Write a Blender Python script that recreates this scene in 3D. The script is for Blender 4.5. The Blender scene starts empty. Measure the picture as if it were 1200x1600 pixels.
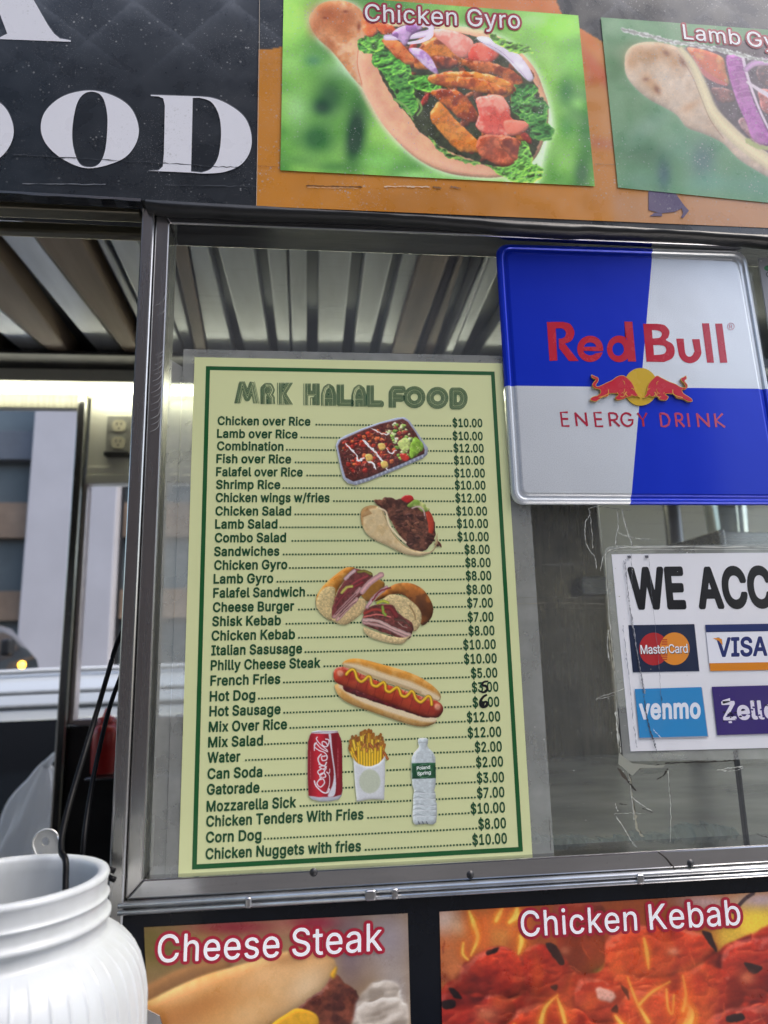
import bpy, bmesh, math, random
import numpy as np
from mathutils import Vector, Matrix
random.seed(7)
SC = bpy.context.scene
COL = SC.collection
R = math.radians

# ------------------------------------------------------------------ camera
# world: the cart's front is the plane y=0, x runs right along it, z is up (metres)
EYE = Vector((0.0, -0.582, 1.45))
FPX, CX, CY = 1122.0, 600.0, 800.0            # focal length and centre, in photograph pixels
AX = Vector((0.99422922, -0.10449073, -0.02428886))   # picture right
AD = Vector((-0.00238997, 0.20478239, -0.97880461))   # picture down
AF = Vector((0.10724994, 0.97321419, 0.2033509))      # view direction
cam = bpy.data.cameras.new('camera'); camo = bpy.data.objects.new('camera', cam); COL.objects.link(camo)
camo.matrix_world = Matrix(((AX.x, -AD.x, -AF.x, EYE.x), (AX.y, -AD.y, -AF.y, EYE.y), (AX.z, -AD.z, -AF.z, EYE.z), (0, 0, 0, 1)))
cam.sensor_fit = 'VERTICAL'; cam.sensor_height = 36.0; cam.lens = FPX / 1600 * 36
cam.clip_start = 0.02; cam.clip_end = 2000
cam.dof.use_dof = True; cam.dof.focus_distance = 0.62; cam.dof.aperture_fstop = 7.0
SC.camera = camo
# ------------------------------------------------------------------ light
SUN_EL, SUN_AZ = 58.0, 112.0                    # azimuth measured from +Y towards +X: from the right
w = bpy.data.worlds.new('World'); SC.world = w; w.use_nodes = True
nt = w.node_tree; bg = nt.nodes['Background']
sky = nt.nodes.new('ShaderNodeTexSky'); sky.sky_type = 'NISHITA'; sky.sun_disc = False
sky.sun_elevation = R(SUN_EL); sky.sun_rotation = R(SUN_AZ); sky.air_density = 1.2; sky.dust_density = 3.0
nt.links.new(sky.outputs[0], bg.inputs[0]); bg.inputs[1].default_value = 0.14
sl = bpy.data.lights.new('sun', 'SUN'); sl.energy = 0.7; sl.angle = R(20); sl.color = (1.0, 0.96, 0.9)
so = bpy.data.objects.new('sun', sl); COL.objects.link(so)
so.rotation_euler = Vector((-math.sin(R(SUN_AZ)) * math.cos(R(SUN_EL)), -math.cos(R(SUN_AZ)) * math.cos(R(SUN_EL)), -math.sin(R(SUN_EL)))).to_track_quat('-Z', 'Y').to_euler()
SC.view_settings.view_transform = 'Standard'; SC.view_settings.look = 'None'
SC.view_settings.exposure = 1.25; SC.view_settings.gamma = 1.0
SC.cycles.max_bounces = 8; SC.cycles.transparent_max_bounces = 16

# ------------------------------------------------------------------ helpers
def ray(px, py): return AX * (px - CX) + AD * (py - CY) + AF * FPX
def at(px, py, Y=0.0):                           # where the sight line of a photograph pixel meets the plane y=Y
    d = ray(px, py); t = (Y - EYE.y) / d.y
    return EYE + d * t
def atz(px, py, z):
    d = ray(px, py); return EYE + d * ((z - EYE.z) / d.z)
def atx(px, py, x):
    d = ray(px, py); return EYE + d * ((x - EYE.x) / d.x)
def at_np(P, Y):
    P = np.asarray(P, float); dx = P[:, 0] - CX; dy = P[:, 1] - CY
    D = [AX[i] * dx + AD[i] * dy + AF[i] * FPX for i in range(3)]
    t = (Y - EYE.y) / D[1]
    return np.stack([EYE.x + D[0] * t, np.broadcast_to(np.asarray(Y, float), t.shape), EYE.z + D[2] * t], 1)

def lin(c):
    c = np.asarray(c, float); return np.where(c <= 0.04045, c / 12.92, ((np.maximum(c, 0) + 0.055) / 1.055) ** 2.4)
def L3(r, g, b): return tuple(lin(np.array([r, g, b]) / 255.0)) + (1.0,)

def tag(o, label, cat, group=None, kind=None):
    if label: o['label'] = label
    if cat: o['category'] = cat
    if group: o['group'] = group
    if kind: o['kind'] = kind
    return o
def thing(name, label, cat, loc=(0, 0, 0), group=None):
    o = bpy.data.objects.new(name, None); COL.objects.link(o); o.location = loc; o.empty_display_size = 0.05
    return tag(o, label, cat, group)
bpy.context.view_layer.update()
def link(name, me, parent=None, mats=()):
    o = bpy.data.objects.new(name, me); COL.objects.link(o)
    for m in mats: me.materials.append(m)
    if parent is not None:
        o.parent = parent
        if parent.type == 'EMPTY': o.matrix_parent_inverse = Matrix.Translation(-parent.location)   # meshes are laid out in world metres
    return o
def struct(o): o['kind'] = 'structure'; return o
def mesh_np(name, V, F):
    me = bpy.data.meshes.new(name); me.from_pydata([tuple(v) for v in V], [], [tuple(f) for f in F]); me.update(); return me

class MB:                                        # gathers shapes into one mesh
    def __init__(s): s.v = []; s.f = []; s.m = []; s.sm = []
    def add(s, V, F, mi=0, smooth=False):
        n = len(s.v); s.v += [tuple(v) for v in V]; s.f += [tuple(i + n for i in f) for f in F]; s.m += [mi] * len(F); s.sm += [smooth] * len(F)
    def box(s, a, b, mi=0):
        x0, y0, z0 = a; x1, y1, z1 = b
        V = [(x0, y0, z0), (x1, y0, z0), (x1, y1, z0), (x0, y1, z0), (x0, y0, z1), (x1, y0, z1), (x1, y1, z1), (x0, y1, z1)]
        s.add(V, [(0, 3, 2, 1), (4, 5, 6, 7), (0, 1, 5, 4), (1, 2, 6, 5), (2, 3, 7, 6), (3, 0, 4, 7)], mi)
    def hexa(s, V, mi=0):                        # 8 corners, box order
        s.add(V, [(0, 3, 2, 1), (4, 5, 6, 7), (0, 1, 5, 4), (1, 2, 6, 5), (2, 3, 7, 6), (3, 0, 4, 7)], mi)
    def slab(s, quad, Y0, Y1, mi=0):             # a pixel polygon as a slab between two planes: front face seen at Y0
        n = len(quad); A = [at(px, py, Y0) for px, py in quad]; B = [Vector((p.x, Y1, p.z)) for p in A]
        s.add(A + B, [tuple(range(n - 1, -1, -1)), tuple(range(n, 2 * n))] + [(i, (i + 1) % n, (i + 1) % n + n, i + n) for i in range(n)], mi)
    def prism(s, prof, x0, x1, mi=0, smooth=False):            # closed (y,z) profile along x
        n = len(prof); V = [(x0, y, z) for y, z in prof] + [(x1, y, z) for y, z in prof]
        s.add(V, [tuple(range(n)), tuple(range(2 * n - 1, n - 1, -1))] + [(i, i + n, (i + 1) % n + n, (i + 1) % n) for i in range(n)], mi, smooth)
    def tube(s, pts, r, n=10, mi=0, caps=True):
        pts = [Vector(p) for p in pts]; rs = r if hasattr(r, '__len__') else [r] * len(pts); V = []; F = []
        up = Vector((0.13, 0.31, 0.94))
        for i, p in enumerate(pts):
            d = (pts[min(i + 1, len(pts) - 1)] - pts[max(i - 1, 0)]).normalized()
            a = d.cross(up)
            if a.length < 1e-3: a = d.cross(Vector((1, 0, 0)))
            a.normalize(); b = d.cross(a)
            V += [p + (a * math.cos(2 * math.pi * k / n) + b * math.sin(2 * math.pi * k / n)) * rs[i] for k in range(n)]
        for i in range(len(pts) - 1):
            for k in range(n): F.append((i * n + k, i * n + (k + 1) % n, (i + 1) * n + (k + 1) % n, (i + 1) * n + k))
        if caps: F.append(tuple(range(n - 1, -1, -1))); F.append(tuple((len(pts) - 1) * n + k for k in range(n)))
        s.add(V, F, mi, True)
    def lathe(s, prof, c, n=64, mi=0, fn=None):
        V = []; F = []
        for r, z in prof:
            for k in range(n):
                a = 2 * math.pi * k / n; rr = r if fn is None else fn(r, z, a)
                V.append((c[0] + rr * math.cos(a), c[1] + rr * math.sin(a), c[2] + z))
        for i in range(len(prof) - 1):
            for k in range(n): F.append((i * n + k, i * n + (k + 1) % n, (i + 1) * n + (k + 1) % n, (i + 1) * n + k))
        s.add(V, F, mi, True)
    def build(s, name, mats, parent=None, bevel=0.0, seg=2):
        me = bpy.data.meshes.new(name); me.from_pydata(s.v, [], s.f); me.update()
        me.polygons.foreach_set('material_index', s.m); me.polygons.foreach_set('use_smooth', s.sm)
        if not isinstance(mats, (list, tuple)): mats = [mats]
        bm = bmesh.new(); bm.from_mesh(me); bmesh.ops.recalc_face_normals(bm, faces=bm.faces); bm.to_mesh(me); bm.free()
        o = link(name, me, parent, mats)
        if bevel:
            b = o.modifiers.new('bevel', 'BEVEL'); b.width = bevel; b.segments = seg; b.limit_method = 'ANGLE'; b.angle_limit = R(35)
        return o

# ------------------------------------------------------------------ materials
def new_mat(name):
    m = bpy.data.materials.new(name); m.use_nodes = True
    return m, m.node_tree, m.node_tree.nodes['Principled BSDF']
def N(nt, t, **kw):
    n = nt.nodes.new(t)
    for k, v in kw.items():
        if hasattr(n, k): setattr(n, k, v)
    return n
def math_node(nt, op, a, b=None, clamp=False):
    n = nt.nodes.new('ShaderNodeMath'); n.operation = op; n.use_clamp = clamp
    for i, v in enumerate((a, b)):
        if v is None: continue
        if isinstance(v, (int, float)): n.inputs[i].default_value = v
        else: nt.links.new(v, n.inputs[i])
    return n.outputs[0]
def mixc(nt, f, a, b):
    n = nt.nodes.new('ShaderNodeMix'); n.data_type = 'RGBA'
    for i, v in ((0, f), (6, a), (7, b)):
        if isinstance(v, (int, float, tuple)): n.inputs[i].default_value = v
        else: nt.links.new(v, n.inputs[i])
    return n.outputs[2]
def noise(nt, scale, detail=4, stretch=None, rough=0.55):
    tc = nt.nodes.new('ShaderNodeTexCoord'); mp = nt.nodes.new('ShaderNodeMapping')
    if stretch: mp.inputs['Scale'].default_value = stretch
    nt.links.new(tc.outputs['Object'], mp.inputs[0])
    n = nt.nodes.new('ShaderNodeTexNoise'); n.inputs['Scale'].default_value = scale; n.inputs['Detail'].default_value = detail; n.inputs['Roughness'].default_value = rough
    nt.links.new(mp.outputs[0], n.inputs['Vector']); return n.outputs['Fac']
def ramp(nt, f, lo, hi):
    n = nt.nodes.new('ShaderNodeMapRange'); n.inputs[1].default_value = lo; n.inputs[2].default_value = hi; nt.links.new(f, n.inputs[0]); return n.outputs[0]
def bump(nt, b, h, strength=0.2, dist=0.001):
    n = nt.nodes.new('ShaderNodeBump'); n.inputs['Strength'].default_value = strength; n.inputs['Distance'].default_value = dist
    nt.links.new(h, n.inputs['Height']); nt.links.new(n.outputs[0], b.inputs['Normal'])
def plain(name, c, rough=0.5, metal=0.0, var=0.12, vs=30, bmp=0.0, bs=200, stretch=None, spec=0.5, coat=0.0):
    m, nt, b = new_mat(name)
    f = noise(nt, vs, 5, stretch)
    c = tuple(c)[:3]; lo = tuple(max(0, x * (1 - var)) for x in c) + (1,); hi = tuple(min(1, x * (1 + var)) for x in c) + (1,)
    nt.links.new(mixc(nt, ramp(nt, f, 0.3, 0.7), lo, hi), b.inputs['Base Color'])
    b.inputs['Roughness'].default_value = rough; b.inputs['Metallic'].default_value = metal; b.inputs['Specular IOR Level'].default_value = spec
    if coat: b.inputs['Coat Weight'].default_value = coat; b.inputs['Coat Roughness'].default_value = 0.06
    if bmp: bump(nt, b, noise(nt, bs, 4, stretch), bmp)
    return m
def steel(name, c=(0.55, 0.55, 0.56), rough=0.22, brush=(1, 1, 1), grime=0.35, wav=0.0, wscale=6):
    m, nt, b = new_mat(name)
    g = noise(nt, 9, 6); fine = noise(nt, 220, 3, brush)
    base = mixc(nt, ramp(nt, g, 0.35, 0.75), tuple(c) + (1,), tuple(x * (1 - grime) for x in c) + (1,))
    st_ = noise(nt, 90, 4, brush); base = mixc(nt, ramp(nt, st_, 0.3, 0.7), base, tuple(x * 0.74 for x in c) + (1,))
    spk = ramp(nt, noise(nt, 480, 2), 0.68, 0.74)
    nt.links.new(mixc(nt, math_node(nt, 'MULTIPLY', spk, 0.35), base, (0.07, 0.065, 0.06, 1)), b.inputs['Base Color'])
    b.inputs['Metallic'].default_value = 1.0
    nt.links.new(math_node(nt, 'ADD', math_node(nt, 'MULTIPLY', fine, 0.16), math_node(nt, 'ADD', math_node(nt, 'MULTIPLY', g, 0.12), rough - 0.13)), b.inputs['Roughness'])
    h = math_node(nt, 'ADD', math_node(nt, 'MULTIPLY', fine, 0.15), math_node(nt, 'MULTIPLY', noise(nt, wscale, 2), wav))
    bump(nt, b, h, 0.25, 0.0012)
    return m
def emit(name, c, s):
    m, nt, b = new_mat(name); b.inputs['Emission Color'].default_value = tuple(c)[:3] + (1,); b.inputs['Emission Strength'].default_value = s
    b.inputs['Base Color'].default_value = tuple(c)[:3] + (1,); return m

def printed(name, gain=1.0, rough=0.35, coat=0.25, specks=0.0, grime=0.1, coat_rough=0.08, wav=0.0):   # ink: colours carried by the mesh itself
    m, nt, b = new_mat(name)
    at_ = nt.nodes.new('ShaderNodeAttribute'); at_.attribute_name = 'ink'
    g = mixc(nt, 1.0, (0, 0, 0, 1), at_.outputs['Color'])
    mul = nt.nodes.new('ShaderNodeVectorMath'); mul.operation = 'SCALE'; mul.inputs[3].default_value = gain
    nt.links.new(g, mul.inputs[0]); col = mul.outputs[0]
    gr = ramp(nt, noise(nt, 40, 6), 0.35, 0.75)
    col = mixc(nt, math_node(nt, 'MULTIPLY', gr, grime), col, (0.16, 0.155, 0.14, 1))
    if specks:
        tc = nt.nodes.new('ShaderNodeTexCoord')
        for sc, th, amt in ((430, 0.30, specks), (1000, 0.34, specks * 0.7)):
            v = nt.nodes.new('ShaderNodeTexVoronoi'); v.inputs['Scale'].default_value = sc; nt.links.new(tc.outputs['Object'], v.inputs['Vector'])
            sep = nt.nodes.new('ShaderNodeSeparateColor'); nt.links.new(v.outputs['Color'], sep.inputs[0])
            rare = math_node(nt, 'GREATER_THAN', sep.outputs[0], 0.86 if sc < 1000 else 0.72)
            dot = math_node(nt, 'LESS_THAN', v.outputs['Distance'], math_node(nt, 'MULTIPLY', sep.outputs[1], th * 1.6))
            clu = ramp(nt, noise(nt, 22, 5), 0.4, 0.68)
            k = math_node(nt, 'MULTIPLY', math_node(nt, 'MULTIPLY', rare, dot), math_node(nt, 'MULTIPLY', clu, amt))
            col = mixc(nt, k, col, (0.55, 0.56, 0.56, 1))
    nt.links.new(col, b.inputs['Base Color'])
    nt.links.new(math_node(nt, 'ADD', math_node(nt, 'MULTIPLY', gr, 0.2), rough - 0.1), b.inputs['Roughness'])
    b.inputs['Coat Weight'].default_value = coat; b.inputs['Coat Roughness'].default_value = coat_rough
    if wav: bump(nt, b, noise(nt, 14, 3), wav, 0.002)
    return m
# ------------------------------------------------------------------ outline tools
def seg_dist(X,Y,loops):
    D=np.full(X.shape,1e9)
    for L in loops:
        P=np.asarray(L,float);Q=np.roll(P,-1,0)
        for a,b in zip(P,Q):
            dx,dy=b-a;l=dx*dx+dy*dy+1e-18
            t=np.clip(((X-a[0])*dx+(Y-a[1])*dy)/l,0,1)
            D=np.minimum(D,(X-a[0]-t*dx)**2+(Y-a[1]-t*dy)**2)
    return np.sqrt(D)
def winding(X,Y,loops):
    W=np.zeros(X.shape,int)
    for L in loops:
        P=np.asarray(L,float);Q=np.roll(P,-1,0)
        for a,b in zip(P,Q):
            if a[1]==b[1]:continue
            s=(b[0]-a[0])*(Y-a[1])-(X-a[0])*(b[1]-a[1])
            if a[1]<b[1]: W+=((Y>=a[1])&(Y<b[1])&(s<0)).astype(int)
            else: W-=((Y>=b[1])&(Y<a[1])&(s>0)).astype(int)
    return W
def march(F,x0,y0,h,level=0.0):
    """closed loops of F==level (inside F<level); F indexed [iy,ix]; border must be outside"""
    G=F-level; G[G==0]=1e-9
    S=G<0; ny,nx=F.shape; nxt={}
    c=S[:-1,:-1]*1+S[:-1,1:]*2+S[1:,1:]*4+S[1:,:-1]*8
    ys,xs=np.nonzero((c>0)&(c<15))
    # edges of cell: 0 bottom(a-b) 1 right(b-c) 2 top(c-d) 3 left(d-a); inside kept on left
    T={1:[(0,3)],2:[(1,0)],3:[(1,3)],4:[(2,1)],5:[(0,3),(2,1)],6:[(2,0)],7:[(2,3)],8:[(3,2)],9:[(0,2)],10:[(1,0),(3,2)],11:[(1,2)],12:[(3,1)],13:[(0,1)],14:[(3,0)]}
    def key(i,j,e): return (('h',i,j),('v',i,j+1),('h',i+1,j),('v',i,j))[e]
    for i,j in zip(ys.tolist(),xs.tolist()):
        for a,b in T[int(c[i,j])]: nxt[key(i,j,a)]=key(i,j,b)
    def pos(k):
        o,i,j=k
        if o=='h': a,b=G[i,j],G[i,j+1];t=a/(a-b);return (x0+(j+t)*h,y0+i*h)
        a,b=G[i,j],G[i+1,j];t=a/(a-b);return (x0+j*h,y0+(i+t)*h)
    loops=[]
    while nxt:
        k0,k=nxt.popitem();L=[pos(k0)]
        while k!=k0:
            L.append(pos(k));k=nxt.pop(k,k0)
        loops.append(np.array(L))
    return loops
def rdp(P,eps):
    n=len(P)
    if n<4:return P
    keep=np.zeros(n,bool);i0=0;i1=int(np.argmax(((P-P[0])**2).sum(1)))
    keep[[i0,i1]]=True;st=[(i0,i1),(i1,n)]
    Pc=np.vstack([P,P[:1]])
    while st:
        a,b=st.pop()
        if b-a<2:continue
        A,B=Pc[a],Pc[b];d=B-A;l=np.hypot(*d)+1e-12
        q=Pc[a+1:b];D=np.abs((q[:,0]-A[0])*d[1]-(q[:,1]-A[1])*d[0])/l
        m=int(np.argmax(D))
        if D[m]>eps:
            m+=a+1;keep[m]=True;st+= [(a,m),(m,b)]
    return P[keep]

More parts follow.
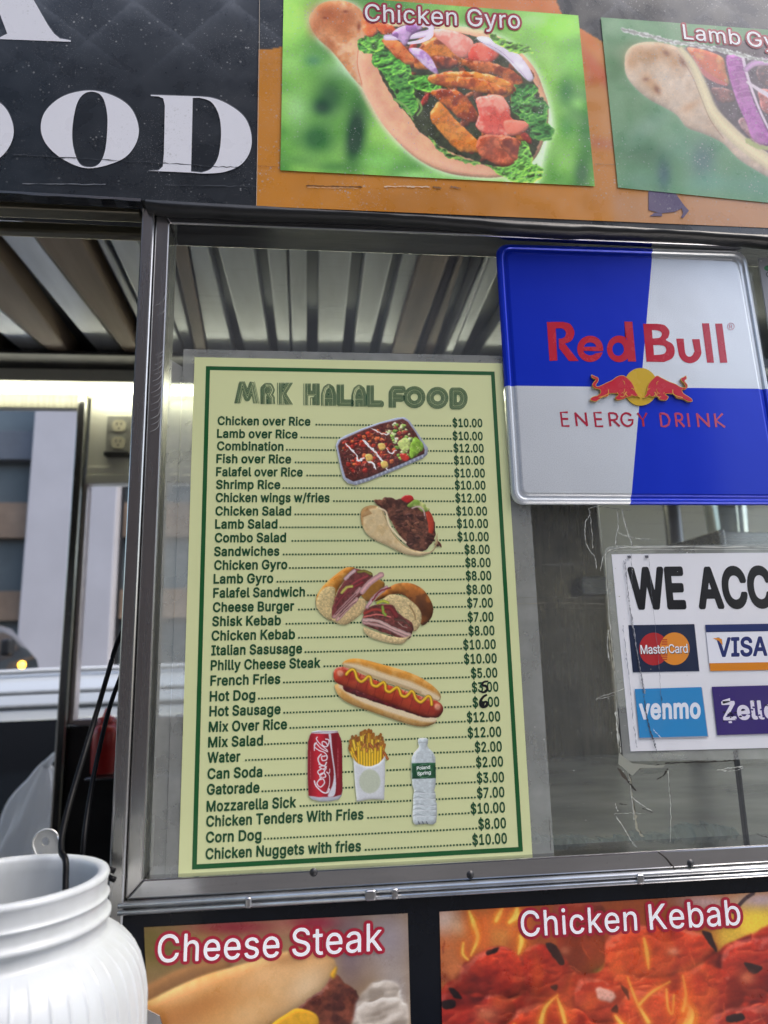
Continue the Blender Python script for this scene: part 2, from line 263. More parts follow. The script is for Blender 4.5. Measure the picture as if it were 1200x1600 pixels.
# ------------------------------------------------------------------ lettering: outlines of a plain sans alphabet, 1000 units per em
GLYPHS = r"""A480:277,506 274,509 270,509 206,509 202,508 200,506 17,2 18,1 82,0 85,2 134,142 138,142 344,142 394,2 398,0 458,0 462,2|238,456 278,330 323,202 318,199 162,199 158,199 155,202 201,334
B456:279,506 238,509 66,509 62,508 60,506 60,2 62,0 262,0 290,3 314,7 345,18 371,34 391,54 408,82 416,110 418,138 415,170 405,198 389,222 370,241 346,254 317,262 315,266 342,278 362,290 378,306 388,322 395,342 398,366 397,394 391,418 385,434 376,450 366,462 350,477 318,496|262,450 286,445 306,434 322,418 331,402 335,382 335,358 329,338 317,318 306,308 292,298 274,291 258,287 238,285 125,286 125,450 130,452|262,230 286,226 310,215 330,200 343,182 353,158 355,134 351,110 340,90 330,80 315,70 298,63 282,60 246,57 126,57 125,62 125,230
C510:280,515 234,513 190,503 150,484 114,455 85,419 63,379 48,331 41,275 42,215 52,163 70,115 94,76 126,42 162,18 187,7 206,1 250,-6 294,-5 330,1 366,15 394,32 421,55 443,83 460,115 472,155 472,159 470,160 410,160 399,131 390,115 378,99 362,84 342,71 325,63 302,57 278,53 254,53 234,56 214,62 193,71 174,83 158,97 143,115 130,135 116,167 106,211 104,267 108,311 120,351 136,383 158,411 182,431 214,447 246,454 282,455 314,449 346,436 362,424 374,413 394,387 401,371 408,351 410,348 466,348 470,349 472,351 462,387 450,415 430,443 407,467 378,487 350,501 314,511
D502:267,506 222,509 66,509 62,508 60,506 60,2 62,0 238,0 290,8 322,17 362,38 396,66 419,94 440,134 451,166 457,198 461,234 461,274 454,330 445,362 434,390 418,417 406,433 390,450 366,470 342,484 322,493 294,501|250,450 286,443 306,435 322,426 338,415 354,400 374,370 384,350 391,326 398,282 398,226 394,198 388,174 373,138 354,110 330,89 306,75 282,66 246,59 126,56 124,58 124,450 126,452
E419:372,506 370,509 366,509 66,509 62,508 60,506 60,2 62,0 370,0 375,2 374,56 126,57 125,62 125,226 126,228 354,229 355,234 355,282 354,285 126,286 125,450 130,452 370,452 372,454
F410:369,506 366,509 66,509 62,508 60,506 60,2 62,0 122,0 124,2 125,218 126,221 346,222 346,278 126,279 125,282 125,450 130,452 366,452 369,454
G520:278,515 234,514 189,503 150,484 134,473 113,455 84,419 63,379 48,331 41,275 42,215 51,163 69,115 94,75 125,43 162,18 186,7 206,1 254,-6 298,-5 338,3 377,19 410,42 438,71 457,103 472,143 478,187 477,255 286,256 284,255 283,251 283,203 285,199 414,198 412,167 402,135 386,107 366,86 338,68 310,58 290,54 270,53 234,56 202,67 175,83 153,103 135,127 124,147 116,167 107,207 103,255 106,299 115,339 131,375 154,407 166,420 182,432 210,446 242,454 278,455 310,450 342,436 369,415 390,388 407,351 410,349 470,349 474,351 465,383 450,415 430,443 406,467 378,486 346,501 314,511
H517:457,506 454,509 398,509 394,508 392,506 392,294 390,289 126,289 125,294 125,506 122,509 118,509 66,509 62,508 60,506 60,2 62,0 122,0 124,2 125,230 130,232 390,232 392,230 392,226 392,2 394,0 398,0 454,0 457,2
I300:269,506 265,509 37,509 33,508 31,506 31,454 33,452 113,452 118,450 118,58 33,57 31,54 31,2 33,0 265,0 269,2 269,55 265,57 185,57 183,62 183,450 185,452 265,452 269,453
J396:336,507 331,509 275,509 272,507 271,135 265,103 258,87 249,75 227,59 203,51 175,50 147,57 135,63 123,73 115,82 107,95 99,123 97,171 95,173 35,173 33,171 34,131 36,111 43,83 50,67 59,52 75,33 87,23 111,8 139,-1 167,-6 199,-6 231,-1 259,9 283,23 304,43 320,67 330,95 336,131
K467:446,506 442,509 366,509 362,507 186,316 126,244 124,250 125,506 122,509 118,509 66,509 62,508 60,506 60,2 62,0 122,0 124,2 124,166 198,245 371,2 374,0 442,0 447,2 243,290 246,292
L393:125,506 122,509 118,509 66,509 62,508 60,506 60,2 62,0 358,0 361,2 361,6 361,54 358,57 125,58
M628:568,506 566,508 562,509 478,509 475,506 350,182 314,75 279,182 153,506 150,509 146,509 62,508 60,506 60,2 62,0 118,0 122,2 122,298 120,422 122,428 168,298 285,2 290,0 338,0 343,2 457,294 502,423 505,426 506,436 504,306 504,2 506,0 566,0 568,2
N523:463,506 458,509 402,509 399,506 399,186 401,94 401,90 398,87 351,170 138,506 134,509 66,509 62,508 60,506 60,2 62,0 122,0 125,2 125,294 121,422 122,426 198,297 386,1 390,0 458,0 463,2
O533:279,515 234,513 190,503 150,484 114,455 86,421 63,379 48,331 41,275 42,215 52,163 70,115 94,76 126,42 162,18 178,10 206,1 250,-6 298,-5 342,5 382,24 418,52 447,87 471,131 486,179 493,235 491,291 481,347 465,391 454,410 438,434 420,455 406,467 370,491 346,502 326,508 298,514|278,455 310,450 342,437 368,419 390,395 409,363 422,327 429,287 430,239 427,207 418,167 402,133 381,103 358,82 330,66 298,56 278,53 258,53 222,59 194,70 166,89 143,115 124,147 111,183 105,223 104,271 109,315 120,351 136,383 158,411 182,431 214,447 246,454
P445:274,506 234,509 66,509 62,508 60,506 60,2 62,0 122,0 124,2 125,182 126,185 250,186 278,189 310,197 334,208 359,226 378,247 394,275 401,294 406,314 408,358 403,394 390,430 370,458 358,470 342,482 310,497|258,450 282,445 304,434 322,418 335,398 343,370 344,338 339,310 329,286 318,272 302,259 290,253 270,246 242,243 126,243 125,246 125,450 130,452 234,452
Q533:292,514 266,516 234,513 206,508 174,496 150,484 126,466 106,446 84,418 70,394 57,362 48,330 42,294 40,254 42,214 48,178 56,150 63,130 77,102 102,66 118,50 137,34 174,12 190,6 218,-2 266,-7 314,-2 354,10 358,9 402,-48 466,-47 402,38 430,65 457,102 475,142 485,178 491,218 493,274 486,326 477,362 463,394 447,422 428,446 406,467 382,484 356,498 326,508|286,455 318,447 350,432 377,410 398,383 414,351 425,314 430,270 429,222 422,182 409,146 390,114 366,89 313,158 246,158 320,62 290,55 254,53 222,59 202,66 186,75 158,97 138,122 121,154 109,194 104,238 105,286 112,326 124,362 143,394 165,418 194,438 222,450 254,455
R449:276,506 234,509 66,509 62,508 60,506 60,2 62,0 122,0 124,2 125,194 126,197 130,198 246,198 352,2 358,0 422,0 427,2 315,206 316,210 342,222 366,240 385,262 396,282 405,310 409,342 408,374 402,406 394,426 385,442 373,458 358,472 342,483 322,494 302,501|262,450 290,443 310,432 326,417 337,398 343,374 345,342 341,318 330,294 320,282 306,271 290,264 270,258 234,255 126,256 125,258 125,450 130,452 234,452
S447:262,513 216,515 180,511 148,502 120,489 96,471 76,449 61,421 53,393 52,361 59,329 72,305 96,281 119,265 152,250 264,217 300,202 316,193 328,183 336,173 342,161 345,141 343,121 336,102 324,86 308,72 288,61 264,53 240,50 216,49 188,53 164,60 144,70 128,83 117,97 109,113 104,135 100,137 40,136 39,133 41,117 48,89 60,66 76,45 94,29 116,15 140,4 172,-4 220,-9 264,-6 300,2 332,15 360,34 382,57 392,73 400,89 407,117 408,153 400,185 387,209 364,233 336,252 308,265 276,276 200,297 164,310 148,319 132,332 125,341 119,353 115,369 116,389 121,405 132,423 148,437 164,446 184,454 208,458 236,458 256,456 276,450 296,441 312,429 323,417 332,401 337,381 340,378 396,378 400,380 397,405 390,425 377,449 359,469 340,484 316,498 288,508
T449:417,506 414,509 38,509 34,508 32,506 32,454 34,452 190,452 192,450 194,1 254,0 256,2 257,450 262,452 414,452 417,454 417,458
U517:457,506 454,509 398,509 394,508 393,506 392,170 389,146 381,122 372,106 362,93 346,78 330,68 298,56 258,52 238,53 218,56 202,61 182,71 167,82 154,94 143,110 134,126 127,150 124,178 124,506 122,508 118,509 66,509 62,508 60,506 60,174 62,146 71,110 86,78 106,52 134,27 154,15 174,6 214,-5 258,-8 302,-5 342,6 374,21 402,43 426,70 438,90 448,114 453,134 457,158
V480:462,506 458,509 398,509 394,506 285,194 242,58 238,63 198,190 85,506 82,509 22,509 17,506 202,4 206,0 274,0 279,2
W686:669,506 666,509 662,509 606,509 603,506 522,194 494,72 490,74 468,170 380,506 378,508 374,509 306,508 220,182 194,67 190,76 168,178 83,506 78,509 18,508 17,506 155,2 158,0 226,0 231,2 323,342 342,434 366,330 455,2 458,0 526,0 530,1
X474:444,506 440,509 376,509 372,507 272,362 240,307 236,306 198,370 104,508 36,509 32,507 31,506 199,262 199,258 20,1 24,0 92,1 198,154 236,216 240,213 276,154 380,2 384,0 452,0 454,2 276,262
Y472:453,506 450,509 446,509 382,509 379,506 276,338 238,267 234,267 201,330 93,506 90,508 86,509 22,509 18,507 202,210 203,6 204,2 206,0 262,0 268,2 269,210
Z438:397,506 394,509 390,509 46,509 42,508 40,506 40,454 42,452 314,453 318,453 321,450 277,390 42,47 42,1 394,0 399,2 399,54 398,56 394,57 122,56 117,58 167,126 394,458 397,462
a389:227,381 196,384 168,383 140,377 112,368 88,354 68,336 54,317 42,293 47,289 100,275 106,285 116,299 127,309 140,318 168,328 204,331 228,326 248,317 264,301 273,281 275,265 275,249 272,241 264,234 244,228 156,217 104,205 84,197 66,185 52,173 41,157 34,137 30,109 33,81 41,57 53,37 68,21 88,8 112,-2 136,-7 160,-9 184,-7 208,-2 228,7 244,18 260,33 272,51 277,49 277,1 280,0 332,0 337,1 337,253 335,277 331,297 326,313 317,329 308,341 295,353 280,364 264,371|272,187 275,185 276,181 276,137 271,109 264,93 255,81 244,70 232,61 216,53 200,48 180,46 156,46 140,49 124,55 112,62 100,74 93,93 93,117 100,135 116,149 131,157 152,164 240,178 260,182
b424:114,506 111,509 59,509 55,508 53,506 53,2 55,0 111,0 112,2 112,54 115,59 119,58 136,34 151,18 167,7 183,-1 203,-6 227,-8 251,-7 275,-2 307,12 335,34 358,62 375,96 385,134 390,178 388,230 379,270 369,294 358,314 347,330 332,346 303,367 283,376 263,381 243,384 219,384 199,382 179,376 163,367 149,358 138,346 119,320 115,320|247,327 267,320 286,306 301,290 312,270 321,246 326,218 328,190 325,154 319,126 311,105 299,86 284,70 267,57 247,50 227,47 203,48 181,54 161,66 144,82 129,106 119,134 114,162 113,198 116,230 122,254 132,278 146,298 163,313 183,324 203,329 227,330
c396:239,382 208,384 168,380 136,370 108,354 82,330 62,302 47,270 37,230 34,186 37,146 46,110 62,74 82,46 108,22 136,6 172,-5 208,-8 236,-6 264,0 292,13 316,29 336,49 352,74 362,98 362,102 360,103 304,116 297,98 288,84 276,71 265,62 252,55 236,50 220,47 200,47 172,52 148,64 128,83 112,110 101,142 97,170 97,198 100,230 108,258 120,282 136,302 152,315 168,323 188,328 208,330 228,328 256,319 276,306 292,286 304,262 361,278 354,298 344,316 332,332 316,348 300,359 280,370 260,377
d424:372,506 368,509 316,509 312,508 311,506 311,322 308,319 280,354 268,363 251,374 236,379 220,383 196,384 176,383 140,375 120,366 104,355 78,330 66,314 55,294 42,258 35,218 34,174 37,146 42,122 54,86 72,54 96,28 112,16 128,7 152,-3 184,-8 212,-7 236,-3 256,6 276,20 288,33 308,59 313,58 313,2 316,0 368,0 372,2|232,327 252,319 271,306 285,290 297,270 305,246 310,218 312,182 309,150 302,122 293,102 284,86 268,69 252,58 232,50 212,47 188,48 164,54 145,66 128,82 115,102 105,126 98,158 96,190 99,226 106,254 116,278 128,295 144,311 164,323 184,328 208,330
e404:236,382 204,384 168,381 136,371 104,352 80,329 60,299 46,266 37,226 34,174 39,134 50,98 66,66 89,38 116,17 148,2 184,-6 212,-8 248,-5 276,2 300,13 324,29 341,46 356,69 365,90 308,105 304,102 296,86 288,76 276,65 264,57 248,51 232,47 196,47 168,53 144,66 123,86 107,114 98,150 96,166 100,169 369,170 371,174 371,206 366,250 357,282 341,314 320,340 296,359 268,373|212,330 236,326 252,320 268,310 280,298 291,282 300,262 310,222 308,220 97,222 99,242 107,266 118,286 132,302 152,317 168,324 188,329
f254:226,526 196,530 168,528 143,522 120,511 108,501 99,490 91,478 85,462 81,438 80,380 8,379 7,378 6,330 8,327 80,328 81,6 81,2 84,0 136,0 142,2 142,326 224,327 228,330 228,378 224,379 144,379 142,382 142,426 145,442 150,454 156,462 172,471 196,474 226,470 228,472 242,518 240,522
g425:215,383 176,383 144,376 112,360 88,341 68,315 51,283 40,247 34,203 35,175 39,139 46,111 55,91 68,68 86,47 104,32 124,20 148,11 172,6 204,5 232,9 252,16 272,28 285,39 304,65 308,68 310,67 311,-5 308,-37 301,-53 293,-65 280,-77 268,-84 248,-92 220,-97 192,-97 168,-93 148,-85 132,-75 100,-41 52,-69 52,-73 57,-81 72,-100 88,-115 104,-126 124,-136 148,-144 168,-148 196,-150 232,-149 268,-143 300,-132 324,-117 345,-97 360,-73 369,-45 372,-21 372,378 316,379 313,375 313,319 308,319 287,347 268,364 244,377|228,328 252,319 268,309 285,291 297,271 306,247 311,215 312,183 309,151 302,127 293,107 280,89 264,76 248,67 228,61 204,59 180,61 160,68 140,80 124,95 112,115 103,139 97,171 97,203 100,231 106,255 116,278 128,295 145,311 164,322 180,327 204,330
h410:114,506 111,509 59,509 55,508 53,506 53,2 55,0 111,0 113,2 114,234 117,258 124,278 139,300 159,316 183,326 211,329 227,328 243,324 255,319 267,310 283,290 293,266 296,234 296,2 299,0 355,0 357,2 357,6 357,250 353,286 342,318 333,334 323,347 311,358 295,369 263,381 227,384 207,383 187,379 159,366 135,346 116,322 115,316
i167:96,522 83,524 67,521 52,510 44,498 41,482 45,466 54,454 67,446 83,443 101,446 115,456 124,470 126,486 122,502 111,514|113,378 111,379 55,379 53,378 53,374 53,6 53,2 55,0 111,0 114,2
j167:90,523 72,522 60,517 48,506 42,491 42,475 48,461 60,449 76,443 92,444 108,450 120,463 125,475 125,491 118,507 104,519|112,379 56,379 53,375 52,-41 47,-61 36,-77 20,-85 -8,-87 -10,-89 -10,-141 -8,-143 16,-142 36,-140 56,-133 72,-125 86,-113 96,-101 104,-85 110,-65 114,-29 114,375
k381:114,506 111,509 59,509 55,508 53,506 53,2 55,0 111,0 113,2 114,130 112,138 155,178 295,0 367,0 371,2 203,214 202,218 359,378 355,379 287,379 283,377 123,214 115,212
l189:113,508 55,509 53,504 53,76 56,56 61,40 68,28 79,16 95,6 111,1 131,-2 151,-2 171,1 180,4 170,52 167,54 139,52 128,56 119,64 115,80
m610:442,386 423,385 403,382 387,377 367,368 351,356 339,345 327,330 319,313 315,318 303,342 287,361 267,376 247,383 227,386 207,385 187,381 167,373 151,363 136,350 124,334 115,316 112,322 112,378 111,379 55,379 53,378 53,2 55,0 111,0 113,2 114,238 117,266 127,290 135,302 147,313 171,326 199,330 223,328 235,323 247,316 263,300 272,278 274,258 274,2 279,0 335,1 335,246 338,270 348,294 357,306 367,315 391,327 419,330 447,326 467,317 483,302 492,282 496,254 496,2 499,0 555,0 557,2 557,258 555,286 550,306 544,322 535,338 523,353 511,363 495,373 479,380 463,384
n410:256,382 231,384 207,383 187,379 171,373 152,362 138,350 125,334 115,317 112,322 111,379 55,379 53,378 53,2 55,0 111,0 113,2 114,234 117,258 124,278 139,300 159,316 183,326 211,329 227,328 243,324 255,319 267,310 283,290 293,266 296,234 296,2 299,0 355,0 357,2 357,242 355,274 351,294 338,326 327,342 315,354 303,364 287,373
o415:239,382 204,384 168,380 136,370 108,354 82,330 62,302 47,270 37,230 34,186 37,146 46,110 62,74 82,46 108,22 136,6 172,-5 208,-8 244,-5 278,6 308,23 333,46 353,74 369,110 378,146 381,186 378,230 368,270 354,302 334,330 307,354 276,371|236,326 256,319 275,306 292,287 304,266 312,242 318,210 319,178 316,150 310,126 300,102 287,82 270,66 252,55 232,49 208,46 188,48 164,55 145,66 128,83 113,106 103,134 98,162 96,194 100,226 105,250 116,275 129,294 148,312 165,322 188,328 216,330
p424:249,383 227,384 207,383 191,380 175,374 146,355 135,342 119,320 115,319 112,323 112,375 111,379 55,379 53,375 53,-141 55,-143 111,-143 113,-141 115,58 119,58 138,31 150,19 179,1 195,-4 215,-8 255,-6 275,-2 295,6 312,15 328,27 353,55 365,75 374,95 382,119 387,143 390,191 385,243 379,267 370,291 351,325 338,339 323,354 303,367 287,374 267,380|243,328 263,321 280,311 296,295 310,275 319,251 326,219 328,191 326,159 321,131 312,107 300,87 286,71 270,59 251,51 227,47 203,48 183,53 163,64 146,79 131,103 120,131 114,159 113,191 115,223 121,251 131,275 144,295 159,310 175,320 195,327 219,330
q424:216,383 196,384 172,383 152,379 128,370 112,361 95,347 79,331 65,311 54,291 45,267 39,243 36,219 34,187 35,159 40,131 45,111 61,71 72,54 88,35 104,21 120,11 140,1 160,-5 184,-8 204,-8 228,-5 244,0 260,8 276,20 308,59 311,55 311,-141 316,-143 368,-143 372,-141 372,-137 372,375 368,379 316,379 313,375 312,319 308,319 284,349 268,363 244,377|228,327 248,321 268,308 284,291 296,271 305,247 310,219 312,187 309,151 302,123 294,103 284,86 268,69 252,58 232,50 212,47 188,48 164,54 144,66 128,82 114,103 104,131 98,159 96,191 98,219 104,247 113,271 125,291 140,308 157,319 180,327 204,330
r259:243,382 239,384 203,384 183,381 167,375 147,363 135,352 124,338 115,321 113,322 112,326 111,379 55,379 53,378 53,2 55,0 111,0 113,2 114,242 117,262 123,278 131,291 143,303 155,312 171,320 199,325 243,323
s365:221,382 190,384 158,382 134,377 110,368 87,354 70,338 57,318 49,298 47,274 50,246 61,222 79,202 102,187 126,177 218,154 238,147 256,134 266,118 268,106 267,94 263,82 254,70 244,62 230,54 217,50 198,46 174,46 158,47 130,57 117,66 106,78 100,90 94,106 36,94 40,78 48,58 58,43 70,30 98,10 118,2 138,-4 170,-8 202,-7 234,-2 262,7 286,21 306,39 319,58 328,82 331,106 328,134 317,158 299,178 278,192 254,202 166,224 142,233 122,246 111,262 109,274 109,286 114,298 119,306 130,316 142,323 170,331 206,331 222,328 234,322 254,304 270,278 322,290 320,302 311,322 300,338 289,350 274,362 258,371 242,377
t227:126,470 124,471 65,470 64,380 8,379 7,378 6,330 8,327 12,327 64,328 65,326 65,82 69,62 76,42 84,30 96,18 108,9 124,2 156,-4 196,-2 213,2 203,50 200,53 172,50 148,53 136,62 128,78 126,98 126,322 126,326 128,327 200,327 204,330 204,374 203,378 200,379 128,379 126,382
u410:357,377 355,379 299,379 296,377 296,145 292,121 285,101 271,79 251,63 227,53 199,50 183,52 167,56 143,69 127,89 117,113 114,145 114,377 111,379 59,379 55,379 53,377 53,141 55,105 62,77 72,53 87,33 107,16 131,4 155,-3 183,-5 215,-2 239,7 263,21 279,37 295,62 298,57 299,0 356,1
v389:370,378 367,379 307,379 303,375 221,146 195,60 171,138 85,378 79,379 19,379 18,378 163,0 223,0 227,3
w567:544,378 541,379 485,379 480,378 427,190 397,67 371,178 317,378 257,379 252,378 196,178 173,78 169,73 139,194 87,378 85,379 25,379 23,378 137,2 141,0 197,0 199,2 255,198 281,296 285,305 318,174 368,2 373,0 429,0
x379:351,378 347,379 283,379 281,378 223,290 191,232 160,286 101,378 99,379 35,379 30,378 155,194 23,1 91,0 156,98 187,152 191,152 223,98 287,1 351,0 356,2 227,188 223,190 224,194 227,195
y389:370,377 367,379 307,379 304,377 220,145 195,61 191,69 169,145 85,377 83,379 79,379 23,379 18,377 162,-3 143,-55 135,-68 125,-79 111,-87 99,-90 62,-87 48,-135 49,-139 67,-144 91,-145 111,-144 131,-139 147,-132 163,-120 176,-107 188,-91 204,-59
z380:333,378 328,379 52,379 48,378 48,326 52,323 253,322 253,318 42,46 42,2 44,0 336,0 338,2 339,50 338,54 336,56 128,56 126,58 127,62 332,330
0453:237,515 198,513 162,503 130,484 102,456 81,423 64,379 53,331 48,271 49,211 53,179 59,147 74,99 94,63 109,43 121,31 150,11 186,-2 226,-7 266,-3 302,10 332,31 354,55 373,87 390,131 400,179 405,235 404,295 397,347 384,395 365,435 342,467 314,491 294,502 278,508 254,514|234,459 262,453 282,442 302,422 318,397 331,363 339,327 343,287 344,239 340,195 333,155 323,123 310,98 292,75 274,62 254,53 226,50 202,53 177,63 158,79 138,107 123,143 115,179 110,223 109,267 113,315 119,351 131,387 146,415 163,435 186,451 210,458
1453:276,506 274,508 270,509 198,509 86,426 86,359 206,446 210,448 212,446 212,58 210,55 206,55 78,55 76,50 76,2 78,0 386,0 391,2 390,54 282,55 278,55 276,58
2453:250,514 222,515 194,513 170,507 142,496 118,479 98,459 86,442 74,415 67,386 66,362 126,362 130,390 137,410 147,426 162,441 178,450 198,457 222,459 246,458 262,454 278,446 290,438 302,426 310,414 316,402 319,386 320,370 318,350 312,330 302,310 285,286 247,242 66,50 64,46 64,2 66,0 386,0 389,2 389,54 386,57 158,57 153,58 154,62 286,200 329,250 347,274 362,298 371,318 377,338 381,370 378,402 369,430 355,454 333,478 306,497 278,508
3453:372,507 370,509 74,509 70,507 70,455 74,452 287,451 287,447 157,299 157,251 158,248 162,248 214,247 242,244 262,239 279,231 298,218 311,203 322,183 328,159 329,135 325,115 318,99 307,83 293,71 274,60 254,54 234,51 210,50 190,52 166,59 149,67 134,79 122,94 115,107 108,131 45,131 45,119 49,99 55,83 66,64 90,36 106,24 122,15 154,2 194,-6 242,-6 278,1 310,13 338,31 359,51 378,79 385,95 390,115 393,135 393,155 390,175 384,195 375,215 366,230 354,244 338,258 306,277 274,287 223,291 371,459
4453:309,506 306,509 250,509 246,507 42,162 40,158 40,110 42,105 278,105 282,104 282,2 286,0 338,0 343,2 343,102 346,105 410,105 412,106 413,110 413,158 412,162 346,163 343,166 342,317 286,318 282,314 282,164 278,163 114,163 110,164 109,166
5453:366,507 362,509 98,509 96,507 68,255 70,253 74,252 126,246 154,263 186,273 218,277 250,273 278,260 301,239 310,227 318,211 327,179 328,155 324,131 317,111 309,95 295,79 281,67 262,57 242,52 222,50 198,52 178,58 162,67 146,79 134,95 126,111 122,129 62,130 60,127 61,119 66,95 74,75 83,59 96,43 114,28 130,17 150,7 170,0 190,-4 234,-6 258,-3 278,2 298,10 318,21 334,33 350,49 364,67 373,83 386,119 390,139 391,163 390,187 386,207 379,231 369,251 357,271 343,287 326,302 310,313 290,323 270,329 246,333 222,333 198,330 178,325 156,315 138,303 136,303 134,307 152,451 362,452 366,455
6453:321,507 318,509 254,509 251,507 111,299 85,251 70,211 64,171 65,139 72,103 84,75 103,47 126,26 154,9 182,-1 214,-6 250,-5 282,2 310,14 334,31 356,55 373,83 383,111 388,135 389,155 388,179 384,203 377,223 368,243 354,263 342,276 326,289 306,300 282,308 258,313 234,314 214,312 177,299|246,264 266,258 282,250 298,236 311,219 321,199 326,179 327,155 326,135 320,115 311,95 298,78 282,65 266,56 246,50 226,49 206,50 186,57 170,65 154,79 142,95 132,115 127,135 125,159 127,183 133,203 142,220 154,235 170,249 186,258 206,263 226,265
7453:391,506 388,509 384,509 68,509 64,508 62,506 62,454 64,452 320,452 323,450 98,2 100,0 160,0 166,2 389,446 391,450
8453:239,515 214,515 190,512 166,506 146,498 127,487 108,471 94,455 82,435 74,411 70,383 72,359 80,331 93,307 110,289 126,277 151,267 146,263 126,256 110,247 94,235 82,222 72,207 62,187 55,167 52,143 53,115 61,87 74,62 94,39 118,21 146,7 178,-2 214,-7 250,-6 286,0 318,12 344,27 367,47 384,71 395,95 401,127 400,151 395,175 387,195 375,215 362,231 346,245 330,255 307,263 302,267 326,277 342,289 359,307 370,327 379,351 382,379 379,407 373,427 365,443 351,463 338,477 322,489 303,499 282,508 258,513|238,459 258,456 274,450 290,440 303,427 312,411 317,395 319,375 317,355 312,339 302,323 290,311 278,302 262,295 246,291 226,290 202,292 186,297 170,305 157,315 146,328 138,343 134,359 133,375 135,395 140,411 147,423 157,435 170,445 186,453 202,458 218,460|226,235 246,234 266,229 286,221 301,211 314,199 326,183 332,167 336,151 336,131 334,115 327,99 318,85 306,73 290,63 270,55 250,51 226,49 202,51 178,56 158,65 142,77 129,91 121,107 116,127 116,151 121,171 129,187 142,203 158,216 182,228 202,233
9453:250,514 218,515 190,512 162,504 134,489 110,469 91,446 76,418 68,394 64,366 64,342 66,318 71,298 78,278 87,262 99,246 114,231 130,219 150,208 174,200 194,196 218,195 238,196 254,201 274,210 132,2 134,0 198,0 202,2 342,210 369,262 384,306 389,346 386,382 377,414 362,445 341,470 314,492 282,507|246,459 266,453 282,444 298,431 310,414 320,394 325,374 327,350 325,326 319,306 310,287 298,272 282,259 266,251 246,245 226,243 206,245 186,251 170,260 154,274 141,290 132,310 127,330 125,350 127,374 132,394 142,414 154,430 170,443 186,452 206,458 226,460
$447:244,580 240,583 204,583 202,580 203,516 200,514 168,508 140,499 118,488 96,471 80,455 65,432 57,412 52,384 52,360 57,336 66,316 84,291 104,275 128,260 156,248 197,236 202,232 202,52 200,50 164,60 148,67 132,79 120,92 113,104 108,116 104,136 40,137 39,132 40,124 46,96 55,76 68,54 84,37 100,24 124,11 148,1 172,-4 203,-8 202,-68 202,-72 204,-74 240,-74 244,-73 245,-8 280,-3 312,6 344,22 368,41 381,56 395,80 403,100 408,128 407,156 401,184 391,204 372,226 352,242 324,258 288,272 248,284 244,288 245,456 248,457 256,456 276,450 292,443 308,433 318,424 327,412 334,396 338,380 340,378 396,378 401,380 397,408 387,432 372,455 356,472 335,488 308,501 284,509 245,516|200,457 202,456 202,300 200,297 164,310 148,319 136,329 128,337 121,348 117,360 115,376 117,392 120,404 127,416 137,428 148,437 164,446|252,220 296,204 323,188 332,179 340,168 344,156 346,140 344,124 339,108 332,96 320,82 304,70 288,61 272,56 248,51 245,52 244,56 244,216 245,220 248,221
.188:106,86 88,86 72,80 60,70 51,54 50,34 56,19 68,5 84,-3 104,-4 118,2 132,14 140,30 140,50 134,66 123,78
/249:234,530 232,532 228,533 180,533 177,530 15,-74 16,-76 68,-76 72,-72
&448:228,511 200,513 180,512 156,508 140,502 122,491 108,480 94,463 85,447 79,427 76,407 76,383 80,363 88,343 99,323 135,275 99,247 73,223 56,203 44,183 37,163 34,135 36,107 43,83 60,53 84,28 100,17 120,7 152,-3 176,-6 204,-7 224,-5 252,1 276,9 296,18 316,31 328,43 364,0 432,0 435,3 366,87 385,115 399,151 406,187 407,223 350,223 343,175 336,151 328,134 221,263 221,267 276,310 300,335 310,351 317,367 322,383 324,399 323,419 318,439 311,455 300,471 284,487 268,497 252,505|216,460 238,451 253,435 261,415 261,391 255,375 240,356 221,339 184,312 180,313 163,335 143,367 137,391 139,415 148,436 165,451 176,457 188,460|172,231 292,87 276,74 252,60 232,52 208,47 184,47 164,50 144,57 128,67 115,79 105,95 99,111 97,131 100,151 106,167 113,179 128,196
-453:337,242 332,244 116,244 114,242 114,190 116,188 336,188"""
CAP = 509.0
GL = {}
for _l in GLYPHS.split('\n'):
    _h, _b = _l[1:].split(':', 1)
    GL[_l[0]] = (float(_h), [np.array([[float(q) for q in p.split(',')] for p in lp.split(' ')]) for lp in _b.split('|')])

def tess(loops):                                 # even-odd fill of closed outlines -> vertices, triangles
    cu = bpy.data.curves.new('fill', 'CURVE'); cu.dimensions = '2D'; cu.fill_mode = 'BOTH'
    for L in loops:
        if len(L) < 3: continue
        sp = cu.splines.new('POLY'); sp.points.add(len(L) - 1)
        sp.points.foreach_set('co', np.column_stack([L[:, 0], L[:, 1], np.zeros(len(L)), np.ones(len(L))]).astype(np.float32).ravel()); sp.use_cyclic_u = True
    ob = bpy.data.objects.new('fill', cu); me = bpy.data.meshes.new_from_object(ob)
    V = np.zeros(len(me.vertices) * 3, np.float32); me.vertices.foreach_get('co', V); V = V.reshape(-1, 3)[:, :2].astype(float)
    me.calc_loop_triangles(); T = np.zeros(len(me.loop_triangles) * 3, np.int32); me.loop_triangles.foreach_get('vertices', T)
    bpy.data.objects.remove(ob); bpy.data.curves.remove(cu); bpy.data.meshes.remove(me)
    return V, T.reshape(-1, 3)
def level(loops, lev, h, eps=None):              # the outlines grown by lev (nonzero fill)
    A = np.vstack(loops); lo = A.min(0) - max(lev, 0) - 4 * h; hi = A.max(0) + max(lev, 0) + 4 * h
    X, Y = np.meshgrid(np.arange(lo[0], hi[0], h), np.arange(lo[1], hi[1], h))
    F = seg_dist(X, Y, loops); F = np.where(winding(X, Y, loops) != 0, -F, F)
    return [rdp(l, eps or h * 0.15) for l in march(F, lo[0], lo[1], h, lev) if len(l) > 5]
GC = {}
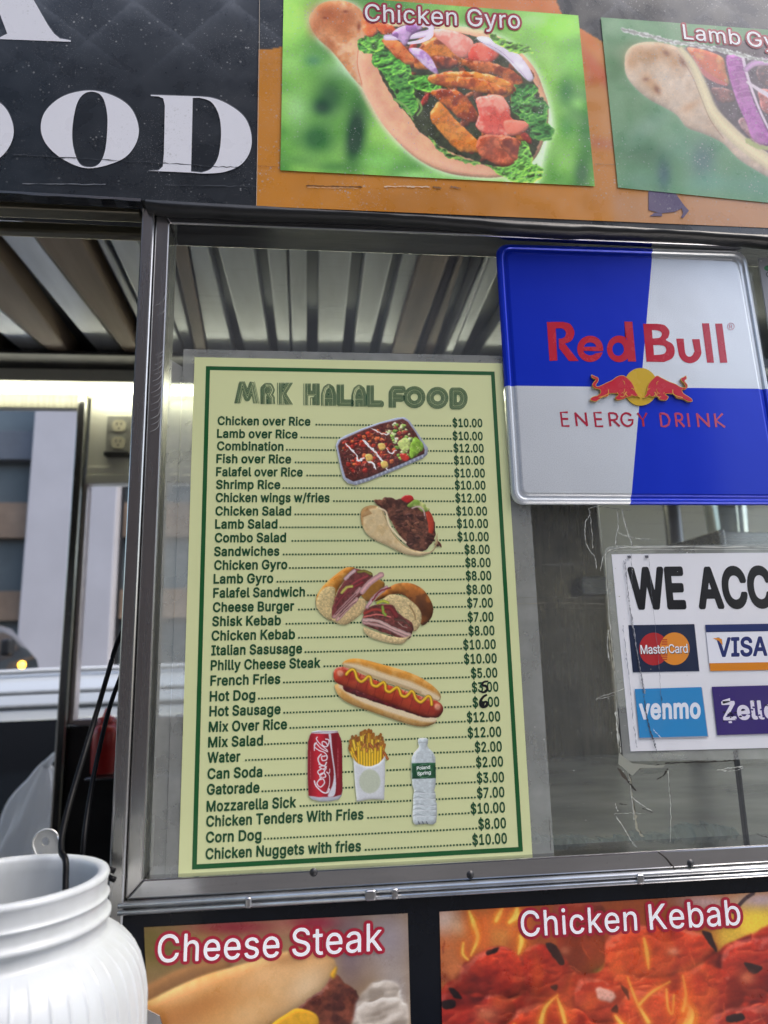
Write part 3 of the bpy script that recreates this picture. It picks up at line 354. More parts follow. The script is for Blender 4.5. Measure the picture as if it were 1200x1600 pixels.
def glyph(ch, bold):
    k = (ch, bold)
    if k not in GC:
        L = GL[ch][1]
        if bold: L = level(L, bold, 9.0, 2.0)
        GC[k] = (*tess([l / CAP for l in L]), L)
    return GC[k]
def text_len(s, track=0.0, bold=0): return sum((188 if c == ' ' else GL[c][0]) + track + bold * 0.9 for c in s)
VPV = np.array([466.0, -4600.0])
def text_xf(p0, p1, cap, lean=0.0):
    p0 = np.array(p0, float); p1 = np.array(p1, float); up = VPV - p0; up = up / np.hypot(*up) * cap
    up = up + (p1 - p0) / np.hypot(*(p1 - p0)) * lean * cap
    return p0, p1 - p0, up
def text_geo(s, p0, p1, cap, bold=0, track=0.0, lean=0.0):
    """triangles in pixels of a line of text whose ink runs from p0 to p1 along the baseline"""
    p0, ex, up = text_xf(p0, p1, cap, lean)
    items = []; x = 0.0; lo = 1e9; hi = -1e9
    for c in s:
        if c == ' ': x += 188 + track; continue
        V, T, L = glyph(c, bold); items.append((x / CAP, V, T)); lo = min(lo, x / CAP + V[:, 0].min()); hi = max(hi, x / CAP + V[:, 0].max())
        x += GL[c][0] + track + bold * 0.9
    VV = []; TT = []; n = 0
    for dx, V, T in items:
        u = (V[:, 0] + dx - lo) / (hi - lo)
        VV.append(p0 + u[:, None] * ex + V[:, 1][:, None] * up); TT.append(T + n); n += len(V)
    return np.vstack(VV), np.vstack(TT)

class Print:                                     # one printed sheet of flat inks: a single mesh, each ink layer a hair above the last
    def __init__(s, Y, step=4e-5): s.Y = Y; s.step = step; s.V = []; s.T = []; s.C = []; s.n = 0; s.k = 0
    def tri(s, V, T, c, bumpup=True):
        if bumpup: s.k += 1
        P = at_np(V, s.Y - s.step * s.k); s.V.append(P); s.T.append(T + s.n); s.n += len(P)
        s.C.append(np.tile(lin(np.array(c, float) / 255.0), (len(P), 1)))
    def loops(s, L, c, bumpup=True):
        L = [np.asarray(l, float) for l in L]; V, T = tess(L)
        if len(T): s.tri(V, T, c, bumpup)
    def poly(s, P, c, bumpup=True): s.loops([P], c, bumpup)
    def text(s, t, p0, p1, cap, c, bold=0, track=0.0, lean=0.0, bumpup=True):
        V, T = text_geo(t, p0, p1, cap, bold, track, lean); s.tri(V, T, c, bumpup)
    def halo(s, t, p0, p1, cap, c, bold, grow, track=0.0):
        V, T = text_geo(t, p0, p1, cap, bold, track)
        for ring in (1.0, 0.6):
            for k in range(16):
                a = math.pi * k / 8; s.tri(V + np.array([math.cos(a), math.sin(a)]) * grow * ring, T, c); s.k -= 0.9
        s.k = math.ceil(s.k) + 1
    def stroke(s, P, w, c, bumpup=True):
        V, T = ribbon(P, w); s.tri(V, T, c, bumpup)
    def build(s, name, mat, parent=None):
        V = np.vstack(s.V); T = np.vstack(s.T); C = np.vstack(s.C); return ink_mesh(name, V, T, C, mat, parent)
def ribbon(P, w):
    P = np.asarray(P, float); d = np.gradient(P, axis=0); d /= np.hypot(d[:, 0], d[:, 1])[:, None] + 1e-9
    nrm = np.stack([-d[:, 1], d[:, 0]], 1); ww = np.broadcast_to(np.interp(np.linspace(0, 1, len(P)), np.linspace(0, 1, len(w)), w) if hasattr(w, '__len__') else np.full(len(P), w), (len(P),))[:, None] / 2
    V = np.vstack([P + nrm * ww, P - nrm * ww]); n = len(P)
    T = np.array([(i, i + 1, i + n) for i in range(n - 1)] + [(i + 1, i + n + 1, i + n) for i in range(n - 1)])
    return V, T
def ink_mesh(name, V, F, C, mat, parent=None):
    me = bpy.data.meshes.new(name); nv = len(V); k = F.shape[1]
    me.vertices.add(nv); me.vertices.foreach_set('co', V.astype(np.float32).ravel())
    me.loops.add(F.size); me.loops.foreach_set('vertex_index', F.astype(np.int32).ravel())
    me.polygons.add(len(F)); me.polygons.foreach_set('loop_start', np.arange(0, F.size, k, dtype=np.int32))
    me.update(calc_edges=True); me.validate()
    ca = me.color_attributes.new('ink', 'FLOAT_COLOR', 'POINT')
    ca.data.foreach_set('color', np.column_stack([C, np.ones(len(C))]).astype(np.float32).ravel())
    return link(name, me, parent, [mat])

# ------------------------------------------------------------------ a small painter for the printed food pictures (coordinates: photograph pixels)
def cr(P, n=8, closed=True):                     # smooth curve through points
    P = np.asarray(P, float); m = len(P); out = []
    for i in range(m if closed else m - 1):
        g = (lambda j: P[j % m]) if closed else (lambda j: P[min(max(j, 0), m - 1)])
        a, b, c, d = g(i - 1), g(i), g(i + 1), g(i + 2)
        for t in np.arange(n) / n: out.append(0.5 * (2 * b + (c - a) * t + (2 * a - 5 * b + 4 * c - d) * t * t + (3 * b - a - 3 * c + d) * t ** 3))
    if not closed: out.append(P[-1])
    return np.array(out)
def blur(A, r):
    r = max(int(round(r)), 0)
    if r < 1: return A
    for ax in (0, 1):
        for _ in range(3):
            B = np.concatenate([np.repeat(np.take(A, [0], ax), r + 1, ax), A, np.repeat(np.take(A, [-1], ax), r, ax)], ax); Cc = np.cumsum(B, ax)
            n = A.shape[ax]; A = (np.take(Cc, range(2 * r + 1, 2 * r + 1 + n), ax) - np.take(Cc, range(0, n), ax)) / (2 * r + 1)
    return A
class Canvas:
    def __init__(s, x0, y0, x1, y1, k=2.0, base=(128, 128, 128)):
        s.x0, s.y0, s.k = x0, y0, k; s.w = int((x1 - x0) * k) + 1; s.h = int((y1 - y0) * k) + 1
        s.X, s.Y = np.meshgrid(x0 + np.arange(s.w) / k, y0 + np.arange(s.h) / k)
        s.C = np.tile(np.array(base, float) / 255, (s.h, s.w, 1)); s.A = np.zeros((s.h, s.w))
    def noise(s, size, seed=0, oct=3, sx=1.0, sy=1.0, ang=0.0, sl=(slice(None), slice(None))):
        X, Y = s.X[sl], s.Y[sl]; out = np.zeros(X.shape); amp = 1.0; tot = 0
        ca, sa = math.cos(ang), math.sin(ang); U = (X * ca + Y * sa) / sx; Vv = (-X * sa + Y * ca) / sy
        for o in range(oct):
            rng = np.random.RandomState(seed * 13 + o + 1); G = rng.rand(64, 64)
            u = U / size + 17.3 * o; v = Vv / size + 9.1 * o; iu = np.floor(u).astype(int); iv = np.floor(v).astype(int)
            fu = u - iu; fv = v - iv; fu = fu * fu * (3 - 2 * fu); fv = fv * fv * (3 - 2 * fv); g = lambda a, b: G[b % 64, a % 64]
            out += amp * ((g(iu, iv) * (1 - fu) + g(iu + 1, iv) * fu) * (1 - fv) + (g(iu, iv + 1) * (1 - fu) + g(iu + 1, iv + 1) * fu) * fv); tot += amp; amp *= 0.55; size /= 2
        return out / tot
    def mask(s, P, soft=0.5, rough=0.0, rs=6, seed=1, smooth=True):
        P = cr(P, 6) if smooth else np.asarray(P, float); M = np.zeros((s.h, s.w)); pad = rough + 2
        a = np.clip(np.floor((P.min(0) - pad - [s.x0, s.y0]) * s.k).astype(int), 0, [s.w, s.h]); b = np.clip(np.ceil((P.max(0) + pad - [s.x0, s.y0]) * s.k).astype(int) + 1, 0, [s.w, s.h])
        if (b <= a).any(): return M
        sl = (slice(a[1], b[1]), slice(a[0], b[0])); X, Y = s.X[sl], s.Y[sl]
        if rough: X = X + (s.noise(rs, seed, 2, sl=sl) - 0.5) * 2 * rough; Y = Y + (s.noise(rs, seed + 50, 2, sl=sl) - 0.5) * 2 * rough
        e = int(soft * s.k * 3) + 3; M[sl] = (winding(X, Y, [P]) != 0)
        s2 = (slice(max(a[1] - e, 0), b[1] + e), slice(max(a[0] - e, 0), b[0] + e)); M[s2] = blur(M[s2], soft * s.k); return M
    def put(s, M, c, a=1.0, own=True):
        M = np.clip(M * a, 0, 1); c = np.asarray(c, float)
        if c.ndim == 1: c = c / 255
        s.C += (c - s.C) * M[..., None]
        if own: s.A = np.maximum(s.A, M)
    def spot(s, x, y, rx, ry, c, a=1.0, ang=0.0, own=False):
        ca, sa = math.cos(ang), math.sin(ang); u = ((s.X - x) * ca + (s.Y - y) * sa) / rx; v = (-(s.X - x) * sa + (s.Y - y) * ca) / ry
        s.put(np.exp(-(u * u + v * v)), c, a, own)
    def blob(s, P, c, puff=6, amp=0.5, light=(-0.5, -0.8), tex=0.12, ts=5, soft=0.45, rough=0.0, rs=6, seed=1, edge=0.3, hue=None, smooth=True, a=1.0, gloss=0.0, ang=0.0, sx=1.0):
        M = s.mask(P, soft, rough, rs, seed, smooth); ys, xs = np.nonzero(M > 0.003)
        if len(ys) == 0: return M
        p = int(puff * s.k * 3) + 2
        sl = (slice(max(ys.min() - p, 0), ys.max() + p), slice(max(xs.min() - p, 0), xs.max() + p)); m = M[sl]
        Hh = blur(m, puff * s.k) + 0.35 * blur(m, puff * s.k * 0.4); gy, gx = np.gradient(Hh, 1 / s.k); nz = s.noise(ts, seed + 7, 4, sx=sx, ang=ang, sl=sl) - 0.5
        ny, nx = np.gradient(nz, 1 / s.k)
        sh = -(gx * light[0] + gy * light[1]) * puff
        shade = 1 + amp * np.clip(sh * 1.2, -0.9, 0.9) + tex * 2 * nz - tex * 0.8 * ts * 0.3 * (nx * light[0] + ny * light[1]) - edge * (1 - np.clip(Hh / 1.0, 0, 1)) * 0.8
        col = np.asarray(c, float) / 255; colr = np.ones(m.shape + (3,)) * col
        if hue is not None:
            t = np.clip((s.noise(ts * 2.2, seed + 3, 3, sl=sl) - 0.42) * 5, 0, 1)[..., None]; colr = colr * (1 - t) + np.asarray(hue, float) / 255 * t
        colr = np.clip(colr * shade[..., None], 0, 1)
        if gloss: g = np.clip((sh + nz * 0.9 - 0.28) * 6, 0, 1)[..., None] * gloss; colr = colr * (1 - g) + g * np.array([1, 0.97, 0.93])
        mm = (np.clip(m * a, 0, 1))[..., None]; s.C[sl] += (colr - s.C[sl]) * mm; s.A[sl] = np.maximum(s.A[sl], mm[..., 0]); return M
    def leafy(s, P, dark, mid, lite, size=7, rough=4, seed=1, soft=0.4, smooth=True):
        M = s.mask(P, soft, rough, size, seed, smooth); ys, xs = np.nonzero(M > 0.003)
        if len(ys) == 0: return
        sl = (slice(max(ys.min() - 6, 0), ys.max() + 7), slice(max(xs.min() - 6, 0), xs.max() + 7)); m = M[sl]
        w1 = s.noise(size * 1.6, seed + 2, 2, sl=sl); n = s.noise(size * 1.5, seed + 4, 3, 0.8, 1.3, 3 * w1.mean(), sl=sl); r = 1 - np.abs(2 * n - 1) ** 0.8; h = blur(r, s.k * 0.4) * size * 0.9 + blur(m, s.k * 2) * 4
        gy, gx = np.gradient(h, 1 / s.k); sh = np.clip(0.5 + 0.45 * (gx * 0.5 + gy * 0.8) * -1, 0, 1); t = np.clip(0.25 + 0.6 * (r - 0.45) + 0.75 * (sh - 0.5) + 0.25 * (w1 - 0.5), 0, 1)
        rim = np.clip(m * (1 - blur(m, s.k * 1.1)) * 2.6, 0, 1); t = np.clip(t + 0.25 * rim, 0, 1)
        col = np.stack([np.interp(t, [0, 0.45, 1], [dark[i] / 255, mid[i] / 255, lite[i] / 255]) for i in range(3)], 2)
        s.C[sl] += (col - s.C[sl]) * m[..., None]; s.A[sl] = np.maximum(s.A[sl], m)
    def line(s, P, w, c, a=1.0, soft=0.4, own=True, shade=0.0, curve=True, rough=0.0, seed=3):
        P = cr(P, 6, False) if curve and len(P) > 2 else np.asarray(P, float); pad = max(w if not hasattr(w, '__len__') else max(w), 1) * 2 + 4
        lo = P.min(0) - pad; hi = P.max(0) + pad
        i0 = np.clip(((lo - [s.x0, s.y0]) * s.k).astype(int), 0, [s.w, s.h]); i1 = np.clip(((hi - [s.x0, s.y0]) * s.k).astype(int) + 1, 0, [s.w, s.h])
        if (i1 <= i0).any(): return
        sl = (slice(i0[1], i1[1]), slice(i0[0], i1[0])); X, Y = s.X[sl], s.Y[sl]; D = np.full(X.shape, 1e9); n = len(P) - 1; ws = np.interp(np.linspace(0, 1, n), np.linspace(0, 1, len(w)), w) if hasattr(w, '__len__') else np.full(n, w)
        if rough: X = X + (s.noise(4, seed, 2, sl=sl) - 0.5) * 2 * rough; Y = Y + (s.noise(4, seed + 9, 2, sl=sl) - 0.5) * 2 * rough
        for i in range(n):
            dx, dy = P[i + 1] - P[i]; l = dx * dx + dy * dy + 1e-9; t = np.clip(((X - P[i][0]) * dx + (Y - P[i][1]) * dy) / l, 0, 1)
            D = np.minimum(D, np.hypot(X - P[i][0] - t * dx, Y - P[i][1] - t * dy) - ws[i] / 2)
        M = np.clip(0.5 - D / (2 * soft), 0, 1); col = np.asarray(c, float) / 255 * np.ones(M.shape + (3,))
        if shade: col = np.clip(col * (1 + shade * (np.clip(-D / (np.mean(ws) / 2), 0, 1) - 0.5))[..., None], 0, 1)
        M = np.clip(M * a, 0, 1); s.C[sl] += (col - s.C[sl]) * M[..., None]
        if own: s.A[sl] = np.maximum(s.A[sl], M)
    def grain(s, amt, size=1.2, seed=5):
        s.C *= (1 + (s.noise(size, seed, 2) - 0.5) * 2 * amt)[..., None]; s.C = np.clip(s.C, 0, 1)
    def sample(s, P):
        u = np.clip((P[:, 0] - s.x0) * s.k, 0, s.w - 1.001); v = np.clip((P[:, 1] - s.y0) * s.k, 0, s.h - 1.001); i = u.astype(int); j = v.astype(int); fu = (u - i)[:, None]; fv = (v - j)[:, None]
        S = np.dstack([s.C, s.A]); return (S[j, i] * (1 - fu) + S[j, i + 1] * fu) * (1 - fv) + (S[j + 1, i] * (1 - fu) + S[j + 1, i + 1] * fu) * fv
    def sheet(s, name, quad, Y, mat, step=1.0, parent=None, cut=None):
        """the painting as a fine mesh on the plane y=Y inside a pixel quad (TL TR BR BL), straight-edged in the world"""
        W = [at(px, py, Y) for px, py in quad]; q = np.array([[p.x, p.z] for p in W])
        nx = int(max(math.dist(quad[0], quad[1]), math.dist(quad[3], quad[2])) / step) + 1; ny = int(max(math.dist(quad[0], quad[3]), math.dist(quad[1], quad[2])) / step) + 1
        U, Vv = np.meshgrid(np.linspace(0, 1, nx), np.linspace(0, 1, ny)); U = U.ravel()[:, None]; Vv = Vv.ravel()[:, None]
        XZ = (q[0] * (1 - U) + q[1] * U) * (1 - Vv) + (q[3] * (1 - U) + q[2] * U) * Vv
        P3 = np.column_stack([XZ[:, 0], np.full(len(XZ), Y), XZ[:, 1]]); d = P3 - np.array(EYE)
        f = d @ np.array(AF); P = np.column_stack([CX + FPX * (d @ np.array(AX)) / f, CY + FPX * (d @ np.array(AD)) / f])
        S = s.sample(P); idx = np.arange(nx * ny).reshape(ny, nx)
        F = np.stack([idx[:-1, :-1].ravel(), idx[1:, :-1].ravel(), idx[1:, 1:].ravel(), idx[:-1, 1:].ravel()], 1)
        if cut is not None:
            F = F[(S[F, 3].mean(1) > cut)]; used = np.unique(F); mp = np.zeros(nx * ny, int); mp[used] = np.arange(len(used)); F = mp[F]; P3 = P3[used]; S = S[used]
        return ink_mesh(name, P3, F, lin(np.clip(S[:, :3], 0, 1)), mat, parent)
# ------------------------------------------------------------------ materials of the place
M_STEEL = steel('brushed_stainless', (0.60, 0.59, 0.58), 0.25, (1, 1, 0.04), 0.45, 0.5)
M_STEEL_H = steel('brushed_stainless_rail', (0.52, 0.52, 0.53), 0.26, (0.04, 1, 1), 0.35, 0.5)
M_MIRROR = steel('polished_stainless', (0.58, 0.58, 0.60), 0.16, (0.1, 1, 1), 0.3, 1.6, 5)
M_ROOF = plain('roof_sheet', (0.13, 0.145, 0.165), 0.35, 0.3, 0.35, 5, 0.15, 4, (1, 0.4, 1))
M_CHAN = plain('galvanised_channel', (0.60, 0.63, 0.67), 0.34, 0.3, 0.3, 7, 0.12, 12, (1, 0.2, 1))
M_CHAN_BROWN = plain('channel_brown_reflection', (0.28, 0.21, 0.16), 0.6, 0.0, 0.35, 14, 0.2, 60, (1, 0.12, 1))  # brown base colour stands in for warm reflections on some roof channels
M_GOLD = steel('dull_yellowed_steel', (0.50, 0.45, 0.33), 0.34, (0.04, 1, 1), 0.5, 0.3)
M_BLACK = plain('black_trim', (0.018, 0.019, 0.021), 0.45, 0, 0.3, 40, 0.15, 120)
M_DARK = plain('dark_interior_steel', (0.05, 0.05, 0.052), 0.4, 0.6, 0.3, 8)
M_HOOD = steel('smoked_steel', (0.46, 0.42, 0.34), 0.27, (1, 1, 0.03), 0.75, 3.4, 7)

# ------------------------------------------------------------------ the setting: ground
def ground(name, x0, x1, y0, y1, z, m):
    b = MB(); n = 1; b.add([(x0, y0, z), (x1, y0, z), (x1, y1, z), (x0, y1, z)], [(0, 1, 2, 3)]); return struct(b.build(name, m))
M_ASPH = plain('asphalt', (0.05, 0.05, 0.052), 0.85, 0, 0.35, 3, 0.4, 90)
M_PAVE = plain('concrete_pavement', (0.15, 0.14, 0.125), 0.85, 0, 0.18, 1.5, 0.3, 60)
ground('road', -400, 400, -400, 400, -0.14, M_ASPH)
pv = MB(); pv.box((-60, -9.6, -0.13), (60, 1.72, 0.0)); struct(pv.build('pavement', M_PAVE, bevel=0.02))
pv = MB(); pv.box((-60, 9.4, -0.13), (60, 12.4, 0.0)); struct(pv.build('pavement', M_PAVE, bevel=0.02))

# ------------------------------------------------------------------ the food cart
cart = thing('food_cart', 'stainless steel street food cart with glazed service window and printed food panels', 'food cart', (0, 0, 0))
YB = 1.52                                                    # back wall of the cart
ZC = 2.35                                                    # ceiling
def px_box(b, quad, Y0, Y1, mi=0): b.slab(quad, Y0, Y1, mi)

# corner post left of the window: square tube, front face and rounded right ridge
b = MB(); pa = at(221, 326, -0.014); pb = at(242, 326, -0.014); 
b.box((pa.x, -0.014, 0.2), (pb.x, 0.03, at(230, 318, -0.014).z + 0.05)); b.build('corner_post', M_STEEL, cart, 0.0022, 3)

# window frame: four mitred lengths of steel channel
xl0, xl1 = at(243.5, 340, -0.011).x, at(264, 500, -0.011).x - 0.0035
xl1 = at(266, 345, -0.011).x
zt0, zt1 = at(700, 338, -0.011).z, at(700, 366, -0.011).z
zb1, zb0 = at(700, 1348, -0.011).z, at(700, 1377, -0.011).z
xr1, xr0 = 0.74, 0.78
YF, YI = -0.011, 0.004
def member(name, P, mat):                                    # P: outer edge then inner edge, mitred corners
    b = MB(); V = [(x, YF, z) for x, z in P] + [(x, YI + 0.02, z) for x, z in P]
    b.add(V, [(0, 1, 2, 3), (7, 6, 5, 4)] + [(i, i + 4, (i + 1) % 4 + 4, (i + 1) % 4) for i in range(4)])
    return b.build(name, mat, cart, 0.0012, 2)
g_ = 0.0004
member('window_frame', [(xl0, zb0), (xl0, zt0), (xl1 - g_, zt1 + g_), (xl1 - g_, zb1 - g_)], M_STEEL)
member('window_frame', [(xl0 + g_, zt0), (xr0, zt0), (xr1, zt1), (xl1, zt1)], M_MIRROR)
member('window_frame', [(xl0 + g_, zb0), (xr0, zb0), (xr1, zb1), (xl1, zb1)], M_MIRROR)
member('window_frame', [(xr0, zb0 + g_), (xr0, zt0 - g_), (xr1 + g_, zt1), (xr1 + g_, zb1)], M_STEEL)
b = MB(); b.box((xr0 + 0.0015, -0.008, zb0), (1.4, 0.02, zt0)); b.build('side_panel', M_STEEL, cart, 0.001)
for wx in (-1.0, 0.9):
    for wy in (0.12, 1.38):
        b = MB(); b.lathe([(0.10, -0.06), (0.20, -0.06), (0.22, -0.04), (0.22, 0.04), (0.20, 0.06), (0.10, 0.06), (0.001, 0.04), (0.001, -0.04), (0.10, -0.06)], (0, 0, 0), 28); b.v = [(wx + x, wy + z, 0.22 + y) for x, y, z in b.v]; b.build('wheel', M_BLACK, cart)
# rivets and a welded lug on the bottom rail
for px, py in ((735, 1367), (1079, 1349), (490, 1363)):
    b = MB(); c = at(px, py, -0.011); b.lathe([(0.0001, 0.0018), (0.0016, 0.0014), (0.0026, 0.0004), (0.003, 0.0)], (0, 0, 0), 14)
    b.v = [(c.x + x, c.y - z, c.z + y) for x, y, z in b.v]; b.build('rivet', M_DARK, cart)

# the pane: old scratched clear plastic
m, nt, bs = new_mat('scratched_pane'); M_PANE = m
out = nt.nodes['Material Output']; tr = nt.nodes.new('ShaderNodeBsdfTransparent'); tr.inputs[0].default_value = (0.90, 0.93, 0.92, 1)
gl = nt.nodes.new('ShaderNodeBsdfGlossy'); gl.inputs['Roughness'].default_value = 0.07; df = nt.nodes.new('ShaderNodeBsdfDiffuse'); df.inputs[0].default_value = (0.60, 0.63, 0.65, 1)
fr = nt.nodes.new('ShaderNodeFresnel'); fr.inputs[0].default_value = 1.45
mx = nt.nodes.new('ShaderNodeMixShader'); nt.links.new(fr.outputs[0], mx.inputs[0]); nt.links.new(tr.outputs[0], mx.inputs[1]); nt.links.new(gl.outputs[0], mx.inputs[2])
scr = ramp(nt, noise(nt, 60, 6, (0.25, 1, 6)), 0.58, 0.78); haze_ = ramp(nt, noise(nt, 5, 5), 0.3, 0.8)
spk = ramp(nt, noise(nt, 520, 2), 0.70, 0.76)
k = math_node(nt, 'ADD', math_node(nt, 'MULTIPLY', scr, 0.10), math_node(nt, 'ADD', math_node(nt, 'MULTIPLY', haze_, 0.06), math_node(nt, 'MULTIPLY', spk, 0.3)))
mx2 = nt.nodes.new('ShaderNodeMixShader'); nt.links.new(math_node(nt, 'ADD', k, 0.06), mx2.inputs[0]); nt.links.new(mx.outputs[0], mx2.inputs[1]); nt.links.new(df.outputs[0], mx2.inputs[2]); nt.links.new(mx2.outputs[0], out.inputs[0])
b = MB(); b.add([(xl1 - 0.004, YI, zb1 - 0.004), (xr1 + 0.004, YI, zb1 - 0.004), (xr1 + 0.004, YI, zt1 + 0.004), (xl1 - 0.004, YI, zt1 + 0.004)], [(0, 1, 2, 3)]); b.build('window_pane', M_PANE, cart)

# twin bead trim under the window rail
zr = at(700, 1379, -0.012).z
b = MB()
for k in range(2):
    zc = zr - 0.0022 - 0.0046 * k; prof = [(-0.0125 - 0.0028 * math.sin(a), zc + 0.0021 * math.cos(a)) for a in np.linspace(0, math.pi, 9)] + [(-0.004, zc - 0.0021), (-0.004, zc + 0.0021)]
    b.prism(prof, xl0 - 0.004, 0.8, 0, True)
b.build('sill_bead', plain('bright_bead', (0.62, 0.63, 0.64), 0.22, 0.75, 0.2, 30), cart)
for px, wd in ((388, 0.0022), (579, 0.004), (617, 0.0024), (1003, 0.003)):
    x = at(px, 1390, -0.0165).x; b = MB(); b.box((x - wd, -0.0168, zr - 0.0082), (x + wd, -0.0125, zr - 0.0008)); b.build('bead_clip', M_STEEL_H, cart, 0.0016, 3)
# lower body panel, black
zl1 = zr - 0.0092
b = MB(); b.box((-1.5, -0.0105, 0.30), (1.4, 0.02, zl1)); lower = b.build('lower_panel', plain('black_vinyl', (0.006, 0.008, 0.013), 0.22, 0, 0.25, 20, 0.0, 60, None, 0.3, 0.0), cart, 0.001)
# outside shelf the jar stands on, and its brackets
b = MB(); b.box((-0.70, -0.34, 1.066), (0.90, -0.012, 1.078)); b.box((-0.70, -0.345, 1.05), (0.90, -0.3405, 1.084)); b.build('serving_shelf', M_STEEL_H, cart, 0.002)
# fascia: a box panel above the window, standing a little proud
YFA = -0.020
zf0 = at(600, 330, YFA).z
FA = [(-140, -142), (1300, -142), (1300, 374.5), (-140, 293)]
fl, fr2 = at(-140, 293, YFA), at(1300, 374.5, YFA)
def fz(x): return fl.z + (fr2.z - fl.z) * (x - fl.x) / (fr2.x - fl.x)
ftop = at(1300, -142, YFA).z + 0.05; b = MB(); b.hexa([(x, y, z) for zz_ in (0, 1) for x, y in ((-1.5, YFA), (1.4, YFA), (1.4, 0.02), (-1.5, 0.02)) for z in ((fz(x) if zz_ == 0 else ftop),)])
fascia = b.build('fascia_panel', plain('fascia_core', (0.03, 0.033, 0.038), 0.5), cart, 0.001)
# black rubber lip below it over the window, slightly rumpled; a thin pale edge over the open hatch
b = MB(); n = 90; prof = [(-0.0225, 0.0), (-0.0235, -0.003), (-0.0215, -0.0062), (-0.014, -0.0075), (-0.010, -0.0065), (-0.010, 0.0)]
V = []; F = []
rng = np.random.RandomState(4); xs0 = at(228, 322, -0.02).x
for i in range(n + 1):
    x = xs0 + (1.4 - xs0) * i / n; dz = 0.0016 * math.sin(x * 23) + rng.uniform(-0.0006, 0.0006)
    V += [(x, y + rng.uniform(-0.0004, 0.0004), fz(x) - 0.0004 + z + (dz if z < 0 else 0)) for y, z in prof]
m_ = len(prof)
for i in range(n): F += [(i * m_ + k, i * m_ + (k + 1) % m_, (i + 1) * m_ + (k + 1) % m_, (i + 1) * m_ + k) for k in range(m_)]
b.add(V, F, 0, True); b.build('rubber_lip', M_BLACK, cart)
b = MB(); V = []; F = []
for i in range(61):
    x = -0.8 + (xs0 - 0.004 + 0.8) * i / 60; dz = rng.uniform(-0.0005, 0.0005); V += [(x, -0.0222, fz(x) + 0.0005), (x, -0.0222, fz(x) - 0.0018 + dz), (x, -0.012, fz(x) - 0.0024 + dz), (x, -0.012, fz(x) - 0.0004)]
for i in range(60): F += [(i * 4 + k, i * 4 + (k + 1) % 4, i * 4 + 4 + (k + 1) % 4, i * 4 + 4 + k) for k in range(4)]
b.add(V, F); b.build('edge_strip', M_STEEL_H, cart)
xa_, xb_ = -0.8, at(219, 318, -0.006).x; b = MB(); z_a, z_b = [at(100, q, -0.006).z for q in (331, 311)]
b.box((xa_, -0.008, z_a), (xb_, 0.006, z_b + 0.01)); b.build('hatch_rail', M_GOLD, cart, 0.0012)

# roof inside: sheet and hat channels front to back, some painted with brown reflections
b = MB(); b.box((-2.6, 0.03, ZC + 0.02), (2.2, YB + 0.05, ZC + 0.04)); b.build('ceiling', M_ROOF, cart)
b = MB(); b.box((-2.6, 0.0205, ftop - 0.03), (2.2, 0.03, ZC + 0.04)); b.build('front_wall', M_DARK, cart)
def beam(p_far_l, p_far_r, p_near_l, p_near_r, drop, mat, name='roof_channel'):
    zz = ZC + 0.02 - drop; q = [atz(*p, zz) for p in (p_near_l, p_near_r, p_far_r, p_far_l)]
    ys = 0.10; out = []
    for nr, fa in ((q[0], q[3]), (q[1], q[2])):              # stretch to the whole depth of the roof
        t0 = (0.04 - nr.y) / (fa.y - nr.y); t1 = (YB - nr.y) / (fa.y - nr.y); out += [nr + (fa - nr) * t0, nr + (fa - nr) * t1]
    a, d, b_, c = out; b = MB(); lo = [(p.x, p.y, zz) for p in (a, b_, c, d)]; hi = [(p.x, p.y, ZC + 0.0195) for p in (a, b_, c, d)]
    b.hexa(lo + hi); return b.build(name, mat, cart, 0.003)
# (far-left, far-right, near-left, near-right) in photograph pixels
for a in (((67, 575), (104, 575), (-43, 484), (0, 484), 0.05, M_CHAN), ((79, 550), (106, 548), (-52, 440), (25, 440), 0.065, M_CHAN_BROWN), ((-60, 575), (-20, 575), (-300, 440), (-230, 440), 0.05, M_CHAN), ((4, 575), (30, 575), (-150, 440), (-110, 440), 0.05, M_CHAN_BROWN),
          ((174, 575), (205, 566), (0, 367), (51, 367), 0.045, M_CHAN), ((187, 540), (213, 540), (52, 367), (124, 368), 0.065, M_CHAN_BROWN), ((236, 540), (246, 540), (150, 372), (160, 372), 0.05, M_CHAN),
          ((250, 540), (283, 540), (172, 375), (215, 375), 0.05, M_CHAN), ((287, 540), (301, 540), (222, 375), (262, 376), 0.04, M_CHAN), ((304, 540), (320, 540), (268, 377), (289, 377), 0.065, M_CHAN_BROWN), ((323, 540), (362, 540), (293, 376), (322, 376), 0.05, M_CHAN),
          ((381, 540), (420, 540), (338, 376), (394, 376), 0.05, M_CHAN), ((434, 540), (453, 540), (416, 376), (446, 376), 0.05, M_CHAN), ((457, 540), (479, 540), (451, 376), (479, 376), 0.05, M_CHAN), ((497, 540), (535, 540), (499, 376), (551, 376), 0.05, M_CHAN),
          ((553, 540), (579, 540), (573, 376), (619, 376), 0.05, M_CHAN), ((594, 545), (612, 545), (634, 380), (660, 380), 0.05, M_CHAN), ((614, 549), (648, 549), (663, 385), (708, 385), 0.065, M_CHAN_BROWN), ((669, 530), (684, 530), (712, 410), (722, 410), 0.05, M_CHAN_BROWN),
          ((695, 549), (708, 549), (758, 397), (766, 397), 0.06, M_CHAN), ((709, 549), (723, 549), (767, 397), (790, 397), 0.045, M_CHAN), ((750, 549), (800, 549), (850, 397), (920, 397), 0.05, M_CHAN), ((820, 549), (860, 549), (950, 397), (1010, 397), 0.05, M_CHAN_BROWN), ((880, 549), (940, 549), (1040, 397), (1130, 397), 0.05, M_CHAN)):
    beam(*a)
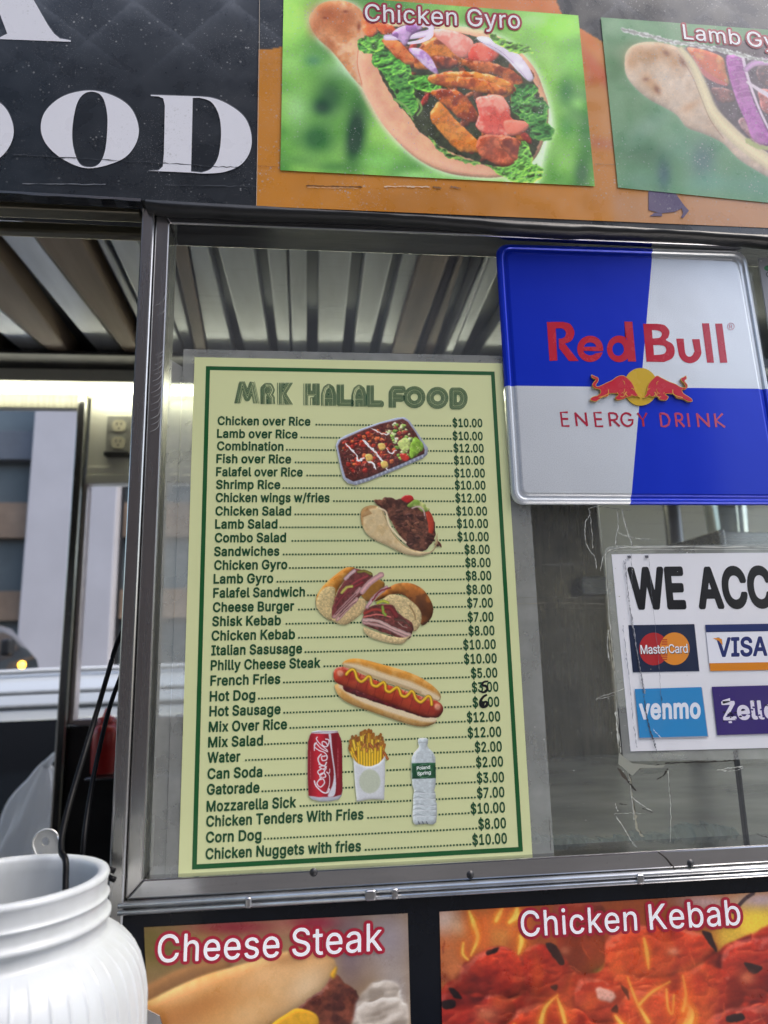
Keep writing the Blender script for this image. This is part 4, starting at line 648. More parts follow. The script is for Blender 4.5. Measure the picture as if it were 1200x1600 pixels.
# cross rails just inside the window head
b = MB(); z0, z1 = at(100, 363, 0.10).z, at(100, 348, 0.10).z; b.box((-0.9, 0.10, z0), (1.1, 0.112, z1)); b.build('cross_rail', M_GOLD, cart, 0.002)

# back wall with its hatches: ribbed sheet above, posts, dark lower panels
D_ = YB
def bx(px, py=1036): return at(px, py, D_).x
def bz(py, px=100): return at(px, py, D_).z
m, nt, bs = new_mat('ribbed_stainless'); M_RIB = m
bs.inputs['Metallic'].default_value = 0.2; bs.inputs['Base Color'].default_value = (0.82, 0.81, 0.70, 1); bs.inputs['Roughness'].default_value = 0.4
tc = nt.nodes.new('ShaderNodeTexCoord'); wv = nt.nodes.new('ShaderNodeTexWave'); wv.wave_type = 'BANDS'; wv.bands_direction = 'X'; wv.inputs['Scale'].default_value = 46; wv.inputs['Distortion'].default_value = 0.4
nt.links.new(tc.outputs['Object'], wv.inputs[0]); bump(nt, bs, wv.outputs['Fac'], 0.3, 0.0012)
x_po0, x_po1 = at(125, 640, D_).x, at(143.5, 640, D_).x          # the post between the hatches
x_r0 = at(143, 755, D_).x; x_end = at(330, 800, D_).x
zt = bz(640); zh2 = at(165, 757, D_).z; zlow = at(150, 1130, D_).z
zled = at(100, 600, D_).z
b = MB(); b.box((-3.0, D_, at(100, 632, D_).z + 0.02), (2.2, D_ + 0.03, ZC + 0.04)); b.build('back_wall_head', M_RIB, cart, 0.001)
b = MB(); b.box((-3.0, D_ - 0.012, zt), (x_po0 - 0.0005, D_ + 0.02, zt + 0.042)); b.build('hatch_header', plain('header_steel', (0.34, 0.33, 0.27), 0.4, 0.2, 0.3, 60, 0.2, 300, (8, 1, 0.2)), cart, 0.003)
b = MB(); b.box((x_po1 - 0.004, D_ + 0.001, zh2 + 0.055), (x_end, D_ + 0.028, at(100, 632, D_).z + 0.0195)); b.build('outlet_panel', M_RIB, cart, 0.001)
b = MB(); b.box((x_po1 - 0.003, D_ - 0.014, zh2), (x_end, D_ + 0.03, zh2 + 0.028)); b.box((x_po1 - 0.003, D_ - 0.008, zh2 + 0.029), (x_end, D_ + 0.03, zh2 + 0.054)); b.build('ledge_moulding', M_RIB, cart, 0.004, 3)
b = MB(); b.box((x_po0, D_ - 0.03, 0.3), (x_po1 - 0.008, D_ + 0.03, zt + 0.0415)); b.build('hatch_post', steel('post_steel', (0.45, 0.45, 0.43), 0.22, (1, 1, 0.05), 0.5), cart, 0.006, 3)
b = MB(); b.box((x_po1 - 0.0075, D_ - 0.012, zlow), (x_po1 + 0.006, D_ + 0.03, zh2 - 0.001)); b.box((x_po1 + 0.0065, D_ - 0.012, zlow - 0.004), (x_end, D_ + 0.03, zlow + 0.012)); b.build('hatch_trim', plain('pale_trim', (0.62, 0.55, 0.55), 0.3, 0.7), cart, 0.003)
b = MB(); b.box((x_po1 - 0.0075, D_ - 0.006, 0.3), (2.2, D_ + 0.028, zlow - 0.006)); b.build('lower_back_panel', M_DARK, cart, 0.002)
b = MB(); z_ = at(155, 1212, D_ - 0.10).z; b.box((at(139, 1212, D_ - 0.1).x, D_ - 0.14, z_ - 0.006), (x_end, D_ - 0.0065, z_)); b.build('bottle_ledge', M_STEEL_H, cart, 0.002)
b = MB(); b.box((-3.0, D_ - 0.004, 0.3), (x_po0 - 0.002, D_ + 0.028, 0.80)); b.build('lower_back_panel', M_DARK, cart, 0.002)
# back wall right of the hatch, behind the menu
b = MB(); b.box((x_end + 0.002, D_ + 0.002, zlow - 0.003), (2.2, D_ + 0.028, at(100, 632, D_).z + 0.019)); b.build('back_wall', M_RIB, cart)
b = MB(); b.box((-3.0, 0.03, -0.0), (2.2, D_, 0.3)); b.build('cart_floor', M_DARK, cart)
# light tube over the hatch: diffuser in a channel
yl = D_ - 0.06; zl = at(100, 608, yl).z
b = MB(); b.box((-2.8, yl - 0.03, zl + 0.0125), (2.0, D_ - 0.001, zl + 0.05)); b.box((-2.8, yl - 0.13, zl + 0.0505), (2.0, D_ - 0.001, zl + 0.062), 1); b.build('light_channel', [plain('light_housing', (0.5, 0.5, 0.44), 0.4, 0.0, 0.05), M_DARK], cart, 0.002)  # wide dark lid added to shield the ceiling from the tube's light
M_LED = emit('light_tube', (1.0, 0.98, 0.78), 3.7)
b = MB(); b.tube([(-2.7, yl, zl), (1.9, yl, zl)], 0.012, 16); b.build('light_tube', M_LED, cart)
# outlet on the back wall
b = MB(); c = at(186, 679, D_ - 0.004); wo, ho = 0.036, 0.059
b.box((c.x - wo, D_ - 0.007, c.z - ho), (c.x + wo, D_ + 0.0005, c.z + ho)); plate = b.build('outlet_plate', plain('outlet_steel', (0.5, 0.5, 0.45), 0.35, 0.6), cart, 0.003, 2)
for s in (1, -1):
    b = MB(); q = [(c.x + 0.019 * math.copysign(abs(math.cos(a)) ** 0.7, math.cos(a)), c.z + s * 0.026 + 0.018 * math.copysign(abs(math.sin(a)) ** 0.7, math.sin(a))) for a in np.linspace(0, 2 * math.pi, 24, endpoint=False)]
    V = [(x, D_ - 0.0105, z) for x, z in q] + [(x, D_ - 0.0066, z) for x, z in q]; n = len(q)
    b.add(V, [tuple(range(n)), tuple(range(2 * n - 1, n - 1, -1))] + [(i, i + n, (i + 1) % n + n, (i + 1) % n) for i in range(n)])
    for dx in (-0.006, 0.006): b.box((c.x + dx - 0.0012, D_ - 0.0112, c.z + s * 0.026 - 0.004 + 0.004), (c.x + dx + 0.0012, D_ - 0.0106, c.z + s * 0.026 + 0.009), 1)
    b.box((c.x - 0.002, D_ - 0.0112, c.z + s * 0.026 - 0.011), (c.x + 0.002, D_ - 0.0106, c.z + s * 0.026 - 0.006), 1)
    b.build('outlet', [plain('ivory_plastic', (0.66, 0.62, 0.46), 0.35), M_BLACK], plate)
b = MB(); b.box((c.x - wo + 0.002, D_ - 0.03, c.z - ho - 0.012), (c.x + wo, D_ - 0.0002, c.z - ho - 0.0002)); b.build('outlet_box', M_BLACK, cart, 0.002)

# inside, right of the menu: counter, smoked steel hood cabinet, ribbed panel, pipe, shelf
ZK = 1.245
xk = at(330, 1340, 0.05).x
M_COUNTER = plain('counter_steel', (0.74, 0.73, 0.66), 0.27, 0.55, 0.35, 9, 0.45, 14, (0.5, 1, 1))
b = MB(); b.box((xk, 0.012, ZK - 0.03), (1.6, 0.95, ZK)); b.build('counter', M_COUNTER, cart, 0.003)
hx0, hx1 = at(620, 1000, 0.95).x, at(956, 1000, 0.95).x
b = MB(); b.box((hx0, 0.951, 0.31), (hx1, 1.34, at(900, 770, 0.95).z)); b.build('steel_cabinet', M_HOOD, cart, 0.006)
b = MB(); zq = at(910, 905, 0.93).z; b.box((at(906, 930, 0.93).x, 0.91, zq - 0.035), (at(944, 930, 0.93).x, 0.95, zq + 0.004)); b.build('cabinet_latch', M_STEEL_H, cart, 0.003)
b = MB(); c0 = at(1050, 800, 1.2); b.tube([(c0.x, 1.2, ZK - 0.2), (c0.x, 1.2, 2.3)], 0.022, 20); b.build('vent_pipe', plain('grey_pipe', (0.22, 0.22, 0.22), 0.35, 0.8), cart)
sz = at(1150, 836, 0.85).z; sx0 = at(1112, 836, 0.85).x
b = MB(); b.box((sx0, 0.81, sz - 0.05), (1.6, 1.09, sz)); b.box((sx0 - 0.012, 0.80, sz - 0.055), (sx0 - 0.0005, 1.09, sz + 0.004)); b.build('inner_shelf', M_STEEL_H, cart, 0.002)
b = MB(); p = at(1166, 1340, 0.03); q = at(1158, 1200, 0.03); b.box((p.x - 0.0014, 0.024, ZK + 0.0005), (p.x + 0.0014, 0.03, at(1150, 850, 0.03).z)); b.build('pane_joint', M_DARK, cart, 0.001)
# ------------------------------------------------------------------ printed graphics
INK_F = printed('fascia_vinyl', 1.15, 0.34, 0.35, 0.6, 0.03, 0.05, 0.05)
INK_P = printed('menu_print', 1.15, 0.42, 0.12, 0.0, 0.05, 0.10)
INK_G = printed('picture_vinyl', 1.35, 0.36, 0.2, 0.8, 0.03, 0.05, 0.05)
INK_S = printed('sign_enamel', 1.0, 0.28, 0.5, 0.0, 0.03, 0.08)
INK_L = printed('panel_vinyl', 1.25, 0.36, 0.12, 0.0, 0.03, 0.08)
K = 1.0
# ---- fascia: black quilted vinyl at the left and above, orange sheet at the right
YV = YFA - 0.0006
cv = Canvas(-130, -140, 1300, 400, 0.5, (34, 39, 45))
q = cv.Y * 0 
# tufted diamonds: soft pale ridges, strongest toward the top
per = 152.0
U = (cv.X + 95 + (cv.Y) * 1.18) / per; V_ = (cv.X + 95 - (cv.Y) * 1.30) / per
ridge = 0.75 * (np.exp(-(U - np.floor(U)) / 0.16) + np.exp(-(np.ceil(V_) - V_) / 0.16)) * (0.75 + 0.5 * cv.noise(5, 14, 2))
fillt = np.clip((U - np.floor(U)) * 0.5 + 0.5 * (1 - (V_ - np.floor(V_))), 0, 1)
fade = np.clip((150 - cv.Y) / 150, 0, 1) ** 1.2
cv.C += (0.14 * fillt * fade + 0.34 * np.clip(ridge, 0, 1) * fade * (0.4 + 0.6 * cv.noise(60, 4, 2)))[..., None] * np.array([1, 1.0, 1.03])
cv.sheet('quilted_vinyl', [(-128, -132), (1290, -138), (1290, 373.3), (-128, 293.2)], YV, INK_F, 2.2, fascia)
pr_ = Print(YV - 3e-4)
# big serif capitals: A (lower right foot), O, O, D
def ell(cx, cy, rx, ry, n=56, p=2.0, rot=0.0):
    a = np.linspace(0, 2 * np.pi, n, endpoint=False); c, s = np.cos(a), np.sin(a)
    x = rx * np.sign(c) * np.abs(c) ** (2 / p); y = ry * np.sign(s) * np.abs(s) ** (2 / p)
    return np.stack([cx + x * math.cos(rot) - y * math.sin(rot), cy + x * math.sin(rot) + y * math.cos(rot)], 1)
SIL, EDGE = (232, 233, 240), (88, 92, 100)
Z = lambda P: np.array(P, float) * 0.375
A_out = Z([(-330, 160), (-300, 155), (-270, 120), (-60, -300), (-30, -300), (200, 105), (225, 140), (250, 160), (295, 168), (295, 174), (0, 163), (0, 155), (30, 140), (0, 60), (-60, -40), (-150, 60), (-190, 135), (-165, 155), (-140, 160), (-140, 166)])
Abar = Z([(-170, 25), (-20, 28), (-40, -40), (-130, -40)])
Oout = cr(Z([(372, 377), (470, 398), (545, 450), (578, 535), (560, 610), (500, 668), (372, 701), (270, 668), (196, 605), (170, 535), (190, 462), (265, 400)]), 8)
Oin = cr(Z([(385, 382), (425, 402), (445, 465), (447, 540), (437, 630), (412, 683), (372, 697), (330, 680), (305, 610), (302, 530), (318, 440), (345, 395)]), 8)
D_out = np.vstack([Z([(615, 711), (660, 710), (678, 694), (683, 640), (687, 440), (680, 410), (660, 402), (628, 399), (628, 395)]), cr(Z([(800, 401), (885, 408), (960, 440), (1020, 490), (1047, 560), (1042, 630), (1005, 685), (940, 715), (860, 723), (790, 719)]), 8, False)])
D_in = np.vstack([Z([(796, 715), (803, 408)]), cr(Z([(830, 407), (880, 425), (912, 480), (921, 560), (910, 650), (880, 702), (840, 719)]), 8, False)])
for L, dy in (([A_out], 0), ([Oout, Oin], 0), ([Oout - [195.5, -0.5], Oin - [195.5, -0.5]], 0), ([D_out, D_in], 0)):
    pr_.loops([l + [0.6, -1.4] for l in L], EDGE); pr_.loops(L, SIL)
pr_.poly(Abar, SIL)
# scuffs on the vinyl
rng = np.random.RandomState(3)
for (x0, y0, x1, y1, n, c) in ((20, 241, 372, 262, 60, (58, 62, 68)), (35, 287, 165, 288, 16, (120, 124, 130)), (258, 289, 400, 291, 18, (70, 74, 80))):
    t = np.linspace(0, 1, n); P = np.stack([x0 + (x1 - x0) * t, y0 + (y1 - y0) * t + rng.normal(0, 0.45, n)], 1); pr_.stroke(P, np.clip(rng.normal(1.0, 0.5, n), 0.15, 2), c)
pr_.build('lettering', INK_F, fascia)

# orange sheet
oc = Canvas(395, -140, 1300, 400, 0.5, (210, 134, 36))
for P, c, a in (([(400, 78), (560, 60), (700, 330), (400, 330)], (204, 138, 58), 0.5), ([(560, 300), (760, 290), (900, 345), (560, 335)], (184, 116, 34), 0.5), ([(900, 120), (960, 125), (975, 330), (925, 330)], (206, 140, 84), 0.6),
                ([(902, 60), (955, 118), (958, 140), (915, 112)], (208, 92, 40), 0.9), ([(915, 112), (958, 140), (950, 126), (916, 132)], (196, 92, 48), 0.9), ([(920, 215), (965, 222), (966, 232), (925, 230)], (190, 104, 70), 0.8),
                ([(780, -30), (905, 10), (950, 100), (905, 60), (830, 10)], (226, 122, 50), 0.9), ([(820, -30), (880, 20), (945, 70), (900, 30)], (238, 148, 84), 0.8), ([(720, -40), (860, -10), (820, 30), (640, 10)], (232, 130, 60), 0.9), ([(955, 300), (1210, 310), (1210, 370), (955, 350)], (190, 140, 104), 0.75), ([(700, 300), (960, 300), (960, 350), (740, 345)], (200, 134, 62), 0.5)):  # greyish patch at the lower right paints a sky reflection into the orange
    oc.put(oc.mask(P, 3, smooth=False), c, a)
oc.grain(0.03, 40, 3)
blackm = np.maximum(oc.mask([(395, -140), (395, 77), (420, 77), (470, 68), (600, 0), (700, -60), (700, -140)], 0.6, smooth=False), oc.mask([(846, -60), (878, 22), (903, 42), (943, 66), (1000, 110), (1300, 200), (1300, -140), (820, -140)], 0.6, smooth=False))
q2 = np.stack([np.interp(oc.X, cv.X[0], np.arange(cv.w)), np.interp(oc.Y, cv.Y[:, 0], np.arange(cv.h))])
oc.put(blackm, cv.C[q2[1].astype(int), q2[0].astype(int)])
oc.sheet('orange_vinyl', [(407, -134), (1292, -138), (1292, 360), (400.5, 322)], YV - 5e-4, INK_F, 1.8, fascia)
pr_ = Print(YV - 8e-4)
# printed walking figure's robe and shoes, scratches
Z3 = lambda P: np.array(P, float) * 0.29167 + [850, 0]
pr_.poly(Z3([(560, 1020), (700, 1026), (715, 1050), (755, 1105), (740, 1115), (700, 1135), (625, 1143), (560, 1125)]), (88, 76, 112))
pr_.poly(Z3([(566, 1158), (590, 1140), (630, 1138), (634, 1158)]), (88, 76, 112)); pr_.poly(Z3([(735, 1110), (752, 1102), (777, 1128), (745, 1168), (734, 1164), (745, 1140)]), (88, 76, 112))
pr_.build('printed_figure', INK_F, fascia); pr_ = Print(YV - 8e-4)
for (x0, y0, x1, y1, w_, c) in ((478, 290, 566, 292, 1.4, (120, 80, 40)), (480, 292.4, 560, 294, 0.8, (222, 190, 150)), (600, 291, 672, 292, 1.6, (226, 200, 170)), (676, 292, 690, 294, 2.4, (150, 110, 70)), (704, 292, 720, 294, 2.2, (150, 112, 80)), (402, 259, 438, 261, 0.7, (150, 90, 40)), (930, 256, 1290, 270, 0.6, (150, 120, 90))):
    t = np.linspace(0, 1, 24); P = np.stack([x0 + (x1 - x0) * t, y0 + (y1 - y0) * t + rng.normal(0, 0.35, 24)], 1); pr_.stroke(P, w_ * (0.3 + np.abs(rng.normal(0.7, 0.4, 24))), c)
pr_.stroke(np.array([(406.2, -130), (405, 78), (403, 200), (400.6, 322)]), 0.9, (190, 178, 160))
pr_.build('scratches', INK_F, fascia)

# ---- gyro pictures (painted below) with their outlined titles
def title(Y, rows, cap, mat, name, parent, grow):
    p = Print(Y)
    for t, a, b in rows: p.halo(t, a, b, cap, (168, 26, 52), 2, grow, 16)
    for t, a, b in rows: p.text(t, a, b, cap, (252, 252, 255), 3, 16)
    return p.build(name, mat, parent)

# ---- the menu
menu = thing('menu_board', 'pale green laminated price menu in green border, hung on the left of the window pane', 'menu', at(560, 1350, -0.002))
YM = -0.0008
MX0, MX1 = at(322, 570, YM).x, at(773, 585, YM).x; MZ0, MZ1 = at(300, 1360, YM).z + 0.0006, at(322, 570, YM).z - 0.0012
def mpx(x, z, Y=YM): # plane point back to photograph pixels
    d = Vector((x, Y, z)) - EYE; f = d.dot(AF); return (CX + FPX * d.dot(AX) / f, CY + FPX * d.dot(AD) / f)
def rect_px(x0, x1, z0, z1, Y=YM): return np.array([mpx(x0, z1, Y), mpx(x1, z1, Y), mpx(x1, z0, Y), mpx(x0, z0, Y)])
sx0_, sx1_ = at(304, 560, YM).x, at(785, 575, YM).x; sz0_, sz1_ = MZ0 - 0.0035, at(304, 558, YM).z
b = MB(); b.box((sx0_, YM, sz0_), (sx1_, YM + 0.0006, sz1_))
paper = b.build('paper_sheet', plain('pale_green_paper', tuple(lin(np.array([226, 232, 174]) / 255)), 0.42, 0, 0.05, 5, 0.05, 9, None, 0.4, 0.12), menu)
# clear laminate around it
m, nt, bs = new_mat('laminate'); out = nt.nodes['Material Output']; tr = nt.nodes.new('ShaderNodeBsdfTransparent'); tr.inputs[0].default_value = (0.93, 0.95, 0.94, 1)
bs.inputs['Base Color'].default_value = (0.60, 0.62, 0.59, 1); bs.inputs['Roughness'].default_value = 0.2; mx = nt.nodes.new('ShaderNodeMixShader'); nt.links.new(math_node(nt, 'ADD', math_node(nt, 'MULTIPLY', ramp(nt, noise(nt, 40, 5), 0.3, 0.8), 0.18), 0.30), mx.inputs[0]); nt.links.new(tr.outputs[0], mx.inputs[1]); nt.links.new(bs.outputs[0], mx.inputs[2]); nt.links.new(mx.outputs[0], out.inputs[0]); M_LAM = m
lx0, lx1 = at(262, 1250, YM).x, at(833, 900, YM).x + 0.002; lz1 = at(420, 548, YM).z
b = MB(); c_ = 0.008
def rim_quads(b, o, i, Y):
    V = [(x, Y, z) for x, z in o] + [(x, Y, z) for x, z in i]; n = len(o); b.add(V, [(k, (k + 1) % n, n + (k + 1) % n, n + k) for k in range(n)])
rim_quads(b, [(lx0, sz0_ - 0.001), (lx1, sz0_ - 0.001), (lx1, lz1), (lx0, lz1)], [(sx0_ - 2e-4, sz0_ - 2e-4), (sx1_ + 2e-4, sz0_ - 2e-4), (sx1_ + 2e-4, sz1_ + 2e-4), (sx0_ - 2e-4, sz1_ + 2e-4)], YM + 0.0003)
b.build('laminate_margin', M_LAM, menu)
ts0, ts1 = at(238, 1250, YM).x, lx0 - 0.0004; b = MB(); rim_ = [(ts0, sz0_ + 0.001), (ts1, sz0_ + 0.001), (ts1, at(260, 572, YM).z), (ts0, at(260, 560, YM).z)]; b.add([(x, YM + 0.0012, z) for x, z in rim_], [(0, 1, 2, 3)]); b.build('tape_strip', M_LAM, menu)
G_D, G_T, G_B = (20, 72, 40), (20, 74, 42), (16, 86, 40)
mp_ = Print(YM - 6e-5)
bw = at(332, 580, YM).x - MX0; bw *= 0.62
mp_.loops([rect_px(MX0, MX1, MZ0, MZ1), rect_px(MX0 + bw, MX1 - bw, MZ0 + bw, MZ1 - bw)], G_B)
rows = [('Chicken over Rice', '$10.00', 340, 485, 663.5, 754, 667), ('Lamb over Rice', '$10.00', 339, 465, 683.5, 754.5, 687.5), ('Combination', '$12.00', 339, 443, 703, 756, 706.5), ('Fish over Rice', '$10.00', 338, 455, 723, 757, 725.5), ('Falafel over Rice', '$10.00', 337.5, 473, 743.5, 758, 745.5), ('Shrimp Rice', '$10.00', 337.5, 438, 763.5, 759, 764.5),
        ('Chicken wings w/fries', '$12.00', 337, 515, 784, 760, 784.5), ('Chicken Salad', '$10.00', 336.5, 455, 805, 761.5, 805), ('Lamb Salad', '$10.00', 336, 433.5, 825.5, 763, 824.5), ('Combo Salad', '$10.00', 335.5, 447, 847, 764, 845), ('Sandwiches', '$8.00', 334.5, 436.5, 868.5, 765.5, 865), ('Chicken Gyro', '$8.00', 334.5, 449, 890, 767, 885.5),
        ('Lamb Gyro', '$8.00', 333.5, 427, 911.5, 768, 906), ('Falafel Sandwich', '$8.00', 333, 476.5, 933.5, 769, 927.5), ('Cheese Burger', '$7.00', 332.5, 459.5, 956, 770.5, 948.5), ('Shisk Kebab', '$7.00', 331.5, 439, 978, 771.5, 970.5), ('Chicken Kebab', '$8.00', 330.5, 461, 1000.5, 773, 992), ('Italian Sasusage', '$10.00', 330, 472, 1023.5, 775, 1013.5),
        ('Philly Cheese Steak', '$10.00', 329, 500.5, 1047, 776.5, 1035.5), ('French Fries', '$5.00', 328.5, 438, 1071, 777.5, 1058), ('Hot Dog', '$3.00', 327.5, 399, 1095.5, 779, 1080), ('Hot Sausage', '$6.00', 327, 438.5, 1119, 780.5, 1103.5), ('Mix Over Rice', '$12.00', 326, 448.5, 1143.5, 782, 1126.5), ('Mix Salad', '$12.00', 325, 411, 1167.5, 783.5, 1150.5), ('Water', '$2.00', 324, 375.5, 1191.5, 784.5, 1173.5),
        ('Can Soda', '$2.00', 324, 410, 1217, 786.5, 1197), ('Gatorade', '$3.00', 323, 405.5, 1241.5, 788, 1221.5), ('Mozzarella Sick', '$7.00', 322.5, 462.5, 1268, 788.5, 1245), ('Chicken Tenders With Fries', '$10.00', 322, 568, 1291.5, 789.5, 1269), ('Corn Dog', '$8.00', 321.5, 408.5, 1316.5, 791, 1293.5), ('Chicken Nuggets with fries', '$10.00', 321, 564, 1342.5, 792.5, 1317.5)]
first = True
for i, (t, pr, x0, x1, y0, xe, ye) in enumerate(rows):
    fr_ = i / (len(rows) - 1); cap = 12.6 + 3.6 * fr_; ys = (ye - y0) / (xe - x0)
    hang = 0.0
    mp_.text(t, (x0, y0), (x1, y0 + ys * (x1 - x0)), cap, G_T, 27, 0, bumpup=first)
    pw = 47.5 if len(pr) == 6 else 37.5; pw *= 1 + 0.16 * fr_
    if len(pr) == 6: pw *= 0.985
    xs = xe - pw; mp_.text(pr, (xs, ye - ys * pw), (xe, ye), cap * 0.97, G_T, 24, 0, bumpup=False)
    # dotted leader: square dots
    d0 = x1 + (8 if t[-4:] in ('Rice', 'fries') and i in (0,) else 3.0 + 2.2 * (i % 3 == 0)); d1 = xs - 3.5; st = 4.55 + 0.55 * fr_; r = 1.3 + 0.15 * fr_
    n = int((d1 - d0) / st); QV = []; QT = []
    for k in range(n + 1):
        x = d1 - k * st; y = ye + (x - xe) * ys - 1.3; QV += [(x - r, y - r), (x + r, y - r), (x + r, y + r), (x - r, y + r)]; QT += [(4 * k, 4 * k + 1, 4 * k + 2), (4 * k, 4 * k + 2, 4 * k + 3)]
    mp_.tri(np.array(QV, float), np.array(QT), G_T, False); first = False
# inked-over corrections on two prices
for P, w_ in (([(763, 1064.5), (758, 1065), (754.5, 1067), (754, 1071), (758.5, 1071.5), (761.5, 1075), (760, 1079.5), (755, 1081.5), (750.5, 1080)], 3.6), ([(761, 1085.5), (755.5, 1088.5), (751.5, 1094), (750.5, 1099.5), (753.5, 1104), (759, 1103.5), (761.5, 1099.5), (759, 1096.5), (753.5, 1098.5)], 4.2), ([(752.5, 1098), (757, 1101)], 4.0)): mp_.stroke(cr(P, 6, False), [w_ * 0.7, w_, w_ * 1.1, w_ * 0.7], (14, 14, 18))
# heading in striped display capitals: nested bands following each letter's spine
def spine_bands(spines, w, n, clip, h=0.5):
    A = np.vstack([np.asarray(s, float) for s in spines]); lo = A.min(0) - w - 2; hi = A.max(0) + w + 2
    X, Y = np.meshgrid(np.arange(lo[0], hi[0], h), np.arange(lo[1], hi[1], h)); D = np.full(X.shape, 1e9)
    for s in spines:
        s = np.asarray(s, float)
        for a, b_ in zip(s[:-1], s[1:]):
            dx, dy = b_ - a; l = dx * dx + dy * dy + 1e-9; t = np.clip(((X - a[0]) * dx + (Y - a[1]) * dy) / l, 0, 1); D = np.minimum(D, np.hypot(X - a[0] - t * dx, Y - a[1] - t * dy))
    (ya, yb2) = clip; C = np.maximum(ya - Y, Y - yb2); out = []
    for k in range(n):
        r = w * (1 - k / n)
        for l, c in ((r, 0), (r - w / n * 0.62, 0.0)):
            if l > 0.2: out += [rdp(q, 0.08) for q in march(np.maximum(D - l, C), lo[0], lo[1], h, 0.0) if len(q) > 5]
    return out
def hd(px, py): return np.array(px * 0.31667 + 360.0), np.array(py * 0.31667 + 580.0)
Hs = {'M': ([[(0.1, 1), (0.28, 0.1), (0.5, 0.75), (0.72, 0.1), (0.9, 1)]], 1), 'R': ([[(0.25, 1.2), (0.25, 0.3), (0.4, 0.2), (0.6, 0.2), (0.72, 0.36), (0.6, 0.52), (0.42, 0.52)], [(0.5, 0.54), (0.72, 0.74), (0.74, 1.2)]], 1), 'K': ([[(0.22, -0.2), (0.22, 1.2)], [(0.86, -0.2), (0.34, 0.5), (0.86, 1.2)]], 1), 'H': ([[(0.22, -0.2), (0.22, 1.2)], [(0.78, -0.2), (0.78, 1.2)], [(0.22, 0.5), (0.78, 0.5)]], 1),
      'A': ([[(0.22, 1.2), (0.22, 0.5), (0.34, 0.24), (0.5, 0.16), (0.66, 0.24), (0.78, 0.5), (0.78, 1.2)], [(0.22, 0.66), (0.78, 0.66)]], 1), 'L': ([[(0.22, -0.2), (0.22, 0.86), (1.0, 0.86)]], 1), 'F': ([[(0.24, 1.2), (0.24, 0.32), (0.4, 0.16), (0.95, 0.16)], [(0.24, 0.56), (0.9, 0.56)]], 1), 'O': ([[(0.5 + 0.335 * math.cos(a), 0.5 + 0.335 * math.sin(a)) for a in np.linspace(0, 2 * math.pi, 40)]], 1), 'D': ([[(0.2, 0.84), (0.2, 0.16), (0.45, 0.16)] + [(0.48 + 0.34 * math.cos(a), 0.5 + 0.34 * math.sin(a)) for a in np.linspace(-math.pi / 2, math.pi / 2, 20)] + [(0.2, 0.84)]], 1)}
for ch, zx0, zx1 in (('M', 25, 142), ('R', 148, 222), ('K', 230, 318), ('H', 362, 440), ('A', 450, 520), ('L', 528, 594), ('A', 600, 670), ('L', 676, 740), ('F', 783, 850), ('O', 854, 962), ('O', 968, 1076), ('D', 1082, 1168)):
    x0 = 360 + zx0 * 0.31667; x1 = 360 + zx1 * 0.31667; slope = 0.0215 + 0.0; ytop = 580 + (51 + (zx0 - 25) * 0.028) * 0.31667; h_ = 34.0
    sp = [[(x0 + u * (x1 - x0), ytop + v * h_) for u, v in s] for s in Hs[ch][0]]
    w_ = (0.165 if ch not in 'OD' else 0.165) * h_ * (1.0 if ch != 'M' else 0.9)
    mp_.loops(spine_bands(sp, w_, 4, (ytop - 0.0, ytop + h_), 0.45), (24, 84, 58), bumpup=(ch == 'M' and zx0 == 25))
mp_.build('lettering', INK_P, menu)

# ---- blue and silver drink sign: embossed tin plate
sign = thing('drink_sign', 'square embossed tin energy drink sign in blue and silver quarters, stuck on the pane', 'sign', at(980, 785, -0.006))
YS = -0.0050
def rrect(P, r, n=7):                             # rounded quad in pixels (TL TR BR BL)
    P = [np.array(p, float) for p in P]; out = []
    for i in range(4):
        a, b_, c = P[i - 1], P[i], P[(i + 1) % 4]; u = (a - b_) / np.hypot(*(a - b_)); v = (c - b_) / np.hypot(*(c - b_)); s, e = b_ + u * r, b_ + v * r
        for t in np.linspace(0, 1, n): out.append(s * (1 - t) ** 2 + b_ * 2 * t * (1 - t) + e * t * t)
    return np.array(out)
QS = [(775.5, 379), (1167, 390), (1233, 788.5), (801.5, 787.5)]
def inset(Q, d): 
    Q = [np.array(q, float) for q in Q]; c = sum(Q) / 4; return [q + (c - q) / np.hypot(*(c - q)) * d * 1.414 for q in Q]
rings = [(0.0, 20, 0.0032), (1.2, 20, 0.0012), (4.0, 18, 0.0), (7.0, 17, 0.0), (8.4, 16, 0.0012), (10.0, 15, 0.0014), (13.0, 13, 0.0013), (15.2, 11, 0.0004), (17.5, 10, 0.0)]
loopsP = [rrect(inset(QS, d), r) for d, r, z in rings]; V = []; F = []; n = len(loopsP[0])
for (d, r, z), Lp in zip(rings, loopsP): V += [tuple(p) for p in at_np(Lp, YS)]
P3 = np.array(V); 
for i, (d, r, z) in enumerate(rings): P3[i * n:(i + 1) * n, 1] = YS + z
